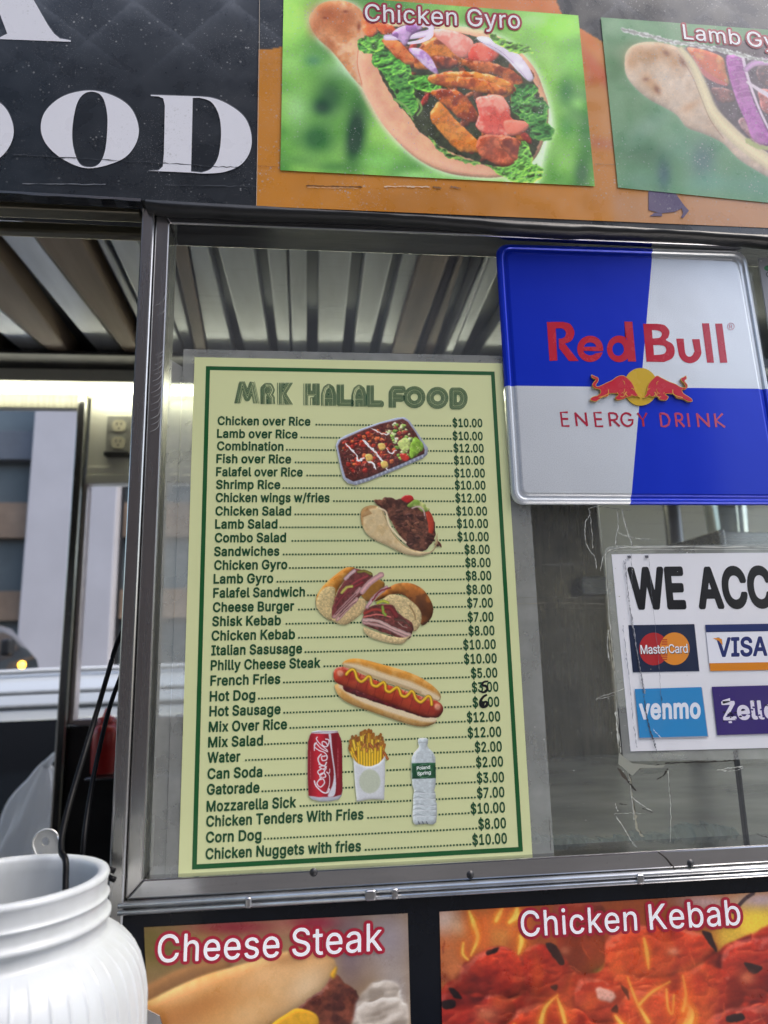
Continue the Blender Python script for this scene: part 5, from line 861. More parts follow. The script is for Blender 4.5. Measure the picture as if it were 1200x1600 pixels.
# colour quarters are split along straight lines: cut the plate by bisecting, then colour each face
me = bpy.data.meshes.new('plate'); bm = bmesh.new(); vs = [bm.verts.new(p) for p in P3]
for i in range(len(rings) - 1):
    for k in range(n): bm.faces.new((vs[i * n + k], vs[i * n + (k + 1) % n], vs[(i + 1) * n + (k + 1) % n], vs[(i + 1) * n + k]))
bm.faces.new([vs[(len(rings) - 1) * n + k] for k in range(n)])
la, lb = at(1020.5, 383, YS), at(985.5, 788, YS); ha, hb = at(786, 602.5, YS), at(1200, 607.5, YS)
for a, b_ in ((la, lb), (ha, hb)):
    dn = (b_ - a); no = Vector((dn.z, 0, -dn.x)).normalized(); bmesh.ops.bisect_plane(bm, geom=bm.verts[:] + bm.edges[:] + bm.faces[:], plane_co=a, plane_no=no)
bmesh.ops.recalc_face_normals(bm, faces=bm.faces); bm.to_mesh(me); bm.free()
m_blue, nt, bs = new_mat('blue_enamel'); bs.inputs['Base Color'].default_value = (0.0, 0.03, 0.62, 1); bs.inputs['Metallic'].default_value = 0.25; bs.inputs['Roughness'].default_value = 0.3; bs.inputs['Coat Weight'].default_value = 0.3; bs.inputs['Specular IOR Level'].default_value = 0.3; bs.inputs['Coat Roughness'].default_value = 0.1; bump(nt, bs, noise(nt, 16, 3), 0.16, 0.004)
m_sil, nt, bs = new_mat('silver_enamel'); gr_ = ramp(nt, noise(nt, 1400, 2), 0.35, 0.65); nt.links.new(mixc(nt, gr_, (0.66, 0.70, 0.74, 1), (0.84, 0.88, 0.92, 1)), bs.inputs['Base Color']); bs.inputs['Metallic'].default_value = 0.45; bs.inputs['Roughness'].default_value = 0.36; bs.inputs['Coat Weight'].default_value = 0.6; bs.inputs['Coat Roughness'].default_value = 0.12; bump(nt, bs, noise(nt, 16, 3), 0.16, 0.004)
for p in me.polygons:
    c = p.center; u = (c.x - la.x) - (lb.x - la.x) * (c.z - la.z) / (lb.z - la.z); v = (c.z - ha.z) - (hb.z - ha.z) * (c.x - ha.x) / (hb.x - ha.x)
    p.material_index = 0 if (u < 0) == (v > 0) else 1; p.use_smooth = False
plate_ = link('plate', me, sign, [m_blue, m_sil])
# words
sg = Print(YS - 1e-4, 5e-5); RED = (208, 30, 58)
ZR = lambda P: np.array(P, float) * 0.26667 + [840, 480]
def cap_stroke(P, w, h=0.4, butt=True): pass
sg.poly(ZR([(54, 87), (104, 86), (116, 312), (70, 314)]), RED)                                          # R stem
sg.loops([np.vstack([ZR([(104, 86), (150, 86)]), cr(ZR([(150, 86), (192, 100), (216, 146), (203, 190), (178, 208)]), 6, False), ZR([(160, 213), (241, 315), (184, 315), (126, 240), (124, 184)]), cr(ZR([(124, 184), (140, 184), (160, 172), (166, 150), (156, 132), (140, 124), (106, 124)]), 5, False)])], RED, False)
def arc(cx, cy, rx, ry, a0, a1, n=30): a = np.radians(np.linspace(a0, a1, n)); return np.stack([cx + rx * np.cos(a), cy + ry * np.sin(a)], 1)
sg.loops([np.vstack([ZR(arc(308, 244, 76, 77, 12, -0.0, 3)), ZR(arc(308, 244, 76, 77, 0, -345, 60)), ZR(arc(308, 248, 40, 34, 42, 168, 20)), ZR([(384, 258)])])[2:], ZR(np.vstack([arc(308, 236, 36, 30, -172, -8, 20)]))], RED, False)    # e
sg.loops([np.vstack([ZR([(508, 84), (555, 85), (577, 318), (530, 318), (529, 302)]), ZR(arc(478, 244, 72, 78, 48, 312, 40)), ZR([(519, 190)])]), ZR(ell(472, 246, 34, 39))], RED, False)    # d
sg.loops([np.vstack([ZR([(618, 97), (700, 97)]), cr(ZR([(700, 97), (745, 106), (772, 140), (766, 176), (752, 192), (790, 216), (804, 256), (790, 298), (740, 321)]), 6, False), ZR([(638, 319)])]), np.vstack([ZR([(670, 134), (690, 134)]), cr(ZR([(690, 134), (720, 142), (728, 160), (716, 178), (692, 182)]), 5, False), ZR([(674, 183)])]), np.vstack([ZR([(678, 222), (710, 221)]), cr(ZR([(710, 221), (742, 228), (754, 250), (742, 272), (706, 279)]), 5, False), ZR([(682, 280)])])], RED, False)   # B
sg.loops([np.vstack([ZR([(812, 184), (856, 184), (862, 250)]), ZR(arc(890, 252, 27, 38, 180, 20, 14)), ZR([(920, 260), (905, 187), (949, 187), (960, 262)]), ZR(arc(893, 256, 68, 72, 5, 175, 24)), ZR([(824, 258)])])], RED, False)  # u
sg.poly(ZR([(963, 94), (1005, 94), (1034, 325), (993, 325)]), RED, False); sg.poly(ZR([(1040, 96), (1082, 96), (1112, 325), (1070, 326)]), RED, False)
sg.loops([ZR(ell(1132, 113, 21, 21, 30)), ZR(ell(1132, 113, 18.5, 18.5, 30))], (205, 60, 90), False); sg.text('R', ZR([(1124, 125)])[0], ZR([(1142, 126)])[0], 6.2, (205, 60, 90), 0, bumpup=False)
def mono(s, P, w, c):                             # thin geometric capitals drawn as strokes
    for st in P: sg.stroke(np.asarray(st, float), w, c)
EN = [('E', 136, 182), ('N', 220, 291), ('E', 332, 380), ('R', 416, 480), ('G', 487, 562), ('Y', 588, 645), ('D', 716, 778), ('R', 806, 858), ('I', 877, 890), ('N', 933, 1006), ('K', 1036, 1095)]
GS = {'E': [[(1, 0), (0.1, 0), (0.1, 1), (1, 1)], [(0.1, 0.48), (0.95, 0.48)]], 'N': [[(0.08, 1), (0.08, 0)], [(0.04, 0.03), (0.96, 0.97)], [(0.92, 0), (0.92, 1)]], 'R': [[(0.1, 1), (0.1, 0)], [(0.1, 0.03), (0.5, 0.03), (0.75, 0.1), (0.84, 0.28), (0.75, 0.46), (0.5, 0.54), (0.1, 0.54)], [(0.4, 0.54), (0.95, 1)]], 'G': [[(0.88, 0.2)] + [(0.5 + 0.45 * math.cos(a), 0.5 + 0.47 * math.sin(a)) for a in np.radians(np.linspace(-42, -325, 30))] + [(0.95, 0.52), (0.58, 0.52)]], 'Y': [[(0.02, 0), (0.5, 0.52), (0.98, 0)], [(0.5, 0.5), (0.5, 1)]], 'D': [[(0.1, 0.03), (0.1, 0.97), (0.45, 0.97), (0.75, 0.86), (0.93, 0.5), (0.75, 0.14), (0.45, 0.03), (0.08, 0.03)]], 'I': [[(0.5, 0), (0.5, 1)]], 'K': [[(0.1, 0), (0.1, 1)], [(0.9, 0), (0.15, 0.52), (0.97, 1)]]}
sg.build('brand_lettering', INK_S, sign); sg = Print(YS - 1e-4, 6e-6)
for ch, a, b_ in EN:
    yo = 616 + (a - 136) * 0.0075; hh = 80
    mono(ch, [ZR([(a + u * (b_ - a) + (v - 0.5) * 10, yo + v * hh) for u, v in s]) for s in GS[ch]], 3.3, (186, 34, 66) if a < 590 else (206, 70, 104))
sg.build('slogan_lettering', INK_S, sign)
# raised emblem: two bulls charging over a yellow disc
ZB = lambda P: np.array(P, float) * 0.15833 + [910, 560]
BL = [(90, 160), (125, 175), (155, 190), (160, 220), (135, 260), (150, 278), (190, 262), (240, 238), (290, 215), (340, 180), (390, 166), (430, 180), (480, 225), (510, 275), (525, 325), (560, 375), (570, 388), (540, 372), (520, 378), (500, 370), (445, 385), (425, 388), (410, 400), (345, 412), (325, 385), (350, 360), (345, 348), (268, 348), (250, 375), (200, 385), (165, 405), (135, 425), (85, 415), (85, 390), (120, 372), (150, 365), (180, 335), (168, 305), (130, 298), (100, 270), (105, 240), (130, 210), (95, 190)]
BR_ = [(1022, 170), (1030, 200), (1010, 222), (1035, 255), (1038, 285), (1015, 308), (985, 312), (1000, 345), (1040, 370), (1080, 400), (1085, 425), (1045, 428), (1000, 405), (930, 388), (900, 352), (820, 352), (850, 378), (825, 415), (760, 405), (745, 380), (690, 378), (655, 372), (630, 385), (600, 388), (630, 350), (640, 290), (660, 240), (700, 195), (738, 170), (780, 190), (850, 225), (920, 252), (970, 280), (1015, 285), (1005, 250), (975, 220), (975, 195), (1000, 182)]
def raised(loops, Y0, Y1, c, name, mat, parent, order=None):
    V, T = tess(loops); A = at_np(V, Y0); n = len(V); Vall = [A]; Fs = [T]; off = n
    ink = np.tile(lin(np.array(c) / 255), (n, 1)); Cs = [ink]
    for L in loops:
        m_ = len(L); f = at_np(L, Y0); bk = f.copy(); bk[:, 1] = Y1; Vall += [f, bk]; k = np.arange(m_); k2 = (k + 1) % m_
        Fs += [np.stack([off + k, off + k2, off + m_ + k2], 1), np.stack([off + k, off + m_ + k2, off + m_ + k], 1)]; off += 2 * m_; Cs.append(np.tile(lin(np.array(c) / 255 * 0.8), (2 * m_, 1)))
    return ink_mesh(name, np.vstack(Vall), np.vstack(Fs), np.vstack(Cs), mat, parent)
raised([ZB(ell(575, 280, 168, 186, 72))], YS - 0.0011, YS - 1e-4, (226, 186, 46), 'emblem_disc', INK_S, sign)
for P in (BL, BR_):
    S_ = cr(ZB(P), 4); bo = raised([S_], YS - 0.0019, YS - 2e-4, (238, 190, 70), 'emblem_bull', INK_S, sign)
    inner = [q for q in level([S_], -0.75, 0.25) if len(q) > 4]; p_ = Print(YS - 0.00195); p_.loops(inner, (214, 40, 62))
    flip = (lambda X: X) if P is BL else (lambda X: [(1150 - x, y + 3) for x, y in X])
    for s_, w_ in (([(258, 305), (255, 345), (225, 365), (160, 385)], 0.9), ([(405, 345), (420, 360), (395, 380), (375, 372)], 0.9), ([(340, 330), (350, 345)], 0.7), ([(400, 220), (415, 235), (415, 255)], 0.7), ([(482, 296), (500, 300), (506, 315)], 0.9), ([(418, 300), (410, 330), (385, 345)], 0.7), ([(440, 330), (425, 345), (445, 372)], 1.3), ([(480, 358), (495, 362)], 1.1)): p_.stroke(cr(ZB(flip(s_)), 5, False), w_, (244, 200, 84))
    p_.build('bull_inlay', INK_S, bo)

# ---- payment sign
pay = thing('payment_sign', 'white laminated card payment sign taped to the pane with cracked clear tape', 'sign', at(1080, 1180, -0.002))
YP = -0.0006
q = [(955.5, 866), (1336, 862), (1388, 1164), (985.5, 1174)]; b = MB(); b.slab(q, YP, YP + 0.0006); b.build('paper_sheet', plain('white_paper', (0.90, 0.91, 0.95), 0.4, 0, 0.04, 16, 0.04, 40, None, 0.5, 0.3), pay)
lam = rrect([(944, 853), (1350, 849), (1406, 1182), (974, 1190)], 14); V, T = tess([lam, np.array(q)]); ink_mesh('laminate_margin', at_np(V, YP + 0.0003), T, np.tile((0.6, 0.6, 0.6), (len(V), 1)), M_LAM, pay)
pp = Print(YP - 8e-5); ZP = lambda P: np.array(P, float) * 0.21250 + [960, 850]
NAVY, INKK = (22, 36, 66), (14, 16, 22)
def heavy(s, x0, y0, x1, y1, cap): pp.text(s, ZP([(x0, y0)])[0], ZP([(x1, y1)])[0], cap * 0.2125, INKK, 36, -26, -0.0, bumpup=False)
pp.k += 1
heavy('WE', 122, 465, 530, 461, 278); heavy('ACCEPT', 622, 461, 1660, 445, 276)
pp.poly(ZP([(106, 600), (590, 592), (626, 938), (138, 946)]), (168, 172, 184)); pp.poly(ZP([(103, 597), (587, 589), (625, 934), (136, 943)]), NAVY)
pp.poly(ZP(ell(290, 772, 108, 120)), (176, 36, 42)); pp.poly(ZP(ell(443, 770, 110, 120)), (226, 140, 44))
for k in range(6): y = 690 + k * 30; 
for y in (700, 716, 732, 812, 828, 844): pp.poly(ZP([(338 + abs(y - 772) * 0.2, y), (395 - abs(y - 772) * 0.1, y), (395 - abs(y - 772) * 0.1, y + 8), (338 + abs(y - 772) * 0.2, y + 8)]), (186, 56, 40), y == 700)
pp.text('MasterCard', ZP([(198, 812)])[0], ZP([(546, 803)])[0], 64 * 0.2125, (30, 24, 40), 12, -30); pp.text('MasterCard', ZP([(195, 808)])[0], ZP([(542, 799)])[0], 64 * 0.2125, (238, 236, 240), 10, -30)
# second card: blue and gold bars
pp.poly(ZP([(667, 594), (1500, 580), (1510, 634), (674, 648)]), (24, 44, 100)); pp.poly(ZP([(674, 650), (1510, 636), (1545, 862), (698, 876)]), (232, 234, 242), False); pp.poly(ZP([(698, 877), (1545, 862), (1553, 918), (706, 934)]), (216, 132, 26), False)
VB = (28, 42, 106)
pp.text('VISA', ZP([(752, 826)])[0], ZP([(1125, 816)])[0], 132 * 0.2125, VB, 26, -14, 0.10); pp.poly(ZP([(722, 693), (768, 690), (790, 700), (796, 745), (768, 712)]), (222, 140, 36))
# third and fourth
pp.poly(ZP([(154, 1070), (645, 1057), (692, 1420), (188, 1432)]), (160, 168, 184)); pp.poly(ZP([(150, 1066), (640, 1052), (686, 1412), (184, 1425)]), (42, 136, 196))
pp.text('venmo', ZP([(184, 1284)])[0], ZP([(636, 1276)])[0], 138 * 0.2125, (226, 232, 242), 30, -10, 0.06)
pp.poly(ZP([(716, 1050), (1560, 1028), (1600, 1380), (757, 1406)]), (56, 40, 112), False)
pp.text('Zelle', ZP([(800, 1290)])[0], ZP([(1200, 1280)])[0], 128 * 0.2125, (226, 222, 236), 28, -10, 0.0); pp.poly(ZP([(795, 1150), (850, 1132), (850, 1160), (798, 1176)]), (226, 222, 236), False)
pp.poly(ZP([(838, 1304), (862, 1300), (866, 1316), (842, 1318)]), (226, 222, 236), False)
for k in range(26):                                # flaked patches on the worn word
    x, y = rng.uniform(805, 1129), rng.uniform(1170, 1300); 
    if k < 14: x, y = rng.uniform(800, 905), rng.uniform(1230, 1312)
    r = rng.uniform(5, 15); pp.poly(ZP([(x + r * rng.uniform(0.5, 1.2) * math.cos(a), y + r * 0.7 * rng.uniform(0.4, 1.2) * math.sin(a)) for a in np.linspace(0, 6.28, 9)[:-1]]), (26, 20, 48) if k % 2 else (56, 40, 112), k in (0, 1))
for x, y in ((108, 96), (236, 95)): pp.poly(ZP([(x - 14, y - 10), (x + 10, y - 12), (x + 16, y + 2), (x + 8, y + 10), (x - 8, y + 8)]), (92, 94, 102), False)
# grey scuffs and black cracks over the print
def scuff(P, n, w, c, j):
    P = cr(ZP(P), 14, False); P = P + rng.normal(0, j, P.shape); pp.stroke(P, np.abs(rng.normal(w, w * 0.6, len(P))), c)
for P, w, c in (([(80, 110), (95, 300), (110, 450), (140, 600), (170, 800), (200, 960), (225, 1100)], 1.2, (150, 152, 160)), ([(70, 120), (90, 250), (120, 520), (150, 700)], 0.8, (128, 130, 138)), ([(60, 600), (90, 830), (115, 1050), (140, 1300), (165, 1500)], 0.9, (160, 162, 172)), ([(160, 760), (180, 880), (205, 1020), (225, 1180), (250, 1340), (290, 1440), (310, 1520)], 1.0, (84, 88, 100)), ([(225, 1180), (240, 1270), (265, 1370), (300, 1500)], 0.9, (60, 60, 70)), ([(285, 1360), (320, 1400), (360, 1440)], 0.8, (220, 224, 230)), ([(250, 60), (260, 180), (280, 420), (320, 800), (340, 1080), (360, 1300)], 0.35, (110, 114, 124)), ([(120, 60), (130, 200), (128, 330)], 0.5, (130, 132, 140)), ([(345, 1120), (350, 1150)], 0.8, (34, 52, 80))): scuff(P, 60, w, c, 0.35)
pp.build('print', INK_P, pay)
# cracked yellowed tape and flakes around it
tp = Print(-0.0012, 2e-5); ZT = lambda P: np.array(P, float) * 0.4 + [800, 760]
WHT, TAN, DRK = (200, 202, 194), (160, 158, 140), (40, 36, 32)
def tape(P, w, c, j=0.3, n=8):
    P = cr(ZT(P), n, False); P = P + rng.normal(0, j * 1.3, P.shape)
    if c is not DRK: tp.stroke(P + [0.9, 0.5], np.clip(np.abs(rng.normal(w * 0.7, w * 0.5, len(P))), 0.1, w * 2), (70, 68, 60))
    tp.stroke(P, np.clip(np.abs(rng.normal(w * 1.1, w * 0.6, len(P))), 0.15, w * 2.6), c)
for P, w, c in (([(300, 85), (305, 110), (288, 140), (285, 200), (300, 245), (325, 280), (330, 320)], 0.7, WHT), ([(300, 85), (310, 150), (315, 240)], 0.5, WHT), ([(410, 90), (415, 150), (405, 220), (420, 240)], 0.9, WHT), ([(430, 90), (440, 140), (455, 190), (470, 230)], 0.9, WHT), ([(300, 85), (350, 78), (420, 88), (460, 92)], 0.7, WHT), ([(415, 180), (450, 195), (500, 205), (535, 206)], 0.7, WHT), ([(345, 330), (365, 265), (420, 240), (600, 236), (900, 237), (1100, 240)], 1.0, WHT), ([(400, 250), (700, 247), (1100, 246)], 0.6, WHT), ([(365, 270), (380, 500), (400, 700), (412, 900), (425, 1040)], 0.7, WHT), ([(375, 560), (385, 640), (398, 720)], 1.5, TAN), ([(405, 880), (412, 960), (418, 1020)], 2.0, WHT), ([(440, 1080), (460, 1140), (468, 1200), (480, 1290), (490, 1340), (515, 1370)], 2.4, TAN), ([(440, 1080), (458, 1140), (466, 1210), (478, 1300)], 0.7, WHT),
                 ([(470, 1110), (560, 1090), (640, 1080), (760, 1078), (870, 1070)], 1.0, DRK), ([(600, 1080), (690, 1078), (780, 1076), (870, 1072)], 1.3, DRK), ([(565, 1145), (590, 1130), (608, 1105)], 1.6, DRK), ([(412, 1100), (440, 1130), (455, 1155), (485, 1190)], 1.7, DRK), ([(465, 1210), (500, 1240), (550, 1270)], 0.9, WHT), ([(510, 1258), (550, 1272)], 1.1, DRK), ([(405, 1290), (440, 1340), (470, 1390), (490, 1410)], 0.8, WHT), ([(418, 1240), (450, 1245)], 1.2, DRK), ([(405, 1240), (412, 1270)], 1.1, WHT), ([(610, 1110), (615, 1200), (622, 1260), (618, 1390)], 0.6, WHT), ([(440, 790), (340, 825), (330, 835)], 0.6, WHT), ([(330, 832), (400, 815)], 0.5, WHT), ([(800, 1110), (850, 1100), (900, 1095)], 1.0, WHT), ([(815, 1108), (860, 1112), (905, 1100)], 0.7, WHT), ([(955, 1358), (1000, 1372)], 0.9, DRK), ([(20, 433), (150, 433), (360, 436)], 0.4, (120, 118, 108)), ([(20, 458), (200, 456), (360, 460)], 0.55, (136, 132, 118)), ([(120, 480), (240, 478), (370, 482)], 0.35, (120, 118, 108)), ([(130, 870), (180, 880), (230, 895)], 0.3, (130, 130, 124)), ([(400, 1280), (470, 1276), (520, 1282)], 0.4, WHT), ([(145, 1290), (150, 1370), (152, 1425)], 0.5, DRK), ([(380, 560), (372, 600), (380, 680)], 0.9, WHT)): tape(P, w, c)
for P, w, c in (([(570, 1428), (600, 1450), (622, 1475), (640, 1500)], 1.2, (40, 36, 32)),): 
    t2 = Print(-0.0125, 2e-5); t2.stroke(cr(ZT(P), 8, False), [1.6, 1.2, 2.2], (52, 46, 40)); t2.build('dangling_tape', INK_P, pay)
tp.poly(ZT([(418, 1040), (440, 1060), (470, 1082), (560, 1090), (600, 1086), (590, 1098), (500, 1100), (470, 1130), (455, 1120), (430, 1095), (415, 1085)]), (150, 152, 140)); tp.poly(ZT([(412, 1100), (425, 1105), (448, 1135), (452, 1152), (430, 1135)]), (74, 68, 60))
for k in range(70):
    x, y = (rng.normal(420, 30), rng.uniform(90, 1400)) if k < 40 else (rng.uniform(70, 1000), rng.uniform(240, 1400)); 
    if 20 < k < 40: x = rng.normal(410 + (y - 600) * 0.06, 14)
    r = rng.uniform(0.5, 2.2); P = ZT([(x, y)])[0]; tp.poly(np.array([(P[0] + r * rng.uniform(0.3, 1) * math.cos(a), P[1] + r * 0.5 * rng.uniform(0.3, 1) * math.sin(a)) for a in np.linspace(0, 6.28, 7)[:-1]]), WHT if k % 3 else TAN, k == 0)
tp.build('cracked_tape', INK_P, pay)
# swirled scuffs on the upright of the window frame
fs = Print(YF - 1e-4, 2e-5); ZS = lambda P: np.array(P, float) * 0.25 + [0, 300]
for y, l, w in ((690, 70, 0.8), (760, 40, 0.9), (1010, 30, 0.9), (1030, 24, 0.7), (1070, 40, 0.6), (1100, 56, 0.9), (1130, 40, 0.5), (1165, 66, 1.0), (1200, 50, 0.5), (1235, 72, 0.9), (1270, 44, 0.5), (1310, 66, 0.8), (1350, 60, 0.6), (1400, 70, 1.1), (1440, 50, 0.7), (1480, 74, 0.9)):
    x = 1034 - (y - 700) * 0.043; P = cr(ZS([(x - 4, y - l * 0.7), (x - 10, y - l * 0.25), (x - 30, y + l * 0.05), (x - 30 - l * 0.55, y + l * 0.28)]), 6, False); fs.stroke(P + rng.normal(0, 0.12, P.shape), [0.15, w, w * 0.8, 0.1], (168, 166, 164))
fs.build('frame_scuffs', INK_P, cart)
# glimpse of another sign at the right edge
g2 = thing('notice_sign', 'small grey notice with green dots at the right edge beside the drink sign', 'sign', at(1220, 560, -0.002))
b = MB(); b.slab([tuple(p) for p in rrect([(1184.5, 402), (1330, 406), (1362, 560), (1207, 552)], 5)], -0.0022, -0.0005); b.build('notice_plate', plain('pale_grey_card', (0.42, 0.43, 0.45), 0.4, 0, 0.05), g2, 0.0003)
np_ = Print(-0.0023)
for k in range(5): np_.poly(ell(1200.5 + k * 13, 419 + k * 0.4, 6.5, 4.4, 24), (40, 128, 70), k == 0)
for k in range(4): np_.loops([ell(1204 + k * 15, 428.5 + k * 0.4, 7.2, 5.2, 24), ell(1204 + k * 15, 428.5 + k * 0.4, 5.9, 4.0, 24)], (60, 70, 70), k == 0)
np_.stroke(np.array([(1187.5, 407), (1190.5, 408)]), 2.2, (214, 216, 218)); np_.build('print', INK_P, g2)
# ------------------------------------------------------------------ printed food pictures
def zz(s, ox, oy): return lambda P: np.array(P, float) * s + [ox, oy]
# -- wrap with chicken on blurred greens
def wrap_one():
    z = zz(0.45, 400, 0); c = Canvas(430, -30, 940, 305, 2.0, (112, 172, 72))
    S = lambda x, y, rx, ry, col, a=0.8, g=0.0: c.spot(400 + 0.45 * x, 0.45 * y, rx * 0.45, ry * 0.45, col, a, g)
    n0 = c.noise(70, 12, 3); c.C = np.stack([np.interp(n0, [0.25, 0.5, 0.75], [v0, v1, v2]) for v0, v1, v2 in ((0.26, 0.42, 0.56), (0.50, 0.66, 0.78), (0.22, 0.28, 0.36))], 2)
    for a in ((110, 60, 90, 120, (168, 226, 104), 1.2), (300, 240, 60, 40, (170, 212, 160), 0.7), (120, 215, 70, 40, (150, 206, 110), 0.8), (260, 330, 60, 70, (44, 88, 50), 0.9), (345, 470, 34, 110, (22, 62, 36), 1.3, 0.1), (230, 370, 34, 30, (24, 66, 40), 1.1), (210, 480, 70, 60, (52, 104, 54), 1.1), (200, 210, 30, 20, (84, 140, 96), 0.9), (140, 380, 44, 60, (150, 200, 130), 0.8), (430, 560, 70, 36, (134, 198, 104), 0.9), (140, 555, 80, 24, (96, 150, 74), 0.9), (280, 580, 80, 20, (70, 124, 60), 0.8), (560, 612, 100, 20, (146, 206, 120), 0.9),
              (1060, 90, 90, 50, (150, 222, 84), 1.2), (1100, 210, 60, 60, (126, 196, 84), 1.0), (1080, 320, 30, 50, (62, 124, 66), 1.0), (1150, 440, 30, 90, (60, 122, 60), 1.1), (1130, 600, 30, 60, (46, 98, 56), 1.1), (1070, 560, 40, 50, (136, 192, 96), 0.9), (1120, 360, 30, 26, (150, 210, 110), 0.7), (1080, 440, 24, 34, (80, 146, 76), 0.8), (960, 70, 50, 24, (160, 214, 130), 0.8)): S(*a)
    flap = z([(185, 75), (200, 35), (240, 8), (300, 3), (350, 22), (380, 60), (400, 110), (385, 160), (365, 240), (376, 305), (335, 268), (300, 222), (258, 172), (212, 130)])
    pita = z([(356, 160), (350, 225), (368, 298), (395, 352), (440, 430), (500, 500), (570, 558), (650, 596), (740, 613), (860, 612), (960, 560), (1005, 470), (1016, 380), (1000, 315), (962, 230), (880, 150), (780, 105), (640, 88), (480, 78), (400, 110)])
    halo = blur(np.maximum(c.mask(flap, 0.5), np.maximum(c.mask(pita, 0.5), c.mask(z([(930, 270), (1010, 350), (1030, 450), (1010, 490), (970, 640), (880, 640)]), 0.5))), 12); c.put(np.clip(halo * 1.7, 0, 1), (222, 240, 214), 0.85)
    c.blob(flap, (224, 176, 134), 7, 0.5, tex=0.10, ts=7, hue=(206, 142, 92), edge=0.3)
    for x, y, rx, ry, a, g in ((255, 50, 62, 36, 0.95, 0.2), (210, 95, 28, 34, 0.7, 0), (330, 60, 32, 40, 0.7, 0), (300, 105, 44, 24, 0.55, 0.5), (258, 150, 18, 30, 0.7, -0.5)): c.spot(*z((x, y)), rx * 0.45, ry * 0.45, (166, 86, 40), a, g)
    for x, y, rx, ry in ((357, 92, 7, 15), (240, 62, 8, 4), (310, 40, 10, 5)): c.spot(*z((x, y)), rx * 0.45, ry * 0.45, (128, 52, 24), 0.8)
    c.blob(pita, (222, 170, 132), 8, 0.55, tex=0.06, ts=10, edge=0.3, hue=(216, 160, 128))
    c.line(z([(362, 170), (358, 240), (385, 320), (440, 410), (505, 480), (580, 540), (680, 580), (790, 600), (880, 600)]), [10, 16, 14, 10], (238, 186, 152), 0.6, 5)
    c.line(z([(356, 165), (352, 225), (368, 292)]), 1.2, (168, 98, 66), 0.8, 0.7)
    inside = z([(400, 130), (412, 215), (470, 330), (530, 405), (575, 462), (650, 515), (740, 550), (830, 580), (940, 560), (988, 480), (985, 340), (950, 262), (860, 170), (700, 110), (480, 90)])
    c.blob(inside, (52, 58, 36), 5, 0.3, tex=0.4, ts=6, rough=2, edge=0)
    def leaf(P, col, seed, hue): c.leafy(z(P), [col[0] * 0.4, col[1] * 0.34, col[2] * 0.3], col, [min(255, col[0] * 1.7 + 34), min(255, col[1] * 1.38 + 22), min(255, col[2] * 1.2 + 14)], 7.5, 4.5, seed)
    rg = np.random.RandomState(31)
    for k in range(90):
        x, y = rg.uniform(470, 960), rg.uniform(130, 560)
        if y > 200 + (x - 430) * 1.05 or y < 110 + (x - 700) * 0.35: continue
        q = z((x, y)); a0 = rg.rand() * 3.1; l, w_ = rg.uniform(7, 15), rg.uniform(4, 8); d = np.array([math.cos(a0), math.sin(a0)]); e = np.array([-d[1], d[0]])
        c.blob([q - d * l, q + e * w_, q + d * l, q - e * w_], [(140, 70, 34), (110, 52, 30), (172, 96, 44), (90, 44, 28), (150, 52, 40)][k % 5], 2, 0.8, tex=0.3, ts=4, rough=1.2, seed=k % 7, gloss=0.2, edge=0.5)
    leaf([(355, 140), (400, 125), (440, 122), (450, 165), (500, 190), (535, 225), (545, 260), (600, 262), (650, 300), (620, 322), (575, 315), (545, 300), (565, 360), (540, 400), (500, 365), (465, 300), (430, 245), (402, 226), (405, 190), (368, 180)], (74, 148, 58), 3, (46, 106, 48))
    leaf([(420, 180), (470, 190), (520, 240), (540, 300), (500, 320), (450, 250)], (60, 128, 52), 8, (120, 190, 84))
    leaf([(358, 142), (392, 128), (440, 124), (452, 150), (420, 176), (385, 172)], (104, 182, 70), 41, None); leaf([(405, 195), (460, 185), (500, 205), (525, 240), (480, 262), (430, 240)], (84, 164, 62), 42, None); leaf([(530, 262), (580, 262), (648, 300), (612, 322), (560, 312), (535, 290)], (92, 172, 66), 43, None)
    for P in ([(480, 345), (520, 370), (545, 415)], [(560, 345), (575, 375), (560, 400)]): c.line(z(P), [4, 2.4], (120, 158, 84), 0.9, 0.8)
    M = lambda P, col=(196, 112, 44), hue=(150, 62, 26), seed=1, g=0.3: c.blob(z(P), col, 3.2, 0.7, tex=0.22, ts=6, rough=1.6, rs=5, seed=seed, hue=hue, gloss=g, edge=0.55, smooth=True)
    M([(375, 60), (410, 70), (420, 118), (390, 128), (372, 105)], (232, 116, 60), (240, 150, 110), 2); M([(410, 78), (470, 88), (490, 112), (440, 122)], (226, 110, 50), (200, 84, 40), 3)
    M([(436, 138), (490, 140), (545, 192), (556, 222), (520, 222), (478, 190)], (222, 130, 70), (196, 92, 44), 4)
    c.line(z([(452, 130), (500, 128), (556, 122), (600, 112), (612, 88)]), [9, 11, 8], (214, 196, 218), 1, 0.7, shade=0.25)
    c.blob(z([(470, 118), (505, 92), (570, 82), (575, 104), (540, 122), (520, 160), (490, 132)]), (150, 104, 160), 3, 0.6, tex=0.1, hue=(196, 160, 200), ts=5); c.line(z([(560, 84), (604, 92), (606, 122), (575, 142), (530, 150)]), [5, 8, 4], (226, 214, 230), 1, 0.7)
    M([(570, 160), (600, 138), (650, 132), (712, 208), (690, 236), (630, 240), (560, 240), (548, 215)], (196, 118, 50), (130, 56, 26), 6); M([(620, 195), (690, 205), (700, 232), (640, 236)], (150, 66, 34), (90, 36, 24), 16)
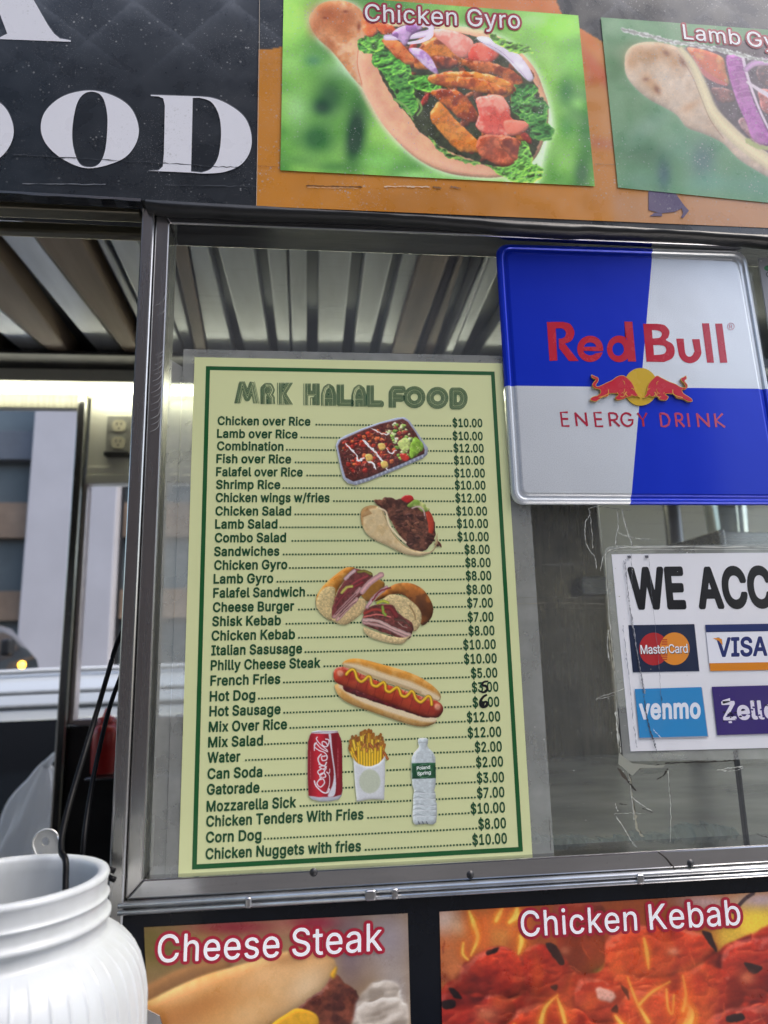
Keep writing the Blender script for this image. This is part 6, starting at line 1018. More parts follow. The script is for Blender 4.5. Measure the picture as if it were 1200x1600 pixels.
    c.blob(z([(620, 100), (690, 108), (750, 138), (752, 172), (735, 200), (700, 196), (660, 160), (625, 130)]), (226, 140, 124), 4, 0.5, tex=0.1, ts=7, hue=(240, 176, 160), gloss=0.25); c.blob(z([(750, 158), (790, 148), (836, 170), (842, 196), (800, 222), (740, 206)]), (206, 74, 58), 4, 0.6, tex=0.08, ts=6, hue=(226, 110, 90), gloss=0.3)
    c.blob(z([(530, 172), (566, 168), (600, 190), (622, 225), (634, 260), (605, 246), (570, 215)]), (172, 130, 184), 3, 0.6, tex=0.08, hue=(214, 190, 220), ts=5)
    M([(712, 212), (790, 212), (880, 238), (926, 282), (915, 330), (880, 330), (850, 268), (760, 248)], (176, 92, 40), (120, 50, 26), 8); M([(604, 262), (700, 248), (800, 256), (878, 284), (896, 312), (850, 332), (740, 308), (680, 304), (612, 290)], (206, 128, 46), (168, 78, 30), 9, 0.4); M([(700, 268), (790, 276), (872, 312), (840, 330), (720, 306)], (196, 110, 40), (150, 66, 28), 19, 0.4)
    M([(608, 318), (690, 312), (748, 356), (772, 420), (720, 418), (660, 372)], (188, 98, 36), (136, 52, 26), 10, 0.4); M([(606, 412), (618, 372), (640, 354), (700, 420), (792, 512), (780, 528), (712, 526), (660, 484)], (196, 112, 42), (206, 130, 54), 11, 0.25)
    c.blob(z([(764, 346), (800, 332), (850, 332), (880, 372), (890, 412), (940, 428), (930, 462), (870, 476), (800, 470), (764, 436), (774, 396)]), (208, 92, 80), 4, 0.65, tex=0.16, ts=6, rough=1.2, hue=(232, 150, 130), gloss=0.4); c.blob(z([(862, 420), (942, 424), (938, 452), (880, 470)]), (224, 126, 104), 3, 0.5, tex=0.1, ts=6)
    M([(776, 474), (860, 470), (930, 500), (940, 545), (870, 580), (812, 562), (770, 530)], (156, 70, 42), (190, 100, 66), 12, 0.25); M([(840, 486), (900, 480), (936, 540), (900, 556)], (172, 86, 52), (120, 48, 32), 13)
    c.blob(z([(765, 132), (800, 128), (860, 150), (920, 196), (962, 262), (952, 284), (918, 258), (862, 200), (800, 160)]), (214, 204, 218), 3, 0.45, tex=0.05, hue=(232, 226, 236), ts=8); c.line(z([(770, 142), (840, 172), (900, 225), (940, 275)]), 1.0, (150, 130, 150), 0.6, 0.6)
    leaf([(800, 118), (850, 130), (900, 150), (945, 160), (955, 180), (900, 182), (850, 160)], (110, 172, 72), 21, (160, 196, 110))
    leaf([(882, 340), (905, 312), (950, 292), (975, 300), (962, 332), (1000, 345), (1018, 370), (1008, 418), (1034, 452), (1018, 486), (984, 482), (955, 470), (945, 430), (905, 400)], (62, 128, 62), 22, (28, 78, 44)); leaf([(900, 345), (945, 335), (985, 370), (975, 410), (930, 395)], (80, 146, 72), 23, (40, 92, 48))
    leaf([(900, 300), (950, 292), (976, 300), (962, 336), (930, 350)], (60, 132, 60), 44, None); leaf([(960, 350), (1012, 362), (1008, 400), (968, 405)], (56, 126, 58), 45, None); leaf([(950, 430), (1030, 448), (1018, 486), (975, 478)], (52, 118, 56), 46, None); leaf([(795, 570), (850, 582), (905, 560), (925, 490), (950, 520), (965, 565), (1000, 585), (972, 632), (920, 636), (870, 618)], (108, 178, 76), 24, (70, 140, 58)); leaf([(600, 470), (650, 520), (720, 550), (780, 560), (760, 572), (690, 556), (630, 520)], (90, 140, 70), 25, (60, 104, 50))
    c.grain(0.05, 1.4, 6); c.C = np.clip((c.C - 0.4) * 1.12 + 0.44, 0, 1)
    tl, br_ = (443.5, -6), (929.5, 291)
    return c.sheet('wrap_picture', [(443.3, -12), (903.5, 17 + 7), (929.5, 291), (438, 266)], YV - 1.2e-3, INK_G, 0.85, cart)
po = wrap_one()
title(YV - 1.25e-3, [('Chicken', (570.5, 32.6), (714, 39.6)), ('Gyro', (731, 40.3), (813, 44.6))], 26.5, INK_F, 'title_lettering', po, 3.3)
# -- second wrap, paler, with a big onion ring
def wrap_two():
    z = zz(0.29167, 850, 0); c = Canvas(930, 15, 1300, 330, 2.0, (94, 150, 104)); S = lambda x, y, rx, ry, col, a=0.8, g=0.0: c.spot(*z((x, y)), rx * 0.29, ry * 0.29, col, a, g)
    for a in ((420, 130, 160, 70, (128, 176, 132), 0.8), (380, 350, 110, 120, (66, 122, 68), 0.8), (470, 560, 120, 120, (88, 140, 92), 0.7), (430, 830, 130, 60, (74, 128, 84), 0.6), (560, 830, 120, 80, (52, 110, 74), 0.75), (700, 780, 90, 90, (108, 160, 132), 0.7), (850, 860, 70, 110, (70, 104, 112), 0.75), (640, 940, 40, 80, (56, 84, 110), 0.7), (520, 970, 110, 60, (92, 148, 120), 0.7), (900, 980, 150, 60, (106, 164, 140), 0.7), (1130, 1000, 120, 60, (84, 146, 124), 0.7), (560, 680, 160, 60, (126, 168, 150), 0.5, -0.6), (900, 160, 180, 60, (120, 170, 120), 0.6)): S(*a)
    c.C += (c.noise(30, 2, 3) - 0.5)[..., None] * 0.08
    body = z([(432, 330), (440, 280), (480, 240), (550, 224), (640, 230), (720, 255), (790, 310), (850, 420), (900, 550), (1000, 660), (1110, 760), (1300, 880), (1420, 960), (1400, 1040), (1260, 980), (1140, 915), (1040, 850), (955, 765), (850, 715), (765, 682), (700, 608), (560, 530), (475, 455), (438, 395)])
    c.put(np.clip(blur(c.mask(body, 0.5), 5) * 1.4, 0, 1), (190, 214, 196), 0.35)
    c.blob(z([(760, 250), (800, 340), (850, 430), (900, 560), (1000, 690), (1120, 790), (1300, 900), (1500, 900), (1500, 150), (1200, 190), (960, 240)]), (74, 60, 72), 5, 0.4, tex=0.4, ts=7, rough=2, edge=0.1)
    for P, col, hu, sd in (([(900, 470), (1000, 480), (1020, 540), (940, 545)], (104, 66, 70), (140, 90, 84), 4), ([(1040, 650), (1100, 640), (1200, 760), (1230, 830), (1120, 760)], (188, 150, 150), (140, 96, 100), 5), ([(1150, 480), (1250, 500), (1300, 620), (1180, 600)], (206, 128, 120), (170, 90, 86), 6), ([(1150, 350), (1260, 360), (1300, 480), (1160, 440)], (84, 60, 70), (130, 84, 80), 7)): c.blob(z(P), col, 3, 0.6, tex=0.25, ts=5, rough=1.5, hue=hu, seed=sd, gloss=0.2)
    c.blob(z([(765, 262), (820, 258), (900, 280), (960, 312), (975, 380), (990, 452), (930, 430), (850, 370)]), (208, 96, 58), 4, 0.6, tex=0.1, ts=8, hue=(222, 150, 92), gloss=0.25); c.line(z([(800, 300), (850, 380), (920, 430), (975, 452)]), [3, 9, 5], (206, 92, 92), 0.9, 1)
    c.blob(body, (222, 200, 176), 8, 0.5, tex=0.10, ts=10, edge=0.3, hue=(212, 186, 158))
    for x, y, rx, ry, a, g in ((560, 290, 110, 50, 0.6, 0.1), (640, 270, 50, 30, 0.6, 0.6), (470, 330, 40, 50, 0.55, 0), (700, 330, 40, 50, 0.5, 0), (560, 430, 60, 34, 0.6, 0.8), (600, 480, 30, 26, 0.5, 0.8), (780, 570, 60, 22, 0.45, -0.5)): c.spot(*z((x, y)), rx * 0.29, ry * 0.29, (186, 124, 66), a, g)
    for x, y, rx, ry, g in ((742, 332, 14, 30, -0.5), (655, 285, 20, 12, 0.6), (545, 425, 16, 10, 0), (605, 480, 14, 24, -0.5)): c.spot(*z((x, y)), rx * 0.29, ry * 0.29, (120, 64, 40), 0.75, g)
    c.line(z([(735, 262), (800, 350), (855, 480), (905, 600), (1000, 710), (1120, 810), (1300, 930)]), [9, 17, 20, 22], (226, 212, 168), 0.95, 2.5, shade=0.16); c.line(z([(720, 290), (790, 400), (840, 520), (890, 640), (960, 740)]), 1.0, (150, 108, 76), 0.7, 0.8)
    ring = [(975, 312), (1005, 292), (1062, 302), (1078, 380), (1100, 470), (1140, 580), (1200, 700), (1240, 770), (1180, 782), (1115, 740), (1085, 660), (1040, 560), (1000, 440)]
    c.blob(z(ring), (160, 74, 156), 4, 0.6, tex=0.12, ts=6, hue=(190, 110, 184), gloss=0.15)
    for y in range(330, 620, 34): c.line(z([(978 + (y - 330) * 0.28, y), (1030 + (y - 330) * 0.3, y - 14), (1070 + (y - 330) * 0.26, y - 10)]), 1.4, (206, 140, 200), 0.6, 0.8)
    c.line(z([(1066, 306), (1080, 370), (1110, 470), (1160, 600), (1220, 720)]), [5, 3.4], (236, 216, 232), 0.95, 0.8); c.line(z([(1085, 370), (1130, 338), (1220, 332), (1330, 360)]), [9, 13], (196, 150, 196), 1, 1, shade=0.3); c.line(z([(1090, 440), (1150, 480), (1230, 530), (1320, 620)]), [4, 10], (228, 214, 224), 1, 1)
    c.line(z([(1090, 752), (1150, 786), (1230, 800)]), [8, 6], (170, 180, 110), 0.9, 1, rough=1.5)
    c.grain(0.05, 1.4, 9); c.C = c.C * 0.92 + 0.03
    for k, (a, b_) in enumerate(zip([(422, 160), (520, 182), (610, 205), (705, 228), (800, 236), (905, 258), (1000, 280), (1100, 308)], [(530, 186), (620, 206), (702, 228), (800, 238), (900, 260), (1000, 282), (1100, 306), (1330, 350)])):
        c.line(z([a, b_]), 6.5, (208, 212, 208), 1, 1, rough=2.4, seed=k + 2, curve=False); c.line(z([a, b_]), 3.4, (136, 138, 132), 0.8, 0.8, rough=2.6, seed=k + 30, curve=False)
    return c.sheet('wrap_picture', [(938.5, 27), (1290, 53), (1330, 330), (965.7, 293)], YV - 1.2e-3, INK_G, 0.85, cart)
po = wrap_two()
title(YV - 1.25e-3, [('Lamb', (1069, 60.6), (1157.5, 70.2)), ('Gyro', (1169, 71.4), (1249, 80))], 23, INK_F, 'title_lettering', po, 3.0)
# -- steak roll picture, lower left
def roll():
    z = zz(0.43333, 180, 1280); c = Canvas(215, 1415, 655, 1800, 1.6, (150, 120, 84)); S = lambda x, y, rx, ry, col, a=0.8, g=0.0: c.spot(*z((x, y)), rx * 0.433, ry * 0.433, col, a, g)
    for a in ((150, 450, 140, 110, (104, 92, 40), 0.9), (330, 420, 80, 40, (150, 120, 60), 0.6), (430, 390, 160, 30, (140, 34, 50), 0.85), (720, 375, 110, 30, (150, 30, 56), 0.9), (840, 470, 70, 150, (104, 86, 96), 0.9), (980, 430, 110, 130, (150, 140, 148), 0.9), (1010, 640, 70, 140, (170, 164, 166), 0.8), (620, 400, 60, 30, (170, 120, 90), 0.6)): S(*a)
    c.C += (c.noise(22, 4, 3) - 0.5)[..., None] * 0.08
    c.blob(z([(60, 640), (130, 590), (230, 540), (330, 510), (420, 520), (380, 600), (200, 680), (60, 720)]), (136, 96, 58), 10, 0.5, tex=0.06, ts=16, soft=2.5)
    c.blob(z([(20, 720), (150, 640), (300, 570), (450, 525), (600, 480), (700, 468), (768, 485), (795, 520), (790, 570), (740, 620), (660, 680), (560, 760), (420, 860), (200, 960), (20, 960)]), (206, 152, 92), 16, 0.5, tex=0.05, ts=18, soft=1.2, edge=0.25, hue=(214, 164, 106))
    S(330, 660, 170, 50, (170, 104, 46), 0.6, -0.4); S(560, 560, 160, 50, (230, 184, 130), 0.7, -0.4); S(690, 600, 110, 60, (232, 204, 164), 0.75, -0.7); S(160, 730, 120, 60, (168, 104, 50), 0.6); S(500, 700, 120, 50, (222, 182, 128), 0.5, -0.5); S(640, 500, 100, 26, (150, 100, 60), 0.5, -0.2)
    c.blob(z([(680, 660), (740, 620), (790, 560), (830, 590), (880, 640), (900, 740), (880, 900), (640, 900), (640, 740)]), (112, 58, 42), 5, 0.6, tex=0.3, ts=8, rough=3, rs=9, hue=(78, 38, 32), gloss=0.15)
    c.blob(z([(775, 560), (800, 530), (790, 575)]), (216, 160, 40), 2, 0.4, tex=0.05, soft=1); c.blob(z([(560, 745), (620, 700), (660, 682), (720, 700), (735, 740), (700, 800), (560, 800)]), (214, 158, 40), 4, 0.5, tex=0.08, ts=8)
    c.leafy(z([(880, 640), (930, 590), (990, 580), (1040, 630), (1056, 700), (1064, 800), (1060, 960), (850, 960), (846, 820), (856, 720)]), (150, 136, 122), (206, 194, 180), (240, 234, 224), 24, 6, 5, 1.6)
    c.grain(0.04, 1.4, 4)
    return c.sheet('steak_picture', [(225, 1449), (637, 1427), (646, 1760), (240, 1790)], -0.0111, INK_L, 0.9, cart)
po = roll()
title(-0.01115, [('Cheese', (246, 1504), (436, 1495.2)), ('Steak', (456.5, 1494.3), (597, 1485))], 43, INK_L, 'title_lettering', po, 5.2)
# -- grilled kebab in flames, lower right
def grill():
    z = zz(0.46667, 640, 1350); c = Canvas(675, 1370, 1300, 1760, 1.6, (150, 70, 34)); S = lambda x, y, rx, ry, col, a=0.8, g=0.0: c.spot(*z((x, y)), rx * 0.467, ry * 0.467, col, a, g)
    for a in ((120, 190, 60, 60, (206, 196, 190), 0.9), (170, 210, 30, 26, (236, 210, 190), 0.8), (140, 330, 70, 110, (206, 120, 70), 0.8), (250, 220, 90, 90, (206, 120, 50), 0.8), (330, 240, 60, 80, (220, 150, 70), 0.6), (140, 450, 60, 40, (150, 110, 50), 0.7), (1160, 200, 120, 90, (240, 206, 66), 1.1), (1070, 250, 50, 50, (224, 186, 64), 0.9), (1180, 120, 100, 30, (180, 160, 170), 0.9), (940, 130, 80, 26, (196, 176, 180), 0.7), (1000, 130, 90, 26, (190, 170, 176), 0.7), (620, 370, 50, 40, (96, 116, 44), 0.8), (880, 150, 90, 50, (130, 60, 30), 0.6)): S(*a)
    c.blob(z([(640, 350), (655, 395), (605, 392), (612, 360)]), (104, 130, 50), 3, 0.4, soft=1.2)
    M = lambda P, sd, col=(186, 52, 30), hue=(140, 28, 22), g=0.5: c.blob(z(P), col, 11, 0.85, tex=0.13, ts=17, rough=5, rs=22, hue=hue, seed=sd, gloss=g * 0.6, edge=0.45, soft=1.2, a=0.62)
    c.leafy(z([(90, 470), (170, 380), (190, 330), (260, 285), (330, 280), (380, 300), (440, 268), (520, 310), (560, 360), (650, 350), (655, 260), (700, 215), (850, 205), (990, 240), (1030, 300), (1090, 262), (1300, 245), (1300, 1000), (90, 1000)]), (84, 16, 16), (184, 46, 28), (238, 120, 78), 26, 5, 9, 1.2)
    M([(480, 140), (560, 120), (640, 140), (660, 250), (640, 350), (580, 375), (520, 320), (490, 240)], 2, (120, 34, 26), (80, 22, 20), 0.2); M([(165, 390), (190, 330), (260, 290), (320, 278), (370, 300), (400, 350), (390, 420), (330, 452), (230, 440), (175, 425)], 3, (190, 56, 32)); M([(380, 300), (440, 268), (510, 310), (545, 370), (520, 430), (440, 450), (390, 420)], 4, (170, 44, 28)); M([(650, 260), (700, 215), (800, 205), (900, 215), (990, 240), (1030, 290), (980, 330), (900, 370), (820, 380), (720, 370), (660, 340)], 5, (200, 62, 34), (168, 40, 26)); M([(1040, 310), (1090, 260), (1160, 245), (1260, 250), (1300, 340), (1240, 420), (1140, 440), (1060, 400)], 6, (178, 48, 32)); M([(920, 370), (1000, 340), (1080, 370), (1120, 430), (1080, 500), (980, 520), (910, 470)], 7, (176, 48, 30)); M([(560, 390), (620, 376), (680, 410), (720, 450), (700, 520), (620, 530), (560, 470)], 8, (186, 66, 46), (150, 36, 28), 0.6); M([(100, 450), (170, 440), (230, 490), (250, 560), (200, 640), (90, 640)], 9, (160, 36, 28)); M([(330, 520), (420, 470), (520, 480), (590, 540), (560, 640), (330, 640)], 10, (196, 60, 30)); M([(700, 460), (800, 420), (900, 450), (930, 540), (860, 640), (700, 640)], 11, (196, 64, 32)); M([(1000, 520), (1100, 480), (1240, 490), (1300, 640), (1000, 640)], 12, (170, 40, 30)); M([(250, 440), (330, 450), (350, 510), (280, 540), (235, 500)], 13, (160, 60, 34))
    for k in range(16): M([(100 + (k % 8) * 150 + a_, 620 + (k // 8) * 130 + b_) for a_, b_ in ((0, 60), (30, 0), (100, -10), (150, 50), (130, 120), (50, 130))], 30 + k)
    rg = np.random.RandomState(17)
    for k in range(120):                                     # torn fibres, char and wet edges over the chunks
        x, y = rg.uniform(90, 1230), rg.uniform(270, 900)
        if 300 < x < 480 and y < 290 or x > 1010 and y < 300: continue
        q = z((x, y)); a0 = rg.uniform(-0.9, 0.9) + (1.2 if k % 3 == 0 else 0); l = rg.uniform(6, 18); d = np.array([math.cos(a0), math.sin(a0)]); e = np.array([-d[1], d[0]]); m1 = q + e * rg.uniform(-4, 4)
        c.line([q - d * l, m1, q + d * l], [0.5, rg.uniform(1.5, 5), 0.5], [(120, 24, 20), (222, 92, 48), (90, 18, 18), (232, 128, 86), (150, 34, 24)][k % 5], 0.55, rg.uniform(0.8, 2.2), rough=1.5, seed=k % 9)
    n1 = c.noise(46, 41, 3); mm = np.clip((c.Y - 1455) / 40, 0, 1); c.put(np.clip((0.40 - n1) * 6, 0, 1) * mm, (84, 20, 18), 0.5); c.put(np.clip((n1 - 0.60) * 6, 0, 1) * mm, (232, 108, 44), 0.4)
    for P in ([(455, 268), (490, 272), (520, 330), (500, 335)], [(980, 225), (1010, 235), (1030, 295), (1005, 270)], [(130, 415), (155, 420), (175, 450), (150, 448)], [(690, 470), (700, 490), (690, 500), (675, 490)], [(1060, 510), (1110, 500), (1120, 520), (1070, 530)], [(705, 405), (730, 420), (735, 455)], [(470, 410), (495, 405), (490, 425)], [(110, 460), (150, 455), (150, 480), (115, 485)], [(1120, 330), (1180, 345), (1150, 370)], [(260, 290), (300, 280), (290, 296), (260, 305)]): c.blob(z(P), (34, 20, 22), 2, 0.4, tex=0.2, ts=5, rough=1.2, soft=0.9)
    c.blob(z([(625, 415), (665, 420), (690, 440), (670, 462), (630, 450)]), (226, 190, 184), 3, 0.4, tex=0.15, ts=5, rough=2, soft=1.2); S(880, 292, 18, 14, (240, 190, 170), 0.8); S(1130, 380, 26, 20, (220, 130, 90), 0.7); S(260, 500, 40, 26, (216, 140, 96), 0.6); S(520, 290, 16, 14, (200, 120, 90), 0.6)
    # flames: thin translucent tongues
    def flame(P, w, a=0.9): 
        c.line(z(P), [q * 4.5 for q in w], (222, 96, 34), 0.45 * a, 7); c.line(z(P), [q * 1.8 for q in w], (244, 160, 44), 0.6 * a, 3.2); c.line(z(P), [q * 0.8 for q in w], (250, 226, 100), 0.8 * a, 1.7)
    for P, w in (([(205, 305), (228, 250), (215, 200), (200, 160)], [2, 6, 8, 3]), ([(180, 265), (178, 300), (195, 320)], [2, 4, 2]), ([(290, 190), (300, 170), (310, 150)], [6, 8, 3]), ([(335, 195), (355, 175), (360, 150)], [6, 12, 5]), ([(365, 300), (375, 260), (370, 240)], [3, 9, 4]), ([(440, 530), (455, 480), (495, 440)], [8, 6, 2]), ([(520, 530), (510, 490), (495, 450)], [6, 7, 2]), ([(785, 250), (795, 300), (800, 350)], [3, 7, 2]), ([(730, 380), (760, 460), (800, 530)], [2, 4, 7]), ([(770, 470), (810, 430), (870, 395)], [4, 4, 2]), ([(860, 420), (865, 480), (880, 500), (885, 440)], [2, 3, 3, 2]), ([(920, 455), (940, 500), (930, 540)], [3, 14, 18]), ([(915, 375), (925, 440), (915, 490)], [2, 4, 6]), ([(690, 510), (720, 560), (700, 620)], [4, 9, 12]), ([(350, 540), (340, 600), (380, 680)], [4, 9, 12])): flame(P, w)
    for P, w in (([(420, 300), (430, 360), (420, 440)], [6, 20, 8]), ([(540, 380), (530, 440), (545, 520)], [6, 18, 10]), ([(700, 300), (690, 340), (720, 400)], [10, 24, 10]), ([(850, 230), (860, 300), (840, 400)], [10, 30, 14]), ([(920, 350), (930, 420), (910, 520)], [8, 26, 18]), ([(250, 180), (240, 230), (260, 280)], [10, 30, 12])): c.line(z(P), w, (226, 96, 40), 0.35, 5)
    c.line(z([(1085, 160), (1120, 120), (1150, 98)]), 6, (60, 46, 50), 0.9, 1)
    [c.spot(X_, Y_, rx, ry, (236, 104, 40), a_) for X_, Y_, rx, ry, a_ in ((985, 1500, 100, 60, 0.34), (880, 1560, 100, 50, 0.22), (1090, 1560, 110, 60, 0.2))]; c.C += ((c.noise(60, 31, 3) - 0.5) * 0.16)[..., None] * np.array([1, 0.5, 0.3]); c.grain(0.06, 2.2, 4)
    return c.sheet('kebab_picture', [(686.7, 1424.7), (1290, 1388), (1320, 1740), (695, 1765)], -0.0111, INK_L, 0.95, cart)
po = grill()
title(-0.01115, [('Chicken', (815, 1463.5), (996, 1453.6)), ('Kebab', (1016, 1452.6), (1158, 1444.8))], 39.5, INK_L, 'title_lettering', po, 4.8)

# -- small pictures on the menu
YMP = YM - 4.2e-4
def shadow(c, M, r=2.5, dx=1.2, dy=1.6, a=0.5):
    k = c.k; Sm = np.roll(np.roll(blur(M, r * k), int(dy * k), 0), int(dx * k), 1); return np.clip(Sm * a, 0, 1)
def cutout(c, name, quad, step=0.6):
    c.grain(0.05, 0.9, 3); return c.sheet(name, quad, YMP, INK_P, step, menu, 0.45)
PAPER = (226, 232, 174)
def start(x0, y0, x1, y1): return Canvas(x0, y0, x1, y1, 3.0, PAPER), [(x0, y0), (x1, y0), (x1, y1), (x0, y1)]
def tray():
    z = zz(0.2, 480, 640); c, q = start(520, 648, 676, 762)
    O = [(222, 280), (240, 235), (300, 200), (420, 150), (560, 100), (700, 62), (760, 58), (800, 85), (850, 160), (910, 250), (945, 300), (940, 350), (900, 385), (700, 470), (480, 560), (380, 592), (320, 578), (280, 540), (262, 470), (235, 340)]
    c.blob(z(O), (150, 156, 172), 2, 0.5, tex=0.08, ts=2, smooth=False, edge=0.3)
    for k in range(34): x = 385 + k * 16; y = 578 - k * 6.6; c.line(z([(x, y - 12), (x + 6, y + 8)]), 0.9, (92, 100, 124) if k % 2 else (206, 212, 222), 0.7, 0.5)
    c.blob(z([(240, 285), (262, 240), (420, 168), (570, 112), (745, 72), (785, 95), (850, 185), (918, 310), (915, 345), (700, 440), (480, 530), (360, 562), (300, 530), (268, 420)]), (84, 42, 36), 2, 0.4, tex=0.5, ts=2.4, smooth=False)
    rg = np.random.RandomState(5)
    def inside(): 
        u, v = rg.rand(), rg.rand(); a = np.array([268, 250]) * (1 - u) + np.array([740, 90]) * u; b_ = np.array([330, 540]) * (1 - u) + np.array([900, 330]) * u; return a * (1 - v) + b_ * v, u
    for k in range(230):
        p, u = inside(); r = rg.uniform(10, 26); n = 7
        col = [(150, 42, 34), (176, 58, 40), (112, 36, 32), (190, 96, 54), (126, 50, 44), (90, 40, 38)][rg.randint(6)]
        if u > 0.70: col = [(150, 180, 84), (196, 208, 150), (110, 146, 62), (206, 212, 180), (150, 60, 50), (122, 80, 60)][rg.randint(6)]
        a0 = rg.rand() * 6; c.blob(z([(p[0] + r * rg.uniform(0.6, 1.2) * math.cos(a0 + 6.28 * i / n), p[1] + r * rg.uniform(0.5, 1.0) * math.sin(a0 + 6.28 * i / n)) for i in range(n)]), col, 1.1, 0.7, tex=0.35, ts=2, soft=0.3, gloss=0.12, seed=k % 9, rough=1.2, rs=3, smooth=False)
    c.blob(z([(800, 290), (820, 240), (850, 210), (890, 250), (910, 310), (860, 350), (810, 380)]), (126, 164, 58), 2, 0.6, tex=0.25, ts=4, rough=1.2, gloss=0.2); c.blob(z([(710, 260), (760, 220), (800, 250), (790, 320), (740, 320)]), (186, 200, 120), 1.6, 0.5, tex=0.2, ts=3, rough=1.2); c.blob(z([(725, 345), (770, 345), (800, 380), (770, 405), (735, 385)]), (186, 56, 44), 1.4, 0.5, gloss=0.4)
    for P, w in (([(300, 270), (340, 310), (380, 350), (400, 395), (440, 380)], 2.6), ([(440, 235), (470, 270), (520, 320), (560, 370), (600, 420), (630, 465)], 3.0), ([(470, 400), (510, 420), (530, 460)], 3.6), ([(620, 300), (650, 340), (690, 320)], 2.0), ([(500, 150), (560, 180), (640, 190)], 1.8)): c.line(z(P), [w * 0.5, w * 1.2, w * 0.7, w * 1.3, w * 0.6], (240, 236, 234), 1.0, 0.6, rough=2.0)
    for k in range(60): 
        p, u = inside(); a = rg.rand() * 3.14; l = rg.uniform(10, 24); c.line(z([(p[0], p[1]), (p[0] + l * math.cos(a), p[1] + l * math.sin(a))]), 0.55, (226, 206, 180), 0.75, 0.3, curve=False)
    for x, y in ((580, 290), (480, 375), (600, 430)): c.blob(z([(x - 26, y - 20), (x + 20, y - 26), (x + 32, y + 14), (x - 10, y + 28)]), (214, 180, 96), 1.4, 0.5, gloss=0.2)
    c.C = np.clip(c.C * 1.12, 0, 1); cutout(c, 'tray_picture', q)
tray()
def small_wrap():
    z = zz(0.2, 480, 640); c, q = start(560, 770, 690, 872)
    c.blob(z([(520, 712), (580, 705), (600, 685), (660, 690), (720, 700), (760, 672), (800, 670), (830, 700), (900, 730), (960, 800), (1000, 900), (990, 1020), (900, 1110), (800, 1080), (700, 950), (620, 820)]), (74, 44, 36), 2, 0.6, tex=0.4, ts=4, rough=1.2, hue=(112, 70, 54), gloss=0.12)
    c.blob(z([(735, 690), (770, 668), (815, 672), (832, 705), (790, 728), (750, 715)]), (186, 44, 42), 1.6, 0.5, gloss=0.4); c.blob(z([(920, 780), (960, 800), (990, 870), (985, 960), (950, 1000), (945, 900)]), (178, 62, 40), 2, 0.5, gloss=0.25); c.blob(z([(780, 745), (850, 705), (920, 740), (960, 790), (900, 800), (860, 760), (800, 770)]), (196, 200, 130), 1.6, 0.5, rough=1.6, hue=(130, 160, 70)); c.line(z([(820, 770), (870, 758), (910, 790), (920, 850)]), 2.2, (206, 180, 178), 0.9, 0.6)
    rg = np.random.RandomState(8)
    for k in range(34):
        x, y = rg.uniform(650, 930), rg.uniform(780, 1060); 
        if (x - 640) * 0.9 < (y - 820): x += 140
        a = rg.uniform(-0.4, 1.2); l = rg.uniform(40, 90); w = rg.uniform(18, 34); d = np.array([math.cos(a), math.sin(a)]); e = np.array([-d[1], d[0]]); p = np.array([x, y]); c.blob(z([p - d * l / 2, p + e * w / 2, p + d * l / 2, p - e * w / 2]), [(92, 54, 44), (70, 40, 34), (118, 76, 58), (84, 50, 40)][k % 4], 1.6, 0.8, tex=0.3, ts=3, gloss=0.15, seed=k % 7)
    c.blob(z([(420, 850), (430, 790), (470, 755), (530, 750), (580, 775), (610, 830), (640, 910), (690, 990), (760, 1060), (850, 1100), (950, 1110), (990, 1080), (1005, 1020), (1018, 960), (1015, 1050), (980, 1110), (900, 1142), (800, 1138), (720, 1110), (620, 1060), (520, 1015), (450, 950)]), (214, 192, 146), 3.5, 0.5, tex=0.07, ts=5, hue=(206, 180, 130), edge=0.35)
    c.line(z([(428, 900), (430, 800), (480, 762), (530, 758)]), [3, 8, 4], (150, 92, 40), 0.55, 1.6); c.line(z([(585, 790), (625, 880), (680, 985), (760, 1065), (850, 1105)]), 0.8, (150, 112, 70), 0.8, 0.5); c.line(z([(560, 770), (615, 800), (640, 900), (700, 975), (770, 1040)]), 3.4, (226, 208, 170), 0.9, 0.8, shade=0.2)
    for k in range(14): a = k / 13; c.line(z([(430 + 3 * k, 800 + 40 * (1 - a) - 30 * a), (452 + 4 * k, 812 + 20 * (1 - a))]), 0.7, (132, 78, 34), 0.5, 0.5)
    cutout(c, 'wrap_picture', q)
small_wrap()
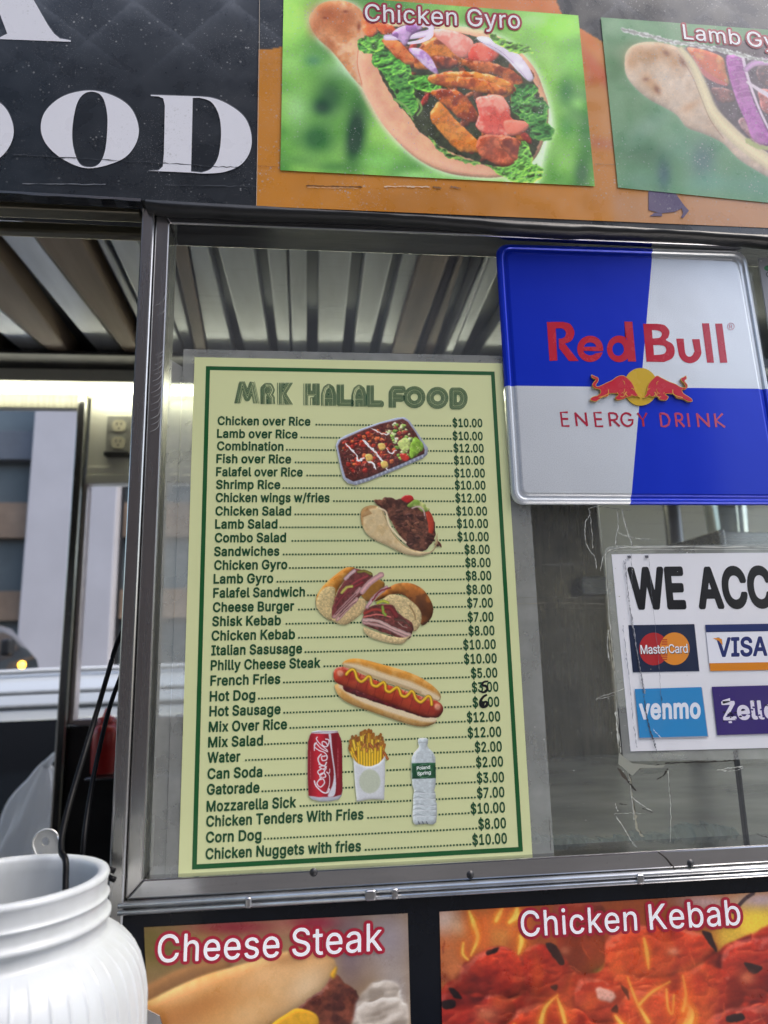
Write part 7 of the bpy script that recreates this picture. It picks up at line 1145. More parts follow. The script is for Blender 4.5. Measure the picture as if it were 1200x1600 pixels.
def sub():
    z = zz(0.2, 470, 860); c, q = start(488, 882, 684, 1010)
    crumb = dict(tex=0.22, ts=2.2, edge=0.4)
    c.blob(z([(470, 330), (560, 230), (640, 240), (655, 280), (600, 360), (520, 400)]), (150, 104, 44), 3, 0.6, tex=0.1)
    c.blob(z([(118, 400), (135, 330), (190, 260), (270, 190), (340, 140), (385, 130), (420, 145), (330, 250), (280, 330), (255, 440), (240, 545), (180, 510), (130, 450)]), (186, 118, 36), 4, 0.6, tex=0.1, ts=5, hue=(206, 146, 66), gloss=0.15); c.blob(z([(120, 400), (150, 330), (200, 285), (262, 290), (270, 340), (250, 450), (242, 545), (175, 512), (128, 455)]), (206, 184, 130), 3, 0.35, **crumb); c.blob(z([(245, 545), (270, 470), (380, 400), (460, 370), (510, 400), (500, 470), (420, 540), (340, 582)]), (206, 180, 128), 3, 0.35, **crumb)
    c.blob(z([(245, 530), (255, 420), (290, 320), (350, 220), (410, 150), (450, 145), (560, 190), (520, 280), (450, 380), (330, 480)]), (112, 56, 54), 2, 0.5, tex=0.4, ts=4, rough=1.2)
    for P, w, col in (([(260, 520), (330, 440), (420, 350), (460, 300)], 5, (176, 132, 128)), ([(285, 540), (360, 460), (440, 380)], 5, (186, 148, 140)), ([(300, 390), (380, 310), (480, 250)], 4, (126, 44, 50)), ([(340, 330), (420, 250), (520, 200)], 4, (140, 60, 62)), ([(480, 320), (540, 250), (630, 190)], 8, (196, 152, 150)), ([(320, 330), (360, 290), (400, 280)], 4, (178, 170, 84)), ([(350, 220), (390, 180), (420, 160)], 5, (190, 160, 160)), ([(450, 170), (500, 160), (550, 185)], 4, (120, 112, 50)), ([(270, 500), (350, 420), (430, 340)], 1.2, (96, 50, 54)), ([(300, 520), (370, 450), (430, 400)], 1.0, (110, 66, 66)), ([(270, 440), (330, 360), (400, 300)], 3, (120, 52, 54))): c.line(z(P), w * 1.15, col, 1, 0.5, shade=0.35, rough=0.7)
    c.blob(z([(580, 400), (640, 330), (720, 270), (800, 252), (880, 262), (960, 310), (1020, 400), (1035, 470), (1010, 540), (940, 580), (880, 420), (760, 340)]), (126, 72, 28), 5, 0.7, tex=0.1, ts=5, hue=(176, 104, 40), gloss=0.12); c.spot(*z((950, 470)), 14, 22, (66, 36, 22), 0.7, -0.5, True); c.spot(*z((760, 290)), 18, 6, (206, 140, 60), 0.6, -0.2)
    c.blob(z([(640, 400), (680, 350), (740, 345), (840, 380), (920, 450), (945, 530), (910, 620), (860, 620), (780, 500), (720, 440)]), (208, 186, 134), 3, 0.35, **crumb); c.line(z([(850, 430), (885, 490), (895, 540)]), 2.0, (140, 108, 66), 0.8, 0.7)
    c.blob(z([(490, 500), (500, 460), (560, 430), (640, 420), (720, 430), (760, 490), (860, 560), (880, 620), (830, 700), (700, 660), (560, 610), (490, 570)]), (120, 62, 56), 2, 0.5, tex=0.4, ts=3, rough=1.0, hue=(90, 50, 44))
    for P, w, col in (([(500, 490), (580, 460), (660, 480)], 5, (150, 58, 48)), ([(495, 520), (600, 500), (700, 520)], 3, (186, 100, 92)), ([(640, 450), (700, 450), (745, 510)], 7, (116, 44, 44)), ([(490, 545), (600, 550), (720, 610), (850, 660)], 6, (190, 158, 150)), ([(490, 565), (620, 590), (740, 640), (830, 680)], 5, (176, 138, 132)), ([(560, 530), (680, 560), (820, 630)], 1.0, (92, 56, 54)), ([(500, 580), (640, 610), (780, 670)], 1.0, (110, 74, 70)), ([(520, 440), (570, 370), (640, 310), (670, 290)], 6, (190, 150, 152)), ([(560, 390), (620, 320), (700, 290)], 2.4, (128, 50, 56)), ([(600, 410), (640, 395), (680, 410)], 4.5, (170, 176, 66)), ([(640, 440), (645, 480), (660, 505)], 4.5, (130, 156, 60)), ([(740, 540), (800, 550), (850, 590)], 3, (90, 66, 56)), ([(760, 560), (790, 590), (830, 600)], 2, (150, 120, 110))): c.line(z(P), w, col, 1, 0.5, shade=0.35, rough=0.8)
    c.blob(z([(490, 600), (560, 625), (700, 670), (820, 680), (860, 650), (830, 700), (790, 730), (700, 725), (580, 695), (510, 655)]), (208, 186, 136), 2.4, 0.4, **crumb)
    cutout(c, 'sandwich_picture', q)
sub()
def dog():
    z = zz(0.2, 470, 860); c, q = start(516, 1024, 698, 1140)
    bun = dict(tex=0.06, ts=5, edge=0.4)
    c.blob(z([(325, 890), (345, 862), (400, 845), (470, 848), (600, 880), (760, 925), (900, 975), (1010, 1040), (1075, 1100), (1095, 1150), (1060, 1175), (900, 1110), (700, 1040), (500, 960), (380, 920)]), (196, 136, 56), 5, 0.6, hue=(206, 154, 80), **bun)
    c.line(z([(345, 895), (430, 910), (560, 960), (700, 1010), (860, 1060), (1000, 1120), (1070, 1155)]), [6, 13, 13, 8], (226, 206, 168), 0.95, 2.2); c.line(z([(340, 905), (420, 930), (560, 985), (760, 1050), (930, 1110)]), 5, (176, 148, 104), 0.7, 1.4)
    c.blob(z([(265, 1050), (275, 1100), (320, 1160), (420, 1215), (560, 1265), (720, 1320), (860, 1365), (960, 1378), (1030, 1360), (1055, 1320), (900, 1270), (600, 1180), (400, 1110), (310, 1050)]), (206, 156, 84), 5, 0.6, hue=(214, 170, 104), **bun); c.line(z([(310, 1060), (420, 1130), (600, 1200), (800, 1265), (960, 1310), (1040, 1320)]), [6, 12, 13, 9], (228, 210, 174), 0.95, 2.0)
    c.blob(z([(330, 1060), (350, 1040), (420, 1080), (600, 1150), (800, 1210), (960, 1270), (1010, 1300), (960, 1305), (800, 1255), (600, 1190), (420, 1130), (345, 1095)]), (112, 34, 38), 2.5, 0.6, tex=0.3, ts=4, rough=1.0, hue=(80, 24, 30), gloss=0.25)
    c.blob(z([(254, 965), (268, 925), (310, 908), (360, 918), (440, 950), (600, 1020), (800, 1090), (960, 1145), (1060, 1175), (1105, 1210), (1112, 1255), (1080, 1300), (1030, 1306), (940, 1290), (780, 1230), (600, 1160), (420, 1090), (310, 1050), (265, 1020)]), (178, 66, 40), 5.5, 0.7, tex=0.08, ts=6, hue=(160, 52, 34), gloss=0.35, edge=0.45)
    for k in range(10): x = 375 + k * 70; y = 965 + k * 25.5; c.line(z([(x + 22, y - 25), (x + 4, y + 30), (x - 16, y + 98)]), 1.1, (116, 34, 26), 0.75, 0.6)
    for x, y in ((310, 960), (1070, 1222)): c.blob(z([(x - 28, y - 14), (x, y - 26), (x + 26, y - 2), (x + 10, y + 24), (x - 18, y + 20)]), (222, 150, 120), 2, 0.3, soft=1.0)
    P = [(356, 968), (375, 945), (405, 930), (425, 950), (440, 1000), (470, 1025), (500, 1010), (525, 985), (545, 995), (555, 1045), (590, 1062), (620, 1045), (645, 1030), (660, 1050), (665, 1090), (695, 1105), (725, 1085), (750, 1070), (768, 1085), (785, 1130), (815, 1142), (840, 1125), (862, 1100), (882, 1112), (900, 1160), (935, 1185), (965, 1165), (990, 1140), (1010, 1145), (1020, 1175), (1022, 1205)]
    c.line(z([(x + 4, y + 8) for x, y in P]), 4.6, (110, 40, 20), 0.5, 1.2); c.line(z(P), 5.0, (206, 158, 30), 1, 0.5, shade=0.5); c.line(z([(x - 2, y - 5) for x, y in P]), 1.3, (240, 214, 90), 0.7, 0.6)
    cutout(c, 'hot_dog_picture', q)
dog()
def can():
    z = zz(0.20833, 460, 1110); c, q = start(476, 1136, 542, 1256)
    c.blob(z([(102, 235), (115, 185), (130, 160), (170, 150), (325, 152), (330, 175), (352, 215), (360, 300), (362, 600), (355, 640), (335, 668), (270, 682), (190, 684), (130, 668), (108, 640), (100, 500)]), (196, 200, 208), 2.6, 0.4, tex=0.03, smooth=False, edge=0.3)
    body = c.mask(z([(101, 240), (115, 190), (126, 172), (240, 176), (330, 166), (346, 205), (357, 250), (360, 400), (361, 600), (352, 632), (300, 648), (180, 650), (105, 640), (100, 500)]), 0.35, smooth=False); u = np.clip((c.X - 480.5) / 54.5, 0, 1)[..., None]; shade = 0.72 + 0.42 * np.exp(-((u - 0.33) / 0.22) ** 2) - 0.25 * np.clip(u - 0.7, 0, 1) + 0.12 * np.exp(-((u - 0.9) / 0.06) ** 2)
    c.put(body, np.clip(np.array([176, 32, 46]) / 255 * shade, 0, 1))
    wave = cr(z([(255, 165), (272, 165), (285, 300), (305, 450), (312, 560), (298, 640), (250, 644), (285, 560), (296, 470), (278, 330)]), 6); c.put(c.mask(wave, 0.3, smooth=False) * body, (216, 216, 222))
    W = (232, 226, 230)
    for P, w in (([(262, 590), (250, 615), (215, 615), (165, 570), (150, 530)], 2.2), ([(205, 500), (170, 545), (195, 575), (225, 545), (215, 515), (190, 520)], 1.9), ([(215, 505), (235, 495), (222, 470), (195, 478), (192, 500)], 1.9), ([(200, 440), (175, 460), (195, 485), (225, 460), (220, 440)], 1.9), ([(225, 455), (238, 430), (215, 415), (188, 425), (215, 440), (240, 420)], 1.8), ([(185, 405), (190, 395)], 1.8), ([(240, 390), (225, 415), (190, 400), (178, 360), (200, 330)], 2.2), ([(225, 345), (205, 345), (210, 375), (240, 370), (245, 345), (225, 340)], 1.8), ([(245, 340), (225, 315), (185, 300), (150, 270), (160, 245), (200, 285), (250, 310)], 1.6), ([(248, 300), (225, 280), (190, 250), (165, 215), (172, 200)], 1.6), ([(250, 265), (235, 240), (210, 235), (212, 262), (240, 272), (256, 250), (258, 222), (235, 215)], 1.8), ([(240, 620), (262, 560), (262, 490), (240, 462), (262, 470), (265, 440)], 1.2), ([(150, 300), (150, 270), (165, 240)], 1.6)): c.line(z(P), w, W, 1, 0.35)
    for k in range(26): c.line(z([(121, 300 + k * 8.4), (121, 304 + k * 8.4)]), 0.5 + (k % 3) * 0.25, (206, 130, 136), 0.7, 0.25, curve=False); c.line(z([(326, 285 + k * 8.6), (327, 290 + k * 8.6)]), 0.5 + (k % 4) * 0.2, (206, 130, 136), 0.7, 0.25, curve=False)
    c.line(z([(128, 168), (200, 162), (325, 160)]), 1.0, (120, 60, 66), 0.7, 0.4)
    cutout(c, 'soda_can_picture', q, 0.5)
can()
def fries():
    z = zz(0.20833, 460, 1110); c, q = start(540, 1130, 612, 1258); rg = np.random.RandomState(2)
    for k in range(62):
        t = k / 61; x = 410 + 280 * rg.rand(); top = 140 + abs(x - 560) * 0.42 + rg.uniform(0, 120) * (0.4 + t); bx_ = 470 + (x - 410) * 0.62; yb2 = 420; l = rg.uniform(80, 150); d = np.array([bx_ - x, yb2 - top]); d = d / np.hypot(*d)
        a = np.array([x, top]); c.line(z([a, a + d * l]), 4.3, [(206, 164, 40), (190, 140, 34), (216, 180, 60), (176, 122, 36)][k % 4], 1, 0.4, shade=0.5, curve=False); c.line(z([a - d * 4, a + d * 14]), 4.0, [(140, 76, 28), (160, 96, 40), (118, 60, 30)][k % 3], 0.8, 0.8, curve=False)
    for k in range(16): x = rg.uniform(440, 690); y = rg.uniform(230, 340); a = rg.uniform(0.9, 2.2); c.line(z([(x, y), (x + 50 * math.cos(a), y + 50 * math.sin(a))]), 4.4, [(178, 116, 50), (200, 150, 50), (160, 92, 44)][k % 3], 1, 0.4, shade=0.5, curve=False)
    for k in range(9): x = 480 + k * 21; y = 300 + abs(k - 4) * -6 + (k % 2) * 30; c.line(z([(x, y), (x + (k - 4) * -1, 420)]), 4.6, (210, 170, 44), 1, 0.4, shade=0.5, curve=False)
    c.blob(z([(440, 345), (452, 375), (480, 400), (530, 418), (580, 418), (630, 398), (662, 366), (682, 338), (680, 500), (675, 672), (640, 665), (560, 668), (500, 680), (468, 684), (455, 560)]), (212, 216, 218), 2.2, 0.35, tex=0.03, smooth=False, edge=0.22); c.put(c.mask(z(ell(565, 532, 80, 90, 30)), 0.8, smooth=False), (190, 198, 176)); c.line(z([(470, 682), (560, 664), (672, 670)]), 1.2, (160, 164, 160), 0.8, 0.6)
    cutout(c, 'fries_picture', q)
fries()
def water():
    z = zz(0.20833, 460, 1110); c, q = start(638, 1148, 686, 1294)
    O = [(925, 215), (940, 206), (990, 206), (1004, 218), (1002, 245), (996, 262), (1005, 280), (1040, 312), (1058, 350), (1060, 390), (1062, 510), (1060, 560), (1050, 600), (1062, 640), (1058, 670), (1070, 700), (1070, 790), (1064, 840), (1040, 858), (980, 850), (910, 860), (890, 840), (884, 790), (890, 700), (890, 650), (898, 600), (884, 560), (880, 510), (878, 390), (880, 350), (900, 312), (930, 280), (934, 262), (926, 245)]
    c.blob(z(O), (196, 206, 208), 3, 0.45, tex=0.10, ts=4, edge=0.3, gloss=0.35, smooth=False)
    for y in (618, 660, 712, 745, 790): c.line(z([(892, y), (930, y - 12), (1000, y + 6), (1060, y - 6)]), 1.0, (128, 140, 144), 0.7, 0.6); c.line(z([(892, y + 12), (960, y + 4), (1060, y + 8)]), 1.2, (236, 240, 242), 0.7, 0.6)
    c.line(z([(908, 330), (900, 380)]), 1.6, (240, 244, 246), 0.8, 0.8); c.line(z([(1035, 330), (1045, 390)]), 1.4, (140, 150, 154), 0.7, 0.8); c.line(z([(928, 240), (1000, 240)]), 0.8, (150, 160, 160), 0.8, 0.4)
    for x in (930, 960, 990): c.line(z([(x, 835), (x + 8, 852)]), 1.6, (60, 70, 80), 0.8, 0.6)
    c.blob(z([(881, 396), (1060, 392), (1061, 508), (882, 514)]), (26, 74, 48), 2, 0.3, tex=0.1, ts=3, hue=(44, 98, 60), smooth=False); c.line(z(ell(972, 455, 54, 50, 24)), 0.6, (150, 190, 160), 0.8, 0.3)
    cutout(c, 'water_bottle_picture', q)
    p = Print(YMP - 4e-5, 2e-5); p.text('Poland', z((918, 446)), z((1018, 436)), 5.0, (226, 236, 228), 26, -20); p.text('Spring', z((922, 488)), z((1024, 476)), 5.2, (226, 236, 228), 26, -20, bumpup=False); p.build('label_lettering', INK_P, menu)
water()
# ------------------------------------------------------------------ beyond the cart: a white car, a black van, the buildings
def glassy(name, c=(0.012, 0.014, 0.018), rough=0.05):
    m, nt, b = new_mat(name); b.inputs['Base Color'].default_value = tuple(c) + (1,); b.inputs['Roughness'].default_value = rough; b.inputs['Specular IOR Level'].default_value = 0.35
    bump(nt, b, noise(nt, 1.2, 2), 0.15, 0.02); return m
M_WIN = glassy('window_glass')
M_GLASSY = plain('grey_glazing', (0.15, 0.18, 0.19), 0.12, 0, 0.35, 0.35, spec=0.8)
def facade(name, label, x0, x1, y, depth, h, face, mats, bay, pier, floor_h, base, cat='building', detail=True):
    """a street front in y=y facing -Y (face=-1) or +Y (face=1): piers, spandrels, recessed glazing"""
    root = thing(name, label, cat, ((x0 + x1) / 2, y, 0)); s = face
    def box(b, xa, xb, d0, d1, za, zb, mi=0):
        ya, yb = sorted((y + s * d0, y + s * d1)); b.box((xa, ya, za), (xb, yb, zb), mi)
    b = MB(); box(b, x0, x1, -depth, -0.62, -0.14, h); b.build('core', mats[2], root)
    b = MB(); x = x0; n = int((x1 - x0) / bay)
    for i in range(n + 1):
        b = MB(); box(b, x0 + i * bay, x0 + i * bay + pier, -0.6, 0.0, -0.14, h); b.build('pier', mats[0], root, 0.02)
    nf = int((h - base) / floor_h)
    for i in range(n):
        xa, xb = x0 + i * bay + pier + 0.002, x0 + (i + 1) * bay - 0.002
        for k in range(nf + 1):
            sp = MB(); box(sp, xa, xb, -0.6, -0.22, base + k * floor_h, min(base + k * floor_h + 0.55, h)); sp.build('spandrel', mats[1], root, 0.01)
        fr = MB()
        for k in range(nf):
            za, zb = base + k * floor_h + 0.552, base + (k + 1) * floor_h - 0.002
            box(fr, xa, xa + 0.06, -0.5, -0.3, za, zb); box(fr, xb - 0.06, xb, -0.5, -0.3, za, zb); box(fr, xa + 0.061, xb - 0.061, -0.49, -0.31, (za + zb) / 2 - 0.03, (za + zb) / 2 + 0.03)
        box(fr, xa, xa + 0.06, -0.5, -0.3, -0.1, base - 0.002); box(fr, xb - 0.06, xb, -0.5, -0.3, -0.1, base - 0.002)
        for zz in (1.1, 2.6): 
            if zz < base: box(fr, xa + 0.061, xb - 0.061, -0.49, -0.31, zz, zz + 0.07)
        f = fr.build('window_frame', mats[2], root)
        g = MB(); box(g, xa, xb, -0.46, -0.44, -0.1, base + nf * floor_h); g.build('pane', M_GLASSY, f)
    return root
M_LILAC = plain('pale_lilac_stone', (0.50, 0.49, 0.52), 0.7, 0, 0.06, 1.2, 0.1, 30)
M_SLATE = plain('slate_spandrel', (0.13, 0.145, 0.17), 0.5, 0, 0.15, 2)
M_BRICK = plain('brown_brick', (0.27, 0.19, 0.15), 0.8, 0, 0.25, 2, 0.3, 20)
M_BUFF = plain('buff_stone', (0.34, 0.29, 0.24), 0.75, 0, 0.12, 1.5)
yb = 12.6; pxa = at(42, 800, yb).x; pxb = at(122, 800, yb).x; pxc = at(141, 900, yb).x; pxd = at(176, 900, yb).x
pier = pxd - pxa; bay = pier + 5.2
opp = facade('street_building', 'pale lilac stone building with dark glazed bays across the street', pxa - bay * 3, pxa - bay * 3 + bay * 5 + pier, yb, 9.0, 15.0, -1, (M_LILAC, M_SLATE, M_BLACK), bay, pier, 3.4, 5.26)
M_TIMBER = plain('brown_timber', (0.27, 0.19, 0.13), 0.5, 0, 0.35, 1.2)
for i in range(5):
    b = MB(); xa = pxa - bay * 3 + i * bay + pier + 0.07; xb = xa + bay - pier - 0.14
    b.box((xa, yb + 0.30, 3.81), (xb, yb + 0.43, 4.46)); b.build('shop_fascia', M_TIMBER, opp); b = MB(); b.box((xa, yb + 0.30, 2.32), (xb, yb + 0.43, 2.84)); b.build('sign_band', M_TIMBER, opp)
facade('street_building', 'brown brick building with buff spandrels behind the viewer, facing the cart', -32.0, 3.0, -9.8, 8.0, 13.5, 1, (M_BRICK, M_BRICK, M_BLACK), 7.0, 3.5, 4.0, 3.4)
facade('street_building', 'tall buff stone building behind the viewer to the right', 20.0, 48.0, -16.0, 9.0, 12.0, 1, (M_BUFF, M_SLATE, M_BLACK), 7.0, 3.5, 3.4, 3.6)

def vehicle(name, label, cat, x0, L, yc, st, paint, win_rng, pillars, wheels, half):
    """loft of cross sections; st: (u, z_bottom, z_belt, z_roof, halfwidth_belt, halfwidth_roof)"""
    root = thing(name, label, cat, (x0 + L / 2, yc, -0.14))
    us = np.linspace(0, 1, 61); S = np.array(st, float); cols = [np.interp(us, S[:, 0], S[:, i]) for i in range(1, 6)]
    cols = [np.convolve(np.pad(c, 2, 'edge'), np.ones(5) / 5, 'valid') for c in cols]
    V = []; F = []; K = 0
    def ring(u, zb, zw, zr, wb, wr):
        x = x0 + u * L; g = max(zr - zw, 0.004); right = [(0, zb), (wb * 0.9, zb), (wb * 0.985, zb + (zw - zb) * 0.3), (wb, zb + (zw - zb) * 0.7), (wb * 0.985, zw - 0.02), (wb * 0.97, zw), (wr + (wb - wr) * 0.42, zw + g * 0.55), (wr + (wb - wr) * 0.12, zw + g * 0.80), (wr + 0.004, zw + g * 0.84), (wr - 0.045, zw + g * 0.93), (wr * 0.78, zw + g * 0.985), (wr * 0.4, zr), (0, zr)]
        return [(x, yc - y, z) for y, z in right] + [(x, yc + y, z) for y, z in right[-2:0:-1]]
    rings = [ring(us[i], *[c[i] for c in cols]) for i in range(len(us))]; K = len(rings[0])
    for r_ in rings: V += r_
    for i in range(len(us) - 1): F += [(i * K + k, i * K + (k + 1) % K, (i + 1) * K + (k + 1) % K, (i + 1) * K + k) for k in range(K)]
    F += [tuple(range(K - 1, -1, -1)), tuple((len(us) - 1) * K + k for k in range(K))]
    b = MB(); b.add(V, F, 0, True); body = b.build('body', paint, root)
    for side in (-1, 1):                                     # side windows follow the greenhouse, a few millimetres proud
        edges = [win_rng[0]] + pillars + [win_rng[1]]
        for a, c in zip(edges[:-1], edges[1:]):
            b = MB(); V = []; F = []; uu = np.linspace(a + 0.006, c - 0.006, 14)
            for u in uu:
                zb, zw, zr, wb, wr = [np.interp(u, us, q) for q in cols]; g = zr - zw
                for t, wy in ((0.06, 0.97 * wb), (0.55, wr + (wb - wr) * 0.42), (0.66, wr + (wb - wr) * 0.30)):
                    if t == 0.06: wy = 0.97 * wb + ((wr + (wb - wr) * 0.42) - 0.97 * wb) * t / 0.55
                    V.append((x0 + u * L, yc + side * (wy + 0.004), zw + g * t))
            for i in range(13): F += [(i * 3 + k, i * 3 + k + 1, i * 3 + k + 4, i * 3 + k + 3) for k in range(2)]
            b.add(V, F, 0, True); b.build('window', M_WIN, root)
        b = MB(); b.tube([(x0 + u * L, yc + side * (np.interp(u, us, cols[4]) + 0.022), np.interp(u, us, cols[1]) + (np.interp(u, us, cols[2]) - np.interp(u, us, cols[1])) * 0.72) for u in np.linspace(win_rng[0], win_rng[1], 24)], 0.008, 8); b.build('chrome_trim', M_MIRROR, root)
    for u in wheels:
        for side in (-1, 1):
            wr_ = 0.33; c = (x0 + u * L, yc + side * (half - 0.10), -0.14 + wr_); b = MB(); prof = [(wr_ * 0.62, -0.1), (wr_ * 0.95, -0.1), (wr_, -0.07), (wr_, 0.07), (wr_ * 0.95, 0.1), (wr_ * 0.62, 0.1)]
            b.lathe(prof, (0, 0, 0), 32); b.v = [(c[0] + x, c[1] + z, c[2] + y) for x, y, z in b.v]; t = b.build('wheel', M_BLACK, root)
            b = MB(); b.lathe([(0.001, 0.08), (wr_ * 0.2, 0.09), (wr_ * 0.6, 0.07), (wr_ * 0.6, -0.07), (0.001, -0.07)], (0, 0, 0), 24); b.v = [(c[0] + x, c[1] + side * z, c[2] + y) for x, y, z in b.v]; b.build('rim', M_STEEL, t)
    return root, us, cols
def paint(name, c, rough=0.25):
    m, nt, b = new_mat(name); b.inputs['Base Color'].default_value = tuple(c) + (1,); b.inputs['Roughness'].default_value = rough; b.inputs['Coat Weight'].default_value = 1; b.inputs['Coat Roughness'].default_value = 0.04; return m
yn = 2.30; zt_ = at(165, 1034, yn + 0.25).z; zw_ = at(60, 1306, yn).z; zd = at(60, 1128, yn + 0.12).z
xc0 = -3.4; hw = 0.92
gh = zt_
white, us_, cl_ = vehicle('white_car', 'white car parked behind the cart, seen through the open hatch', 'car', xc0, 4.75, yn + hw,
    [(0, 0.22, 0.62, 0.66, 0.62, 0.5), (0.03, 0.12, zw_ - 0.02, zw_ + 0.12, 0.86, 0.6), (0.09, 0.08, zw_, gh - 0.12, 0.91, 0.66), (0.2, 0.07, zw_, gh - 0.05, hw, 0.70), (0.5, 0.07, zw_, gh - 0.012, hw, 0.72), (0.72, 0.07, zw_, gh, hw, 0.72), (0.80, 0.07, zw_, gh - 0.05, hw, 0.70), (0.90, 0.08, zw_ + 0.02, zw_ + 0.06, 0.91, 0.66), (0.97, 0.1, zw_ - 0.06, zw_ - 0.03, 0.84, 0.6), (1, 0.2, 0.55, 0.58, 0.7, 0.5)],
    paint('white_paint', (0.46, 0.50, 0.545)), (0.14, 0.82), [0.36, 0.60], (0.18, 0.82), hw)
for side in (-1, 1):
    b = MB(); b.tube([(xc0 + 4.75 * u, yn + hw + side * (np.interp(u, us_, cl_[4]) - 0.055), np.interp(u, us_, cl_[1]) + (np.interp(u, us_, cl_[2]) - np.interp(u, us_, cl_[1])) * 0.935 + 0.022 * math.sin(math.pi * (u - 0.16) / 0.6) ** 0.3) for u in np.linspace(0.161, 0.759, 30)], 0.012, 8); b.build('roof_rail', paint('rail_white', (0.6, 0.62, 0.64)), white)
    for t, kk, dy in ((0.83, 0.03, 0.0), (0.745, 0.18, 0.002)):
        b = MB(); b.tube([(xc0 + 4.75 * u, yn + hw + side * (np.interp(u, us_, cl_[4]) + (np.interp(u, us_, cl_[3]) - np.interp(u, us_, cl_[4])) * kk + dy), np.interp(u, us_, cl_[1]) + (np.interp(u, us_, cl_[2]) - np.interp(u, us_, cl_[1])) * t) for u in np.linspace(0.16, 0.78, 40)], 0.011, 8); b.build('gutter', plain('gutter_grey', (0.24, 0.26, 0.28), 0.5), white)
yv = 5.4; xr = at(68, 1000, yv + 1.75).x; zr_ = at(30, 951, yv + 0.3).z; wv_ = 0.95; Lv = 4.9
van, uv_, cv_ = vehicle('black_van', 'black van with amber lamp driving past in front of the lilac building', 'van', xr - Lv, Lv, yv + wv_,
    [(0, 0.2, 0.9, zr_ - 0.25, 0.8, 0.7), (0.03, 0.1, 1.0, zr_ - 0.08, 0.93, 0.80), (0.2, 0.08, 1.02, zr_ - 0.02, wv_, 0.83), (0.8, 0.08, 1.02, zr_, wv_, 0.83), (0.90, 0.08, 1.02, zr_ - 0.03, wv_, 0.82), (0.965, 0.08, 1.0, zr_ - 0.08, 0.93, 0.78), (0.99, 0.1, 0.97, zr_ - 0.22, 0.88, 0.72), (1, 0.2, 0.9, zr_ - 0.5, 0.82, 0.66)],
    paint('black_paint', (0.012, 0.013, 0.016)), (0.05, 0.955), [0.30, 0.55, 0.80, 0.905], (0.17, 0.80), wv_)
b = MB(); p = at(10, 1010, yv - 0.10); b.box((p.x - 0.05, yv - 0.10, p.z - 0.07), (p.x + 0.03, yv + 0.0, p.z + 0.06)); b.build('mirror', M_BLACK, van, 0.02)
b = MB(); p = at(33, 1039, yv - 0.02); b.lathe([(0.001, 0.02), (0.022, 0.016), (0.03, 0.0)], (0, 0, 0), 16); b.v = [(p.x + x, yv - 0.005 - z, p.z + y) for x, y, z in b.v]; b.build('amber_lamp', emit('amber_lamp', (1.0, 0.5, 0.05), 3.0), van)

# ------------------------------------------------------------------ loose things about the cart
# jar: tall white plastic jar with an open threaded mouth
JX, JY = -0.174, -0.109; JZ = 1.332; JB = 1.078
m, nt, bs = new_mat('milky_plastic'); M_JAR = m
sc_ = noise(nt, 40, 5, (1, 1, 0.5)); nt.links.new(mixc(nt, ramp(nt, sc_, 0.5, 0.8), (0.55, 0.58, 0.60, 1), (0.46, 0.48, 0.485, 1)), bs.inputs['Base Color'])
jc_ = bs.inputs['Base Color'].links[0].from_socket; dirt = ramp(nt, noise(nt, 26, 8, (1, 1, 0.35), 0.7), 0.60, 0.80); nt.links.new(mixc(nt, math_node(nt, 'MULTIPLY', dirt, 0.30), jc_, (0.30, 0.30, 0.27, 1)), bs.inputs['Base Color'])
bs.inputs['Roughness'].default_value = 0.32; bs.inputs['Subsurface Weight'].default_value = 0.25; bs.inputs['Subsurface Radius'].default_value = (0.01, 0.01, 0.012); bs.inputs['Subsurface Scale'].default_value = 0.5; bump(nt, bs, noise(nt, 60, 3), 0.08, 0.001)
jar = thing('plastic_jar', 'big white ribbed plastic jar with open threaded mouth, black cable looped into it', 'jar', (JX, JY, JB))
rm, rb = 0.0535, 0.0805
prof = [(0.001, 0.006), (rb - 0.012, 0.006), (rb - 0.006, 0.015), (rb - 0.0035, 0.03), (rb - 0.0035, 0.19), (rm + 0.006, 0.222), (rm - 0.0045, 0.228), (rm - 0.0045, 0.256), (rm - 0.0035, 0.2588), (rm - 0.0005, 0.2600), (rm + 0.0022, 0.2592), (rm + 0.0030, 0.2572), (rm + 0.0022, 0.2555), (rm + 0.0018, 0.2490), (rm + 0.0024, 0.2470), (rm + 0.0036, 0.2460), (rm + 0.0024, 0.2448), (rm + 0.0022, 0.2400), (rm + 0.0030, 0.2380), (rm + 0.0048, 0.2368), (rm + 0.0048, 0.2350), (rm + 0.0026, 0.2338), (rm + 0.0026, 0.2290), (rm + 0.0034, 0.2265), (rm + 0.0085, 0.2238), (rm + 0.014, 0.2195), (rm + 0.019, 0.2135), (rm + 0.0228, 0.206), (rm + 0.0252, 0.197), (rb - 0.0003, 0.187), (rb, 0.176), (rb, 0.10), (rb, 0.022), (rb - 0.004, 0.008), (rb - 0.012, 0.0), (0.001, 0.002)]
H_ = JZ - JB; prof = [(r, z * H_ / 0.26) for r, z in prof]
fine = []
for (r0, z0), (r1, z1) in zip(prof[:-1], prof[1:]):
    n = 5 if abs(z1 - z0) > 0.012 or abs(r1 - r0) > 0.012 else 2
    for k in range(n): fine.append((r0 + (r1 - r0) * k / n, z0 + (z1 - z0) * k / n))
fine.append(prof[-1])
def ribs(r, z, a):
    if r < rm + 0.002 or z > 0.222 or z < 0.03 or (r < rb - 0.0008 and z < 0.18): return r
    k = max(0.0, min(1.0, (0.221 - z) / 0.012)) * max(0.25, min(1.0, (z - 0.10) / 0.06))
    return r + 0.0009 * k * max(0.0, math.cos(a * 50 + (0.222 - z) * 10)) ** 16
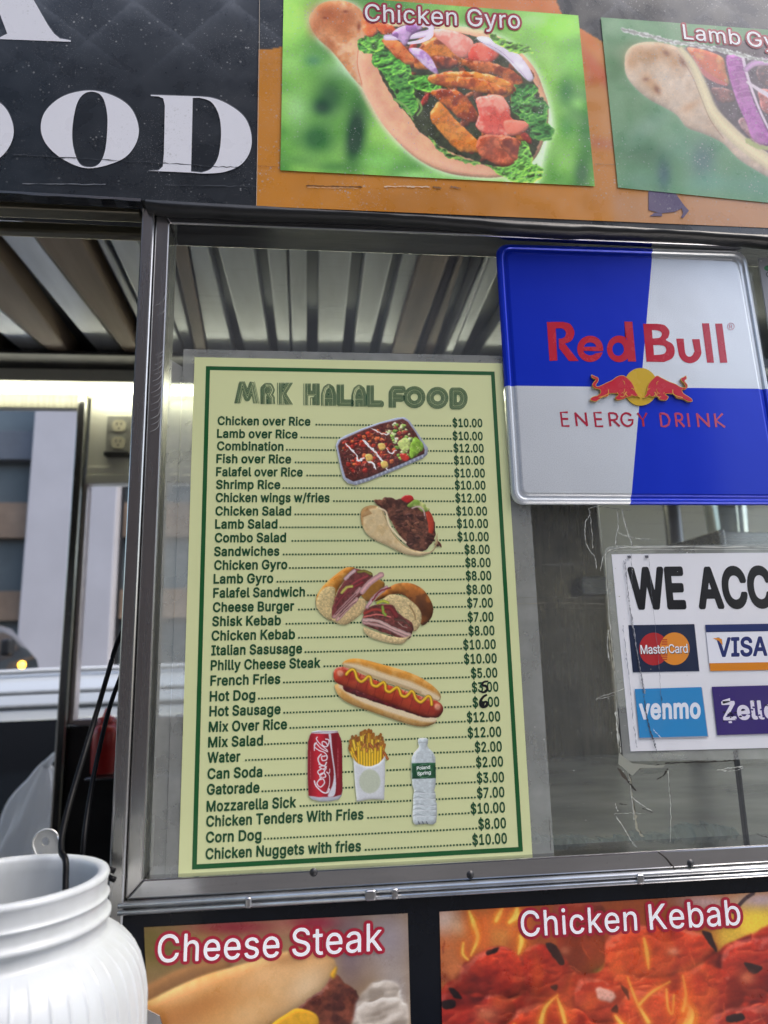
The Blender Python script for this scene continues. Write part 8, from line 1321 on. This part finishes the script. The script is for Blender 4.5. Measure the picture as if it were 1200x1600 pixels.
b = MB(); b.lathe(fine, (JX, JY, JB), 900, 0, ribs); b.build('jar_body', M_JAR, jar)
# cables: over the sill and into the jar
M_CABLE = plain('black_cable', (0.004, 0.004, 0.005), 0.4, 0, 0.1, spec=0.12)
def spline3(P, n=12):
    P = [Vector(p) for p in P]; out = []
    for i in range(len(P) - 1):
        a, b_, c, d = P[max(i - 1, 0)], P[i], P[i + 1], P[min(i + 2, len(P) - 1)]
        for t in [k / n for k in range(n)]: out.append(0.5 * (2 * b_ + (c - a) * t + (2 * a - 5 * b_ + 4 * c - d) * t * t + (3 * b_ - a - 3 * c + d) * t ** 3))
    return out + [P[-1]]
def cable(pts, label, r):
    b = MB(); b.tube(spline3(pts), r, 12); o = b.build('cable', M_CABLE); tag(o, label, 'cable', 'black cables at the jar')
cable([at(215, 940, 0.034), at(184, 1003, 0.034), at(166, 1062, 0.02), at(140, 1150, -0.03), at(113, 1240, -0.055), at(98, 1300, -0.075), at(96, 1330, -0.085), at(103, 1362, -0.095), (JX + 0.03, JY, JZ - 0.05), (JX, JY, JZ - 0.2)], 'longer black cable bent over the rim into the white jar', 0.0019)
cable([at(212, 1000, 0.040), at(188, 1058, 0.038), at(170, 1110, 0.03), at(152, 1185, 0.015), at(138, 1260, -0.005), at(130, 1325, -0.02), at(128, 1400, -0.021), at(128, 1500, -0.021)], 'shorter black cable hanging down behind the white jar', 0.0018)
for px, py, qx, qy, lab in ((179, 1361, 160, 1352, 'upper black cable stub beside the corner post'), (180, 1375, 160, 1362, 'lower black cable stub beside the corner post')):
    b = MB(); p, q = at(px, py, -0.030), at(qx - 26, qy - 6, -0.026); b.tube([p, p * 0.9 + q * 0.1, q], 0.0019, 10); o = b.build('cable_stub', M_CABLE); tag(o, lab, 'cable end', 'cable ends beside the post')
# flat serving tool wedged upright between the jar and the cart: holed handle end showing
YL = -0.0185
tool = thing('serving_tool', 'flat metal utensil with holed handle end sticking up behind the jar', 'utensil', at(75, 1420, YL))
c0 = at(71, 1315, YL); ax_ = Vector((0.40, 0, -0.92)).normalized(); pr = Vector((-ax_.z, 0, ax_.x))
def handle_outline(wd, Lh, n=16):
    pts = [c0 + pr * (wd * math.cos(a)) - ax_ * (wd * 0.9 * math.sin(a)) for a in np.linspace(0, math.pi, n)]
    return pts + [c0 - pr * wd + ax_ * Lh * 0.3, c0 - pr * wd * 0.7 + ax_ * Lh, c0 + pr * wd * 0.7 + ax_ * Lh, c0 + pr * wd + ax_ * Lh * 0.3]
O_ = handle_outline(0.0092, 0.11); hole = [c0 + pr * 0.0026 * math.cos(a) - ax_ * 0.0030 * math.sin(a) for a in np.linspace(0, 2 * math.pi, len(O_), endpoint=False)]
b = MB(); n = len(O_); sh = Vector((0, 0.0012, 0)); V = O_ + hole + [p + sh for p in O_] + [p + sh for p in hole]
F = [(i, (i + 1) % n, n + (i + 1) % n, n + i) for i in range(n)] + [(2 * n + i, 3 * n + i, 3 * n + (i + 1) % n, 2 * n + (i + 1) % n) for i in range(n)] + [(i, 2 * n + i, 2 * n + (i + 1) % n, (i + 1) % n) for i in range(n)] + [(n + i, n + (i + 1) % n, 3 * n + (i + 1) % n, 3 * n + i) for i in range(n)]
M_TOOL = plain('bright_aluminium', (0.74, 0.73, 0.70), 0.28, 0.55, 0.15, 60)
b.add(V, F); hnd = b.build('handle', M_TOOL, tool, 0.0004)
rimp = handle_outline(0.0087, 0.108); b = MB(); b.tube(rimp + [rimp[0]], 0.0009, 8); b.build('handle_rim', M_TOOL, hnd)
s0 = c0 + ax_ * 0.1085; b = MB(); b.add([s0 - pr * 0.006, s0 + pr * 0.006, s0 + ax_ * 0.03 + pr * 0.03, (s0.x + 0.085, YL, 1.0785), (s0.x + 0.02, YL, 1.0785), s0 + ax_ * 0.03 - pr * 0.03] + [Vector(p) + sh for p in (s0 - pr * 0.006, s0 + pr * 0.006, s0 + ax_ * 0.03 + pr * 0.03, (s0.x + 0.085, YL, 1.0785), (s0.x + 0.02, YL, 1.0785), s0 + ax_ * 0.03 - pr * 0.03)], [(0, 1, 2, 3, 4, 5), (11, 10, 9, 8, 7, 6)] + [(i, i + 6, (i + 1) % 6 + 6, (i + 1) % 6) for i in range(6)]); b.build('blade', M_MIRROR, tool, 0.0003)
# plastic bag hung outside the back hatch
m, nt, bs = new_mat('thin_white_plastic'); bs.inputs['Base Color'].default_value = (0.90, 0.90, 0.90, 1); bs.inputs['Roughness'].default_value = 0.35; bs.inputs['Transmission Weight'].default_value = 0.0; bs.inputs['Subsurface Weight'].default_value = 0.3; bs.inputs['Subsurface Radius'].default_value = (0.02, 0.02, 0.02); M_BAG = m
out = nt.nodes['Material Output']; tl = nt.nodes.new('ShaderNodeBsdfTranslucent'); tl.inputs[0].default_value = (0.95, 0.95, 0.95, 1); mx = nt.nodes.new('ShaderNodeMixShader'); mx.inputs[0].default_value = 0.45; nt.links.new(bs.outputs[0], mx.inputs[1]); nt.links.new(tl.outputs[0], mx.inputs[2]); nt.links.new(mx.outputs[0], out.inputs[0])
Yg = YB + 0.11; top = at(92, 1192, Yg); b = MB(); V = []; F = []; nu, nv = 48, 26
for j in range(nv):
    t = j / (nv - 1); zz = top.z - 0.47 * t; w_ = 0.008 + 0.155 * t ** 0.85 + 0.012 * math.sin(9 * t); dpt = 0.008 + 0.06 * t ** 0.9; cx_ = top.x - 0.035 - 0.12 * t
    for i in range(nu):
        a = 2 * math.pi * i / nu; f_ = 1 + 0.13 * math.sin(7 * a + 5 * t) * (1 - 0.4 * t) + 0.07 * math.sin(13 * a - 9 * t) + 0.05 * math.sin(3 * a + 17 * t)
        V.append((cx_ + w_ * f_ * math.cos(a), Yg + dpt * f_ * math.sin(a), zz + 0.006 * math.sin(5 * a + 8 * t)))
for j in range(nv - 1): F += [(j * nu + i, j * nu + (i + 1) % nu, (j + 1) * nu + (i + 1) % nu, (j + 1) * nu + i) for i in range(nu)]
F.append(tuple(range(nu - 1, -1, -1))); F.append(tuple((nv - 1) * nu + i for i in range(nu)))
b.add(V, F, 0, True); b.tube([top + Vector((-0.035, 0, -0.005)), top + Vector((-0.01, -0.02, 0.02)), top + Vector((0.012, -0.05, 0.035)), top + Vector((0.02, -0.079, 0.03))], [0.012, 0.008, 0.006, 0.004], 10)
tag(b.build('plastic_bag', M_BAG), 'crumpled white plastic bag hanging from the back hatch post', 'bag')
# red squeeze bottle on the ledge
yb_ = YB - 0.09; c = at(162, 1208, yb_); hgt = at(162, 1107, yb_).z - c.z
bot = thing('squeeze_bottle', 'red squeeze sauce bottle on the back ledge beside the cables', 'bottle', (c.x, yb_, c.z))
b = MB(); rr = 0.033; b.lathe([(0.001, 0), (rr - 0.003, 0), (rr, 0.004), (rr, hgt * 0.62), (rr * 0.9, hgt * 0.70), (rr * 0.62, hgt * 0.76), (0.001, hgt * 0.765)], (c.x, yb_, c.z), 32); b.build('bottle_body', plain('red_plastic', (0.42, 0.02, 0.02), 0.3, 0, 0.1), bot)
b = MB(); b.lathe([(rr * 0.64, hgt * 0.77), (rr * 0.64, hgt * 0.86), (rr * 0.3, hgt * 0.88), (rr * 0.12, hgt), (0.001, hgt)], (c.x, yb_, c.z), 28); b.build('nozzle_cap', plain('red_cap', (0.5, 0.03, 0.03), 0.35, 0, 0.1), bot)
# crumpled clear film along the counter's front edge
m, nt, bs = new_mat('clear_film'); out = nt.nodes['Material Output']; tr = nt.nodes.new('ShaderNodeBsdfTransparent'); tr.inputs[0].default_value = (0.85, 0.92, 0.92, 1)
bs.inputs['Base Color'].default_value = (0.72, 0.80, 0.80, 1); bs.inputs['Roughness'].default_value = 0.14; mx = nt.nodes.new('ShaderNodeMixShader'); mx.inputs[0].default_value = 0.34; nt.links.new(tr.outputs[0], mx.inputs[1]); nt.links.new(bs.outputs[0], mx.inputs[2]); nt.links.new(mx.outputs[0], out.inputs[0]); M_FILM = m
rng = np.random.RandomState(11); nx, nz = 220, 26; xa = at(700, 1340, 0.02).x; xb = at(1165, 1330, 0.02).x
G = Canvas(0, 0, nx, nz, 1.0); f1 = G.noise(13, 3, 4, 0.7, 2.2, 0.35); f2 = G.noise(9, 8, 3, 0.6, 2.4, -0.3); f3 = G.noise(50, 21, 2)
V = []; F = []
for j in range(nz):
    for i in range(nx):
        t = j / (nz - 1); h_ = 0.052 + 0.016 * f3[0, i] + 0.0025 * f1[0, i]; fold = abs(f1[j, i] - 0.5) * 2
        V.append((xa + (xb - xa) * i / (nx - 1) + 0.003 * (f1[j, i] - 0.5), 0.017 + 0.03 * fold * (0.3 + t) + 0.02 * f2[j, i] * t, ZK + 0.0012 + h_ * math.sin(min(t * 1.25, 1.0) * math.pi / 2)))
for j in range(nz - 1): F += [(j * nx + i, j * nx + i + 1, (j + 1) * nx + i + 1, (j + 1) * nx + i) for i in range(nx - 1)]
b = MB(); b.add(V, F, 0, True); tag(b.build('plastic_film', M_FILM), 'crumpled clear plastic film lying along the inside foot of the window', 'plastic film')
# ribbed clear tub on the inner shelf
tx0, tx1 = at(1116, 800, 0.9).x, at(1176, 800, 0.9).x; tz = sz + 0.0005; th = at(1150, 775, 0.9).z - tz
b = MB(); n = 60
cxm, rx = (tx0 + tx1) / 2, (tx1 - tx0) / 2; b.lathe([(0.001, 0.0)] + [(rx * (0.9 + 0.1 * k / 44) + (0.0012 if k % 2 else -0.0004), 0.0 + th * k / 44) for k in range(45)] + [(rx * 1.04, th), (rx * 1.04, th + 0.006), (rx * 0.97, th + 0.006), (rx * 0.93, th * 0.5), (rx * 0.86, 0.003), (0.001, 0.003)], (cxm, 0.93, tz), 48)
m, nt, bs = new_mat('clear_tub_plastic'); bs.inputs['Base Color'].default_value = (0.75, 0.80, 0.78, 1); bs.inputs['Roughness'].default_value = 0.12; bs.inputs['Metallic'].default_value = 0.6
tag(b.build('tub', m), 'shiny ribbed tub standing on the shelf inside, below the blue sign', 'tub')
